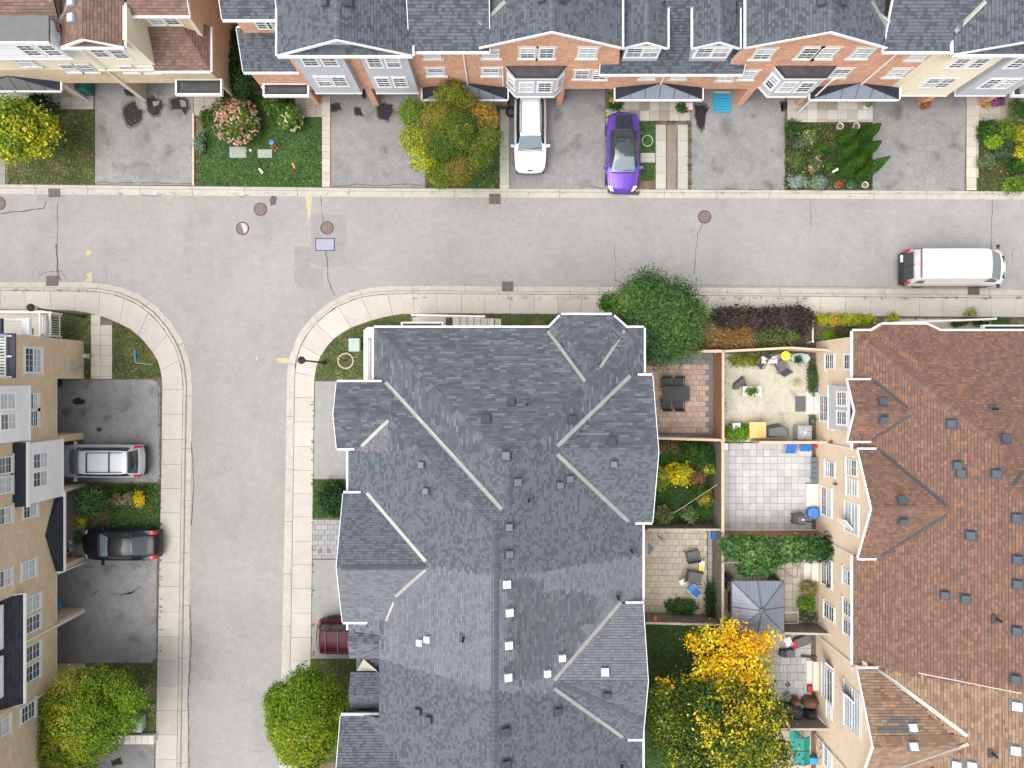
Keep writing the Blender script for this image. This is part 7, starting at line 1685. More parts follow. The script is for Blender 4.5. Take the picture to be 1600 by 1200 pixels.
# dining set on the red patio
X, Y = P3(1057, 615, .85); t = thing('patio_table', 'dark grey slatted dining table on the red brick patio', 'table', (X, Y, .14)); 
for i in range(6): b = MB(); b.box(-.76, .76, -.42 + i * .142, -.42 + i * .142 + .13, .70, .74); b.build('slat', 'fabric_dark', t)
for x in (-.68, .68):
    for y in (-.36, .36): b = MB(); b.box(x - .03, x + .03, y - .03, y + .03, 0, .7); b.build('leg', 'fabric_dark', t)
X0, Y0 = XY(1057, 615, 0)
for (dx, dy, rz, lab) in [(-.52, .62, math.pi, 'dark wicker chair above the dining table, nearer the grey roof'), (.2, .62, math.pi, 'dark wicker chair above the dining table, nearer the fence'), (-.52, -.62, 0, 'dark wicker chair below the dining table, nearer the grey roof'), (.2, -.62, 0, 'dark wicker chair below the dining table, nearer the fence')]:
    X_, Y_ = X + dx, Y + dy; c = chair_at('patio_chair', lab, 800, 600, rz, 'fabric_dark', 'iron_dark', recline=.1); c.location = (X_, Y_, .14); c['group'] = 'wicker chairs around the dining table'
# concrete patio clutter
X, Y = XY(1153, 600); b = MB(); b.T = Matrix.Translation((X, Y, .12)) @ Matrix.Rotation(.5, 4, 'Z')
b.addf([(-.42, -.18, 0), (.36, -.32, 0), (.40, .34, 0), (-.28, .2, 0), (-.5, -.02, .2), (.28, -.2, .42), (.34, .24, .5), (-.14, .14, .36), (.05, .0, .56)], [(4, 5, 8), (5, 6, 8), (6, 7, 8), (7, 4, 8), (0, 1, 5, 4), (1, 2, 6, 5), (2, 3, 7, 6), (3, 0, 4, 7)])
tag(b.build('covered_chair', 'fabric_grey', smooth=False), 'dark covered bundle alone on the white concrete patio', 'cover')
X, Y = P3(1175, 611, .8); t = thing('potting_table', 'white potting table with a green plant in the middle of the concrete patio', 'table', (X, Y, .12))
for i in range(5): b = MB(); b.box(-.54, .54, -.27 + i * .11, -.27 + i * .11 + .1, .7, .73); b.build('plank', 'offwhite', t)
for x in (-.5, .5):
    for y in (-.23, .23): b = MB(); b.box(x - .025, x + .025, y - .025, y + .025, 0, .7); b.build('leg', 'offwhite', t)
bush('herb_planter', 'green herbs in a dark trough on the white potting table', 1174, 611, .12, .34, .13, .12, 420, .05, [((.07, .17, .02), 3), ((.03, .07, .02), 1)], 201, lift=.85, cat='plant')
t = box_thing('storage_chest', 'yellow pine storage chest at the bottom of the concrete patio', 'chest', 1184, 672, .92, .9, .7, 'wood_yellow')
for i in range(5): b = MB(); b.box(-.48, .48, -.46 + i * .186, -.46 + i * .186 + .176, .70, .725); b.build('lid_plank', 'wood_yellow', t)
X, Y = P3(1217, 674, .9); b = MB(); b.T = Matrix.Translation((X, Y, .12))
b.addf([(-.72, -.36, 0), (.6, -.38, 0), (.66, .2, 0), (.2, .45, 0), (-.7, .22, 0), (-.6, -.26, .85), (.5, -.3, .95), (.52, .16, .95), (.14, .3, 1.05), (-.58, .14, .85)], [(5, 6, 7, 8, 9), (0, 1, 6, 5), (1, 2, 7, 6), (2, 3, 8, 7), (3, 4, 9, 8), (4, 0, 5, 9)]); tag(b.build('covered_barbecue', 'fabric_grey'), 'barbecue under a dark grey cover between the yellow chest and the air conditioner', 'barbecue')
X, Y = P3(1257, 676, .85); t = thing('air_conditioner', 'pale air conditioner unit with round fan grille against the buff wall', 'air conditioner', (X, Y, .12))
b = MB(); b.prism([(-.4, -.4), (.4, -.4), (.4, .4), (-.4, .4)], .05, .78, inset=.0); b.build('cabinet', 'steel', t)
b = MB(); b.lathe(0, 0, [(.36, .785), (.36, .80), (.33, .80), (.33, .76), (.01, .74)], 24); b.build('fan_well', 'bluegrey', t); b = MB()
for i in range(4): b.T = Matrix.Rotation(i * math.pi / 2, 4, 'Z'); b.addf([(.05, -.05, .765), (.3, -.13, .75), (.3, .1, .79), (.05, .05, .785)], [(0, 1, 2, 3)])
b.build('fan_blades', 'fabric_grey', t); b = MB(); b.lathe(0, 0, [(.08, .79), (.08, .82), (.0, .84)], 12); b.build('hub_cap', 'white', t)
b = MB()
for i in range(12): a = i * math.pi / 6; b.tube([(.08 * math.cos(a), .08 * math.sin(a), .83), (.34 * math.cos(a), .34 * math.sin(a), .805)], .005, 3)
for r_ in (.17, .26): b.tube([(r_ * math.cos(a), r_ * math.sin(a), .825) for a in np.linspace(0, 6.283, 25)], .005, 3)
b.build('grille_wire', 'white', t)
X, Y = XY(1150, 664); box_thing('storage_box', 'grey-white plastic box among the plants in the corner of the concrete patio', 'box', 1151, 668, .45, .5, .65, 'vent_mid', lid='vent_white')
chair_at('garden_chair', 'dark chair facing away at the upper middle of the concrete patio', 1188, 566, 2.6, 'fabric_dark', 'iron_dark', z=.12); chair_at('garden_chair', 'brown framed chair with a tan seat near the yellow bowl', 1220, 572, .5, 'fabric_grey', 'brown', z=.12, w=.6, d_=.6)
t = box_thing('plant_table', 'small table crowded with white and green pots against the top fence', 'table', 1203, 562, .9, .4, .6, 'offwhite')
for i in range(6): b = MB(); b.lathe(-.36 + i * .14, rnd.uniform(-.1, .1), [(.05, .6), (.06, .72), (.045, .70)], 8); b.build('small_pot', rnd.choice(['white', 'green_dark', 'steel', 'fabric_dark']), t)
X, Y = P3(1227, 556, .7); t = thing('round_table', 'round table covered by a yellow cloth against the top fence', 'table', (X, Y, .12)); b = MB(); b.lathe(0, 0, [(.28, .6), (.27, .66), (.01, .67)], 18); b.build('tabletop', 'yellow', t); b = MB(); b.tube([(0, 0, 0), (0, 0, .6)], .03, 6); b.build('leg', 'steel', t)
X, Y = P3(1250, 560, .7); t = thing('glass_table', 'oval glass table with a plant beside the yellow one', 'table', (X, Y, .12)); b = MB(); b.prism([(.55 * math.cos(a), .3 * math.sin(a)) for a in np.linspace(0, 6.283, 21)[:-1]], .66, .69); b.build('tabletop', 'glass_table', t)
for a in (.5, 2.6, 3.7, 5.8): b = MB(); b.tube([(.4 * math.cos(a), .22 * math.sin(a), 0), (.4 * math.cos(a), .22 * math.sin(a), .66)], .018, 6); b.build('leg', 'steel', t)
bush('pot_plant', 'dark green plant standing on the oval glass table', 1247, 562, .12, .2, .17, .12, 260, .05, GP, 205, lift=.82, cat='plant')
b = MB(); a, c = XY(1241, 643), XY(1257, 619); b.box(a[0], c[0], a[1], c[1], .125, .145); tag(b.build('door_mat', 'fabric_grey'), 'dark rectangular mat by the patio door step of the concrete patio', 'mat')
X, Y = XY(1266, 657); t = thing('watering_can', 'teal watering can beside the air conditioner', 'watering can', (X, Y, .12)); b = MB(); b.lathe(0, 0, [(.13, 0), (.13, .28), (.06, .32)], 12); b.build('can_body', 'green_dark', t); b = MB(); b.tube([(.1, 0, .06), (.3, .12, .34)], .018, 6); b.build('spout', 'green_dark', t); b = MB(); b.tube([(-.12, 0, .08), (-.24, 0, .2), (-.08, 0, .34)], .012, 5); b.build('handle', 'green_dark', t)
t = thing('wall_planter', 'long dark trough against the buff wall of the concrete patio', 'planter', (*XY(1270, 600), .1)); b = MB(); b.box(-.1, .16, -.5, .5, 0, .3); b.build('trough', 'fabric_grey', t)
b = MB(); pts = [(XY(1184 + 20 * math.sin(u * 3), 652 + 6 * math.cos(u * 4) + 0 * u)) for u in np.linspace(0, 3, 30)]; b.tube([(p[0] + i * .045, p[1], .132) for i, p in enumerate(pts)], .009, 4); tag(b.build('garden_hose', 'wood_pale'), 'thin tan hose curling across the concrete patio', 'hose')
# grey slab patio
t = thing('folding_chair', 'blue folding chair leaning against the tan fence, left one with grey frame', 'chair', (*XY(1229, 700), .14)); b = MB(); b.addf([(-.3, -.25, .4), (.3, -.25, .4), (.34, .3, .55), (-.34, .3, .55)], [(0, 1, 2, 3)]); b.build('fabric_seat', 'blue', t); b = MB(); b.tube([(-.38, -.25, 0), (-.36, -.25, .5), (-.36, .3, .75)], .02, 5); b.tube([(.38, -.25, 0), (.36, -.25, .5), (.36, .3, .75)], .02, 5); b.tube([(-.36, -.25, .5), (.36, -.25, .5)], .02, 5); b.build('frame', 'steel', t)
t = thing('folding_chair', 'blue folding chair leaning against the tan fence, right one with dark frame', 'chair', (*XY(1253, 698), .14)); b = MB(); b.addf([(-.32, -.22, .4), (.32, -.22, .4), (.34, .2, .6), (-.34, .2, .6)], [(0, 1, 2, 3)]); b.build('fabric_seat', 'blue', t); b = MB(); b.tube([(-.36, -.25, 0), (-.36, .22, .62), (.36, .22, .62), (.36, -.25, 0)], .02, 5); b.build('frame', 'iron_dark', t)
t = thing('sun_lounger', 'grey folded patio lounger lying along the buff wall', 'lounger', (*XY(1269, 733), .14)); b = MB(); b.tube([(-.22, -.8, .3), (-.22, .75, .3)], .02, 5); b.tube([(.2, -.8, .3), (.2, .75, .3)], .02, 5); b.tube([(-.22, -.5, 0), (-.22, -.5, .3)], .02, 5); b.tube([(.2, .5, 0), (.2, .5, .3)], .02, 5); b.build('frame', 'fabric_grey', t)
for i in range(5): b = MB(); b.box(-.2, .18, -.78 + i * .31, -.5 + i * .31, .30, .32); b.build('fabric_panel', 'vent_mid', t)
X, Y = P3(1251, 812, 1.0); t = thing('kettle_barbecue', 'dark grey barbecue with side handle at the corner of the grey slab patio', 'barbecue', (X, Y, .14)); b = MB(); b.prism([(-.34, -.3), (.26, -.38), (.42, 0), (.26, .34), (-.34, .28)], .55, 1.0, inset=.35); b.build('lid', 'fabric_grey', t)
b = MB(); b.prism([(-.34, -.3), (.26, -.38), (.42, 0), (.26, .34), (-.34, .28)], .4, .56); b.build('firebox', 'iron_dark', t); b = MB(); legs4(b, .5, .4, .4); b.build('leg_frame', 'iron_dark', t); b = MB(); b.tube([(.35, -.15, .6), (.95, -.18, .62)], .04, 6); b.build('side_handle', 'iron_dark', t); b = MB(); b.box(.0, .16, -.02, .06, .98, 1.02); b.build('badge', 'vent_white', t)
X, Y = P3(1271, 802, .6); t = thing('blue_tub', 'bright blue tub beside the dark barbecue', 'tub', (X, Y, .14)); b = MB(); b.lathe(0, 0, [(.26, 0), (.34, .45), (.36, .46), (.36, .5)], 20); b.build('tub_shell', 'blue_pale', t); b = MB(); b.lathe(0, 0, [(.36, .5), (.33, .55), (.2, .6), (.0, .6)], 20); b.build('lid', 'blue_pale', t)
t = thing('toolbox', 'small red toolbox by the wall beside the blue folding chairs', 'toolbox', (*XY(1272, 697), .14)); b = MB(); b.box(-.14, .14, -.1, .1, 0, .16); b.build('box_body', 'red', t); b = MB(); b.tube([(-.1, 0, .16), (-.1, 0, .24), (.1, 0, .24), (.1, 0, .16)], .012, 5); b.build('handle', 'red', t)
t = thing('small_cabinet', 'small white and dark red cabinet in the top left corner of the grey slab patio', 'cabinet', (*XY(1131, 697), .14)); b = MB(); b.box(-.14, .14, -.2, .2, 0, .3); b.build('cabinet_body', 'white', t); b = MB(); b.box(.14, .17, -.24, .24, 0, .36); b.build('side_panel', 'brown', t)
# cream patio
chair_at('patio_chair', 'dark reclining chair near the top of the cream patio', 1082, 869, .2, 'fabric_grey', 'iron_dark', w=.7, d_=.55, recline=-.0); chair_at('patio_chair', 'dark cushioned chair beside the blue lounger on the cream patio', 1086, 902, -1.75, 'fabric_grey', 'iron_dark', w=.62, d_=.8, recline=.3)
for (px, py, rz, m, lab) in [(1066, 909, .5, 'white', 'white folding stool next to the blue lounger seat')]:
    X, Y = P3(px, py, .5); t = thing('folding_stool', lab, 'stool', (X, Y, .14), rz); b = MB(); b.box(-.17, .17, -.15, .15, .40, .43); b.build('seat', m, t)
    for s_ in (-1, 1): b = MB(); b.tube([(s_ * .15, -.14, 0), (s_ * .15, .14, .4)], .014, 5); b.build('leg', 'steel', t)
X, Y = P3(1084, 922, .4); t = thing('folding_lounger', 'bright blue folding beach seat on the cream patio', 'lounger', (X, Y, .14), -.75); b = MB(); b.box(-.34, .0, -.24, .24, .28, .31); b.build('fabric_seat', 'blue_pale', t); b = MB(); b.addf([(0, -.24, .3), (.36, -.24, .42), (.36, .24, .42), (0, .24, .3)], [(0, 1, 2, 3), (3, 2, 1, 0)]); b.build('fabric_back', 'blue_pale', t); b = MB(); b.tube([(-.36, -.26, 0), (-.36, -.26, .3), (.38, -.26, .43)], .016, 5); b.tube([(-.36, .26, 0), (-.36, .26, .3), (.38, .26, .43)], .016, 5); b.build('frame', 'white', t)
X, Y = P3(1096, 884, .5); t = thing('side_table', 'small white and yellow side table between the two dark chairs', 'table', (X, Y, .14)); b = MB(); b.box(-.16, .16, 0.02, .3, .42, .45); b.build('tabletop', 'white', t); b = MB(); b.box(-.16, .14, -.26, 0, .40, .44); b.build('tray', 'yellow', t); b = MB(); legs4(b, .26, .4, .42, .014); b.build('leg_frame', 'white', t)
t = thing('plastic_crate', 'blue plastic crate in the top right corner of the cream patio', 'crate', (*XY(1115, 834), .14)); b = MB(); b.box(-.2, .2, -.22, .22, 0, .3); b.build('crate_body', 'blue', t); b = MB(); b.box(-.23, .23, -.25, .25, .3, .34); b.build('rim', 'blue', t)
t = thing('dry_branches', 'tall dry stems standing at the top left of the cream patio', 'plant', (*XY(1026, 836), .14))
for i in range(7): a = rnd.uniform(0, 6.28); b = MB(); b.tube([(0, 0, 0), (.15 * math.cos(a), .15 * math.sin(a), .4), (.4 * math.cos(a), .4 * math.sin(a), .7)], [.012, .009, .004], 4); b.build('stem', 'bark', t)
b = MB(); X, Y = XY(1007, 842); b.addf([(X - .3, Y - .35, 2.6), (X + .1, Y, 2.2), (X - .3, Y + .4, 2.6)], [(0, 1, 2)]); b.addf([(X - .3, Y - .4, 2.55), (X + .16, Y - .06, 2.12), (X + .1, Y, 2.16), (X - .3, Y - .33, 2.6)], [(0, 1, 2, 3)]); b.build('door_awning', 'grey_metal_and_sheen', cb)
t = thing('garden_tool', 'short red garden tool hooked over the weathered fence', 'garden tool', (*XY(1012, 951), .14)); b = MB(); b.tube([(-.2, .5, 1.0), (-.1, .2, 1.4), (.1, .0, 1.7), (.2, -.2, 1.72)], .012, 5); b.build('handle', 'iron_dark', t); b = MB(); b.box(.0, .14, -.12, .16, 1.66, 1.74); b.build('tool_head', 'red', t)
# gazebo
X, Y = P3(1184.5, 949, 2.3); t = thing('gazebo', 'square grey metal-roofed gazebo with radiating ribs on the tiled patio', 'gazebo', (X, Y, .14))
hw_ = 1.46; zE, zT = 2.1, 2.75; apx = (.05, -.05)
cs = [(-hw_, -hw_), (hw_, -hw_), (hw_, hw_), (-hw_, hw_)]
for i in range(4):
    p, q_ = cs[i], cs[(i + 1) % 4]; b = MB(); k = 14
    for j in range(k):      # corrugated sheet: folded strips from eave to apex
        u0, u1, um = j / k, (j + 1) / k, (j + .5) / k; A, Bm, C_ = lerp(p, q_, u0), lerp(p, q_, um), lerp(p, q_, u1)
        n_in = (-(q_[1] - p[1]), q_[0] - p[0]); ln = math.hypot(*n_in); n_in = (n_in[0] / ln, n_in[1] / ln)
        def upz(pt, u):
            dpt = (1 - abs(u - .5) * 2) * hw_; return (pt[0] + n_in[0] * dpt, pt[1] + n_in[1] * dpt, zE + (zT - zE) * dpt / hw_)
        b.add([(*A, zE), (*Bm, zE + .015), upz(Bm, um), upz(A, u0)]); b.add([(*Bm, zE + .015), (*C_, zE), upz(C_, u1), upz(Bm, um)])
    b.build('roof_sheet', 'grey_metal_and_sheen', t)
    b = MB(); b.tube([(*p, zE + .02), (0, 0, zT + .03)], .03, 5); b.build('roof_rib', 'fabric_grey', t); mdp = lerp(p, q_, .5); b = MB(); b.tube([(*mdp, zE + .02), (0, 0, zT + .03)], .025, 5); b.build('roof_rib', 'fabric_grey', t)
    b = MB(); b.tube([(*p, zE), (*q_, zE)], .03, 5); b.build('eave_beam', 'fabric_grey', t); b = MB(); b.box(p[0] * .93 - .05, p[0] * .93 + .05, p[1] * .93 - .05, p[1] * .93 + .05, 0, zE); b.build('post', 'iron_dark', t)
b = MB(); b.lathe(0, 0, [(.15, zT), (.15, zT + .08), (.08, zT + .1), (.0, zT + .12)], 14); b.build('finial', 'fabric_grey', t)
for (px, py, rz, lab) in [(1136, 903, -.7, 'dark high-backed chair poking out at the upper left of the gazebo'), (1207, 903, .7, 'dark high-backed chair poking out at the upper right of the gazebo')]: chair_at('garden_chair', lab, px, py, rz, 'fabric_dark', 'iron_dark', w=.5, d_=.5)
t = thing('patio_bench', 'red-brown bench edge showing left of the gazebo', 'bench', (*XY(1138, 935), .14)); b = MB(); b.box(-.12, .18, -.5, .5, .38, .42); b.build('seat', 'brown', t); b = MB(); legs4(b, .2, .9, .38); b.build('leg_frame', 'iron_dark', t); b = MB(); b.box(-.2, -.14, -.55, .55, .42, .8); b.build('backrest', 'brown', t)
t = thing('gas_canister', 'white cylinder lying left of the lower gazebo corner', 'canister', (*XY(1138, 972), .3), .8); b = MB(); b.tube([(-.35, 0, 0), (.35, 0, 0)], .14, 12); b.build('tank', 'white', t); b = MB(); b.box(-.2, -.1, -.12, .12, -.16, 0); b.box(.1, .2, -.12, .12, -.16, 0); b.build('cradle', 'iron_dark', t)
bush('pot_plant', 'leafy pot plant with orange blooms by the wall at the gazebo yard', 1263, 921, .5, .45, .4, .35, 1300, .06, [((.12, .16, .04), 3), ((.3, .2, .08), 1)], 210, cat='plant'); bush('pot_plant', 'round bright green plant below the orange blooming one', 1259, 942, .5, .42, .42, .4, 1600, .055, [((.07, .15, .02), 3), ((.13, .2, .03), 1)], 211, cat='plant'); bush('pot_plant', 'tangle of thin plants beside the white chair frames', 1262, 962, .4, .5, .35, .3, 800, .06, [((.07, .09, .04), 3), ((.16, .14, .1), 1)], 212, cat='plant')
pot(1259, 911, .16, .3, 'cyan', 'turquoise pot by the patio door step above the blooming plants')
t = thing('white_chair_frame', 'white tubular chair frame standing right of the gazebo', 'chair', (*XY(1232, 960), .14)); b = MB(); b.tube([(-.5, .3, .4), (.35, .3, .42), (.35, -.35, .4), (-.5, -.35, .4)], .022, 6); b.tube([(.35, .3, 0), (.35, .3, .42), (.15, .55, .8)], .022, 6); b.tube([(.35, -.35, 0), (.35, -.35, .42)], .022, 6); b.tube([(-.5, .3, 0), (-.5, .3, .4)], .022, 6); b.tube([(-.5, -.35, 0), (-.5, -.35, .4)], .022, 6); b.build('frame', 'white', t)
t = thing('white_chair_frame', 'curved white chair arm near the wall right of the gazebo', 'chair', (*XY(1270, 968), .14)); b = MB(); b.tube([(-.35, -.25, 0), (-.35, -.25, .45), (.2, -.2, .5), (.3, .1, .5), (.1, .15, .5)], .025, 6); b.build('frame', 'white', t)
b = MB(); b.tube([(*XY(1200 + 24 * u, 882 + 10 * u + 3 * math.sin(u * 5)), .16) for u in np.linspace(0, 1.8, 20)] + [(*XY(1243 + 9 * math.cos(a), 872 + 11 * math.sin(a)), .16) for a in np.linspace(1.2, 9, 26)], .013, 5); tag(b.build('garden_hose', 'plastic_black'), 'black hose coiled on the tiles beneath the vine', 'hose')
# clutter yard below the gazebo
items = [('child_scooter', 'black box among the clutter by the golden tree', 1224, 1022, .34, .34, .4, 'plastic_black'), ('storage_tub', 'dark grey lidded bin among the clutter by the golden tree', 1236, 1022, .5, .4, .5, 'fabric_grey'), ('storage_tub', 'pale grey tray table with a dark top near the wall below the gazebo', 1257, 1002, .9, .5, .45, 'fabric_grey'), ('storage_tub', 'lilac box left of the red bucket below the gazebo', 1232, 1003, .4, .5, .35, 'vent_white')]
for (n_, lab, px, py, w, d_, h, m) in items: box_thing('storage_tub', lab, 'storage box', px, py, w, d_, h, m, rz=rnd.uniform(-.4, .4))
X, Y = P3(1242, 1006, .4); t = thing('red_bucket', 'red bucket among the clutter below the gazebo', 'bucket', (X, Y, .14)); b = MB(); b.lathe(0, 0, [(.16, 0), (.24, .34), (.24, .36), (.2, .3), (.0, .28)], 16); b.build('pail', 'red', t); b = MB(); b.tube([(-.22, 0, .35), (0, .05, .42), (.22, 0, .35)], .01, 4); b.build('handle', 'steel', t)
t = thing('kick_scooter', 'black and red kick scooter lying by the patio door', 'scooter', (*XY(1262, 1024), .2), -.1); b = MB(); b.box(-.5, .3, -.06, .06, .04, .08); b.build('deck', 'fabric_dark', t); b = MB(); b.tube([(.3, 0, .06), (.7, .05, .12)], .03, 6); b.build('stem', 'red', t); b = MB(); b.tube([(.7, -.2, .12), (.7, .25, .12)], .02, 5); b.build('handlebar', 'white', t)
for i, (px, py, s_, m, lab) in enumerate([(1242, 1113, .62, 'fabric_dark', 'large black covered box above the dark grey fence'), (1228, 1107, .42, 'plastic_black', 'smaller black bag left of the large covered box'), (1244, 1097, .3, 'brown', 'brown crumpled bag above the large covered box'), (1267, 1099, .45, 'brown', 'brown wicker basket by the wall above the black bin'), (1267, 1117, .38, 'plastic_black', 'glossy black bin against the wall above the grey fence')]):
    X, Y = P3(px, py, .6); r_ = random.Random(i); b = MB(); b.T = Matrix.Translation((X, Y, .14)) @ Matrix.Rotation(-.5 + i * .2, 4, 'Z'); n = 10; rings = []
    for (f, z) in ((1, 0), (1.05, .25), (.9, .55), (.55, .72)): rings.append([(s_ * f * math.cos(k * 6.283 / n) * r_.uniform(.85, 1.1), s_ * .75 * f * math.sin(k * 6.283 / n) * r_.uniform(.85, 1.1), z) for k in range(n)])
    v = [p for q_ in rings for p in q_]; fs = [(a * n + k, a * n + (k + 1) % n, (a + 1) * n + (k + 1) % n, (a + 1) * n + k) for a in range(3) for k in range(n)] + [tuple(range(3 * n, 4 * n))]; b.addf(v, fs); tag(b.build('garden_bag', m), lab, 'bag')
t = thing('folding_stool', 'small grey folded stool on the light slabs near the bags', 'stool', (*XY(1227, 1085), .14), .5); b = MB(); b.box(-.2, .2, -.22, .22, .25, .28); b.build('seat', 'fabric_grey', t); b = MB(); legs4(b, .34, .36, .25, .014); b.build('leg_frame', 'steel', t)
t = thing('pair_of_shoes', 'pair of black sandals on the light slabs', 'shoes', (*XY(1229, 1068), .15), .7)
for s_ in (-1, 1): b = MB(); b.prism([(-.05 + s_ * .07, -.13), (.05 + s_ * .07, -.13), (.05 + s_ * .07, .13), (-.04 + s_ * .07, .13)], 0, .06, inset=.1); b.build('sandal', 'fabric_dark', t)
t = thing('toy', 'red toy with a long orange handle by the patio door', 'toy', (*XY(1262, 1073), .14)); b = MB(); b.box(-.12, .12, -.18, .18, .04, .22); b.build('toy_body', 'red', t); b = MB(); b.tube([(.05, 0, .2), (.65, -.25, .7)], .014, 5); b.build('handle', 'orange', t)
# teal swing seat
X, Y = P3(1253, 1171, 1.6); t = thing('swing_seat', 'teal canopy garden swing seat by the wall at the bottom', 'swing seat', (X, Y, .14)); b = MB(); b.addf([(-.5, -.78, 1.62), (.05, -.78, 1.72), (.05, .78, 1.72), (-.5, .78, 1.62)], [(0, 1, 2, 3), (3, 2, 1, 0)]); b.build('canopy_panel', 'teal', t); b = MB(); b.addf([(.05, -.78, 1.72), (.42, -.78, 1.5), (.42, .78, 1.5), (.05, .78, 1.72)], [(0, 1, 2, 3), (3, 2, 1, 0)]); b.build('canopy_panel', 'teal', t)
b = MB(); 
for y in (-.78, 0, .78): b.tube([(-.5, y, 1.63), (.05, y, 1.73), (.42, y, 1.51)], .018, 5)
b.tube([(.05, -.8, 1.73), (.05, .8, 1.73)], .02, 5); b.build('canopy_frame', 'iron_dark', t)
for y in (-.8, .8): b = MB(); b.tube([(-.55, y, 0), (0, y, 1.7), (.55, y, 0)], .025, 6); b.build('leg_frame', 'iron_dark', t)
b = MB(); b.box(-.25, .25, -.65, .65, .45, .52); b.build('seat', 'teal', t)
t = thing('bicycle', 'dark bicycle leaning on the wall beside the teal swing seat', 'bicycle', (*XY(1274, 1166), .14), math.pi / 2)
for x in (-.5, .5): b = MB(); b.tube([(x + .3 * math.cos(a), 0, .32 + .3 * math.sin(a)) for a in np.linspace(0, 6.283, 22)], .018, 5); b.build('wheel', 'rubber', t)
b = MB(); b.tube([(-.5, 0, .32), (-.1, 0, .75), (.4, .0, .78), (.5, 0, .32)], .018, 5); b.tube([(-.1, 0, .75), (0, 0, .3), (.4, 0, .78)], .018, 5); b.build('frame', 'iron_dark', t); b = MB(); b.tube([(.4, -.25, .9), (.4, .25, .9)], .014, 5); b.build('handlebar', 'iron_dark', t); b = MB(); b.prism([(-.24, -.06), (.02, -.02), (.02, .02), (-.24, .06)], .84, .88); b.build('saddle', 'plastic_black', t)
box_thing('storage_tub', 'grey-blue tub below the bicycle at the bottom edge', 'tub', 1272, 1190, .4, .35, .4, 'cyan')
# north side small things
X, Y = P3(1128.5, 160, .25); t = thing('wooden_pallet', 'blue painted pallet lying on the driveway under the red brick wall', 'pallet', (X, Y, .1))
for i in range(7): b = MB(); b.box(-.48, .48, -.56 + i * .165, -.56 + i * .165 + .135, .10, .125); b.build('slat', 'cyan', t)
for x in (-.44, 0, .44): b = MB(); b.box(x - .05, x + .05, -.57, .56, 0, .10); b.build('bearer', 'cyan', t)
b = MB(); b.box(-.5, .5, .57, .68, .0, .11); b.build('end_board', 'wood_tan', t)
b = MB(); X, Y = XY(1128, 150)
def stain(pts, z, m='stain', name='oil_stain'):
    b = MB(); P = [];
    for i in range(len(pts)):
        a, c = pts[i], pts[(i + 1) % len(pts)]
        for k in range(4): q_ = lerp(a, c, k / 4); P.append((q_[0] + rnd.uniform(-1, 1), q_[1] + rnd.uniform(-1, 1)))
    V = [XY(*p) for p in P]
    if area2(V) < 0: V = V[::-1]
    if m == 'stain':
        cx = sum(p[0] for p in V) / len(V); cy = sum(p[1] for p in V) / len(V); h_ = MB(); h_.add([(cx + (p[0] - cx) * rnd.uniform(1.12, 1.35), cy + (p[1] - cy) * rnd.uniform(1.12, 1.35), z - .0025) for p in V]); tag(h_.build('stain_edge', 'halo'), None, None, None, 'structure')
    b.add([(*p, z) for p in V]); tag(b.build(name, m), None, None, None, 'structure')
stain([(194, 172), (204, 162), (212, 160), (216, 170), (224, 175), (222, 188), (206, 199), (197, 190)], .103); stain([(231, 157), (240, 153), (252, 158), (256, 168), (248, 180), (240, 182), (232, 172)], .103); stain([(268, 158), (280, 153), (294, 157), (296, 170), (290, 180), (284, 172), (270, 172)], .103)
stain([(195, 142), (208, 140), (212, 152), (200, 150)], .103); stain([(240, 160), (250, 158), (250, 164), (242, 168)], .1055, 'drive', 'worn_patch'); stain([(282, 157), (292, 160), (292, 168), (284, 168)], .1055, 'drive', 'worn_patch')
stain([(590, 168), (600, 162), (612, 166), (615, 176), (607, 188), (595, 187), (590, 178)], .103); stain([(514, 165), (530, 162), (534, 172), (518, 176)], .103); stain([(553, 170), (562, 168), (568, 182), (556, 180)], .103); stain([(566, 137), (572, 137), (572, 155), (566, 152)], .103)
stain([(1086, 166), (1100, 165), (1106, 172), (1101, 182), (1100, 200), (1094, 204), (1089, 196), (1086, 182)], .103); stain([(1200, 170), (1210, 163), (1222, 164), (1222, 182), (1212, 188), (1200, 182)], .103, 'patch', 'worn_patch'); stain([(1218, 160), (1230, 160), (1228, 172), (1220, 176)], .103)
stain([(114, 626), (124, 621), (133, 625), (132, 632), (120, 632)], .103); stain([(153, 668), (160, 669), (158, 674), (153, 673)], .103); stain([(175, 1188), (190, 1183), (192, 1192), (178, 1196)], .103)
stain([(425, 306), (433, 308), (430, 320), (424, 322), (421, 314)], .006, 'sealer'); stain([(950, 296), (972, 300), (1000, 300), (996, 306), (960, 304)], .126, 'sealer')
for (pts) in [[(1042, 197), (1057, 197), (1056, 297), (1042, 297)]]: stain(pts, .085, 'dirt', 'dirt_strip')
# chalk marks on the lower left driveway
for pts in [[(133, 884), (150, 886)], [(175, 880), (190, 888)], [(145, 930), (155, 922)], [(178, 928), (205, 926), (222, 915)], [(188, 931), (212, 924)]]:
    b = MB(); V = [XY(*p) for p in pts]
    for i in range(len(V) - 1):
        tq = Vector((V[i + 1][0] - V[i][0], V[i + 1][1] - V[i][1])).normalized(); w_ = rnd.uniform(.03, .06); nn = (-tq.y * w_, tq.x * w_)
        b.add([(V[i][0] - nn[0], V[i][1] - nn[1], .104), (V[i + 1][0] - nn[0], V[i + 1][1] - nn[1], .104), (V[i + 1][0] + nn[0], V[i + 1][1] + nn[1], .104), (V[i][0] + nn[0], V[i][1] + nn[1], .104)])
    tag(b.build('chalk_scuff', 'vent_mid'), None, None, None, 'structure')
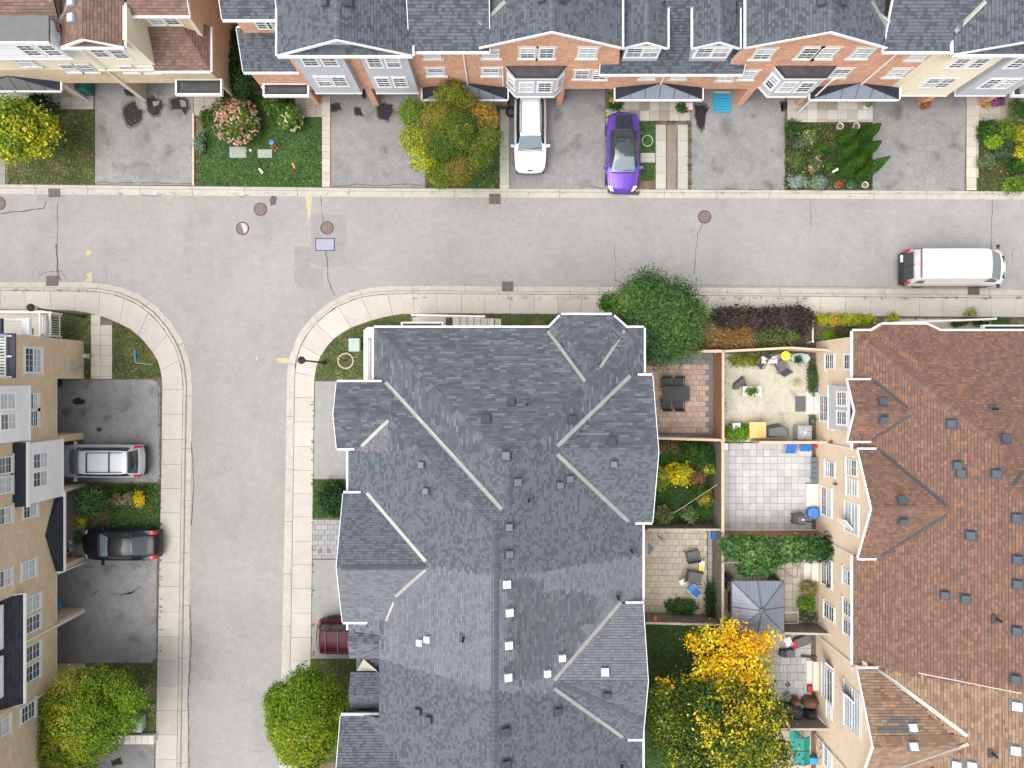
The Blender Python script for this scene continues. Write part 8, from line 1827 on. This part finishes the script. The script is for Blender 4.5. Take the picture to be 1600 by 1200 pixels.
# toys and ornaments on the lush lawn
X, Y = XY(430, 230); t = thing('toy_windmill', 'blue and red toy windmill ornament on the lush front lawn', 'ornament', (X, Y, .1)); b = MB(); b.tube([(0, 0, 0), (0, 0, .5)], .012, 5); b.build('stake', 'steel', t); b = MB(); b.lathe(0, .06, [(.13, .5), (.14, .56), (.06, .58), (.03, .53), (.0, .53)], 14); b.build('flower_disc', 'blue_pale', t)
b = MB(); 
for k in range(5): a = k * 1.257; b.prism([(.08 * math.cos(a) + .1, .08 * math.sin(a) - .2), (.2 * math.cos(a + .3) + .1, .2 * math.sin(a + .3) - .2), (.2 * math.cos(a - .3) + .1, .2 * math.sin(a - .3) - .2)], .3, .36)
b.build('windmill_blade', 'red', t)
def garden_stake(px, py, m, label, ln=.5, a=-.9):
    X, Y = XY(px, py); t = thing('garden_stake', label, 'ornament', (X, Y, .1), a); b = MB(); b.tube([(0, 0, 0), (.1, 0, ln)], .012, 5); b.build('stake', 'steel', t); b = MB(); b.prism([(-.05, -.05), (.28, -.07), (.34, 0), (.28, .07), (-.05, .05)], ln, ln + .04, inset=.1); b.build('ornament_head', m, t)
garden_stake(411, 269, 'white', 'white leaf-shaped garden ornament on the lush front lawn'); garden_stake(466, 268, 'orange', 'orange bird-shaped ornament on a stake on the lush front lawn', .6, 2.0); garden_stake(1290, 276, 'white', 'white solar light on a stake among the mixed front bed', .9, .5); garden_stake(1585, 222, 'steel', 'grey solar light in the right-hand garden', .8, .4)
X, Y = XY(393, 236); b = MB(); b.lathe(X, Y, [(.07, .1), (.09, .16), (.05, .22), (.0, .24)], 10); tag(b.build('garden_light', 'offwhite'), 'small round light between the two grey-green stepping stones', 'garden light')
# bins and pots by doors
X, Y = XY(141, 142); t = thing('wheelie_bin', 'dark green bin against the brick under the top left house overhang', 'bin', (X, Y, .1)); b = MB(); b.prism([(-.3, -.35), (.3, -.35), (.3, .35), (-.3, .35)], 0, .95); b.build('bin_body', 'green_dark', t); b = MB(); b.prism([(-.34, -.4), (.34, -.4), (.34, .38), (-.34, .38)], .95, 1.05, inset=.15); b.build('lid', 'green_dark', t)
X, Y = XY(92, 598); t = thing('wheelie_bin', 'black bin at the garage corner of the tan brick house', 'bin', (X, Y, .1)); b = MB(); b.lathe(0, 0, [(.28, 0), (.34, .8), (.36, .82)], 16); b.build('bin_body', 'plastic_black', t); b = MB(); b.lathe(0, 0, [(.36, .82), (.3, .9), (.1, .95), (.0, .95)], 16); b.build('lid', 'plastic_black', t)
X, Y = XY(93, 945); t = thing('recycling_bin', 'blue round bin under the overhang of the tan brick block', 'bin', (X, Y, .1)); b = MB(); b.lathe(0, 0, [(.28, 0), (.34, .6), (.35, .62), (.3, .58), (.0, .2)], 16); b.build('bin_body', 'cyan', t)
pot(112, 846, .17, .4, 'white', 'upper of two white pots on the porch beside the black sedan'); pot(113, 857, .18, .42, 'offwhite', 'lower of two white pots on the porch beside the black sedan')
pot(1350, 168, .18, .35, 'white', 'white pot with trailing green plant under the right end of the middle black canopy', [((.1, .18, .05), 3), ((.4, .4, .35), 1)]); pot(1440, 168, .24, .3, 'terracotta', 'terracotta pot with a rust-coloured plant at the foot of the brick pier', [((.3, .10, .05), 3), ((.22, .14, .06), 1)])
pot(1535, 166, .2, .3, 'terracotta', 'pot with golden green plant at the foot of the pier beside the right path', [((.3, .28, .05), 2), ((.12, .16, .04), 2)])
bush('flower_clump', 'magenta flowers on the porch paving at the far right', 1556, 158, .35, .5, .3, .25, 900, .05, [((.5, .06, .40), 3), ((.06, .10, .03), 3)], 220, cat='flowers'); bush('flower_clump', 'yellow-green pot flowers at the left end of the middle canopy near the white car', 957, 150, .5, .3, .3, .3, 600, .05, [((.5, .36, .03), 2), ((.08, .14, .03), 3)], 221, cat='flowers'); bush('garden_shrub', 'dark green shrubs at the foot of the canopy post by the purple sedan', 962, 163, .25, .45, .3, .2, 800, .05, GP, 222)
bush('garden_shrub', 'small green plant at the right canopy post by the blue pallet', 1066, 168, .25, .3, .25, .2, 500, .05, GP, 223)
t = box_thing('storage_tub', 'white crate with a red rim at the end of the porch paving', 'crate', 1077, 165, .4, .4, .3, 'offwhite'); b = MB(); b.box(-.2, .2, -.26, -.2, .1, .16); b.build('front_strip', 'red', t)
t = thing('recycling_bin', 'bright blue bin tucked under the pale siding at the far right', 'bin', (*XY(1527, 146), .1)); b = MB(); b.prism([(-.25, -.3), (.25, -.3), (.25, .3), (-.25, .3)], 0, .7); b.build('bin_body', 'blue_pale', t)
X, Y = XY(797, 177); t = thing('spare_tyre', 'black tyre lying on the driveway beside the white SUV', 'tyre', (X + .05, Y, .1)); b = MB(); b.lathe(0, 0, [(.22, 0), (.30, .02), (.32, .1), (.30, .18), (.22, .2), (.2, .1)], 18); b.build('tyre', 'rubber', t); b = MB(); b.lathe(0, 0, [(.2, .08), (.19, .12), (.0, .12)], 14); b.build('rim', 'fabric_grey', t)
# corner lawn things
t = thing('utility_box', 'pale green utility box on the lawn beside the grey roof', 'utility box', (*XY(557, 540), .1)); b = MB(); b.prism([(-.3, -.36), (.3, -.36), (.3, .38), (-.3, .38)], 0, .5, inset=.04); b.build('cabinet', 'pale_green', t); b = MB(); b.prism([(-.33, -.39), (.33, -.39), (.33, .41), (-.33, .41)], .5, .56, inset=.08); b.build('lid', 'pale_green', t)
t = thing('utility_box', 'pale green utility box half hidden by the feathery tree', 'utility box', (*XY(1100, 511), .1)); b = MB(); b.prism([(-.3, -.5), (.3, -.5), (.3, .55), (-.3, .55)], 0, .6, inset=.04); b.build('cabinet', 'pale_green', t); b = MB(); b.box(-.2, .2, -.2, .1, .6, .63); b.build('warning_plate', 'white', t)
t = thing('utility_box', 'grey-green utility box under the branches at bottom left', 'utility box', (*XY(223, 1125), .1)); b = MB(); b.prism([(-.25, -.42), (.25, -.42), (.25, .42), (-.25, .42)], 0, .5, inset=.04); b.build('cabinet', 'pale_green', t); b = MB(); b.prism([(-.28, -.45), (.28, -.45), (.28, .45), (-.28, .45)], .5, .56, inset=.08); b.build('lid', 'pale_green', t)
t = thing('stone_ring', 'ring of pale stones round a bare sapling on the corner lawn', 'stone ring', (*XY(541, 564), .1)); 
for k in range(26): a = k * 6.283 / 26; b = MB(); b.T = Matrix.Translation((.44 * math.cos(a), .44 * math.sin(a), 0)) @ Matrix.Rotation(a, 4, 'Z'); b.prism([(-.045, -.045), (.045, -.045), (.045, .045), (-.045, .045)], 0, .08, inset=.2); b.build('stone', 'wood_tan' if k % 2 else 'stone_trim', t)
b = MB(); b.tube([(0, 0, 0), (.03, 0, .7), (0, .05, 1.2)], [.03, .02, .008], 6); b.tube([(.03, 0, .7), (.3, .2, 1.0)], [.012, .005], 5); b.tube([(.03, 0, .6), (-.25, .25, 1.0)], [.012, .005], 5); b.build('sapling_stem', 'bark', t)
X, Y = XY(843, 222)
t = thing('plant_ring', 'ring of grass-covered edging in the small lawn by the purple sedan', 'edging ring', (*XY(1011, 221), .1)); b = MB(); b.tube([(.3 * math.cos(a), .32 * math.sin(a), .03) for a in np.linspace(0, 6.283, 24)], .03, 5); b.build('edging', 'pale_green', t)
t = thing('marker_post', 'blue marker post fallen on the corner lawn of the tan brick house', 'marker', (*XY(214, 567), .12)); b = MB(); b.tube([(0, 0, .03), (-.03, .75, .06)], .05, 6); b.build('blue_post', 'blue_pale', t); b = MB(); b.tube([(0, 0, .03), (1.0, -.12, .04)], .022, 5); b.build('grey_stake', 'steel', t)
# realty sign: post with a hanging board, seen from above
X, Y = XY(98, 528); t = thing('yard_sign', 'white sign post with its board by the walkway of the tan brick house', 'sign', (X, Y, .1)); b = MB(); b.box(-.05, .05, .0, .1, 0, 1.7); b.build('post', 'white', t); b = MB(); b.box(-.035, .035, .0, 1.1, 1.62, 1.70); b.build('arm', 'white', t); b = MB(); b.box(-.02, .02, .2, .95, .9, 1.5); b.build('sign_board', 'white', t)
t = thing('yard_sign', 'white sign post leaning by the utility box at bottom left', 'sign', (*XY(237, 1068), .1)); b = MB(); b.tube([(0, 0, 0), (-.55, -.75, 1.2)], .025, 6); b.build('post', 'steel', t); b = MB(); b.prism([(-.75, -1.1), (-.45, -1.0), (-.55, -.6), (-.8, -.7)], 1.15, 1.2); b.build('sign_board', 'white', t)
b = MB(); a, c = XY(180, 1157), XY(246, 1144); b.box(a[0], c[0], a[1], c[1], .06, .35); rw = tag(b.build('retaining_wall', 'stone_trim'), 'low pale block wall above the lowest left driveway', 'wall')
for k in range(7): b = MB(); b.box(a[0] + (c[0] - a[0]) * k / 7 + .01, a[0] + (c[0] - a[0]) * (k + 1) / 7 - .01, a[1] - .01, c[1] + .01, .35, .42); b.build('coping_block', 'stone_trim', rw)
b = MB(); X, Y = XY(304, 235); b.box(X - .05, X + .05, XY(0, 291)[1], XY(0, 178)[1], .06, .2); tag(b.build('garden_edging', 'wood_tan'), 'long low edging strip along the driveway left of the pink hydrangea', 'edging')
t = thing('doormat', 'pair of dark doormat tiles on the grey paver driveway', 'mat', (*XY(505, 860), .14)); b = MB(); b.box(-.22, -.04, -.13, .13, 0, .02); b.build('mat_tile', 'fabric_grey', t); b = MB(); b.box(.26, .44, -.13, .13, 0, .02); b.build('mat_tile', 'fabric_grey', t)

# loose grit and specks on the asphalt
ns = np.random.RandomState(9); PP, CC, SS = [], [], []
for poly, n, z in [(road_px, 0, 0)] + [([(0, 305), (1600, 314), (1600, 450), (0, 440)], 2200, .012), ([(302, 450), (446, 450), (438, 1200), (294, 1200)], 900, .012), ([(150, 160), (302, 160), (302, 288), (150, 288)], 350, .108), ([(518, 160), (664, 160), (664, 292), (518, 292)], 300, .108), ([(798, 160), (944, 160), (944, 295), (798, 295)], 300, .108),
        ([(1080, 160), (1224, 160), (1224, 297), (1080, 297)], 300, .108), ([(1363, 160), (1505, 160), (1505, 298), (1363, 298)], 300, .108), ([(92, 600), (248, 600), (248, 745), (92, 745)], 300, .108), ([(92, 880), (246, 880), (246, 1026), (92, 1026)], 350, .108), ([(492, 600), (540, 600), (540, 745), (492, 745)], 100, .108), ([(0, 458), (110, 458), (110, 482), (0, 482)], 40, .13), ([(620, 463), (1600, 469), (1600, 492), (620, 488)], 260, .13)]:
    for (x, y) in scatter_in([XY(*p) for p in poly], n, ns): PP.append((x, y, z)); CC.append([ns.uniform(.05, .14)] * 3 if ns.rand() < .62 else [q * ns.uniform(.7, 1.2) for q in (.48, .46, .42)]); SS.append(ns.uniform(.01, .03))
P = np.array(PP); N_ = ns.normal(size=(len(P), 3)) * .1; N_[:, 2] = 1
V, F = leaf_quads(P, N_, np.array(SS), ns, .8); np_mesh('gravel', V, F, np.array(CC), 'tile')['kind'] = 'stuff'
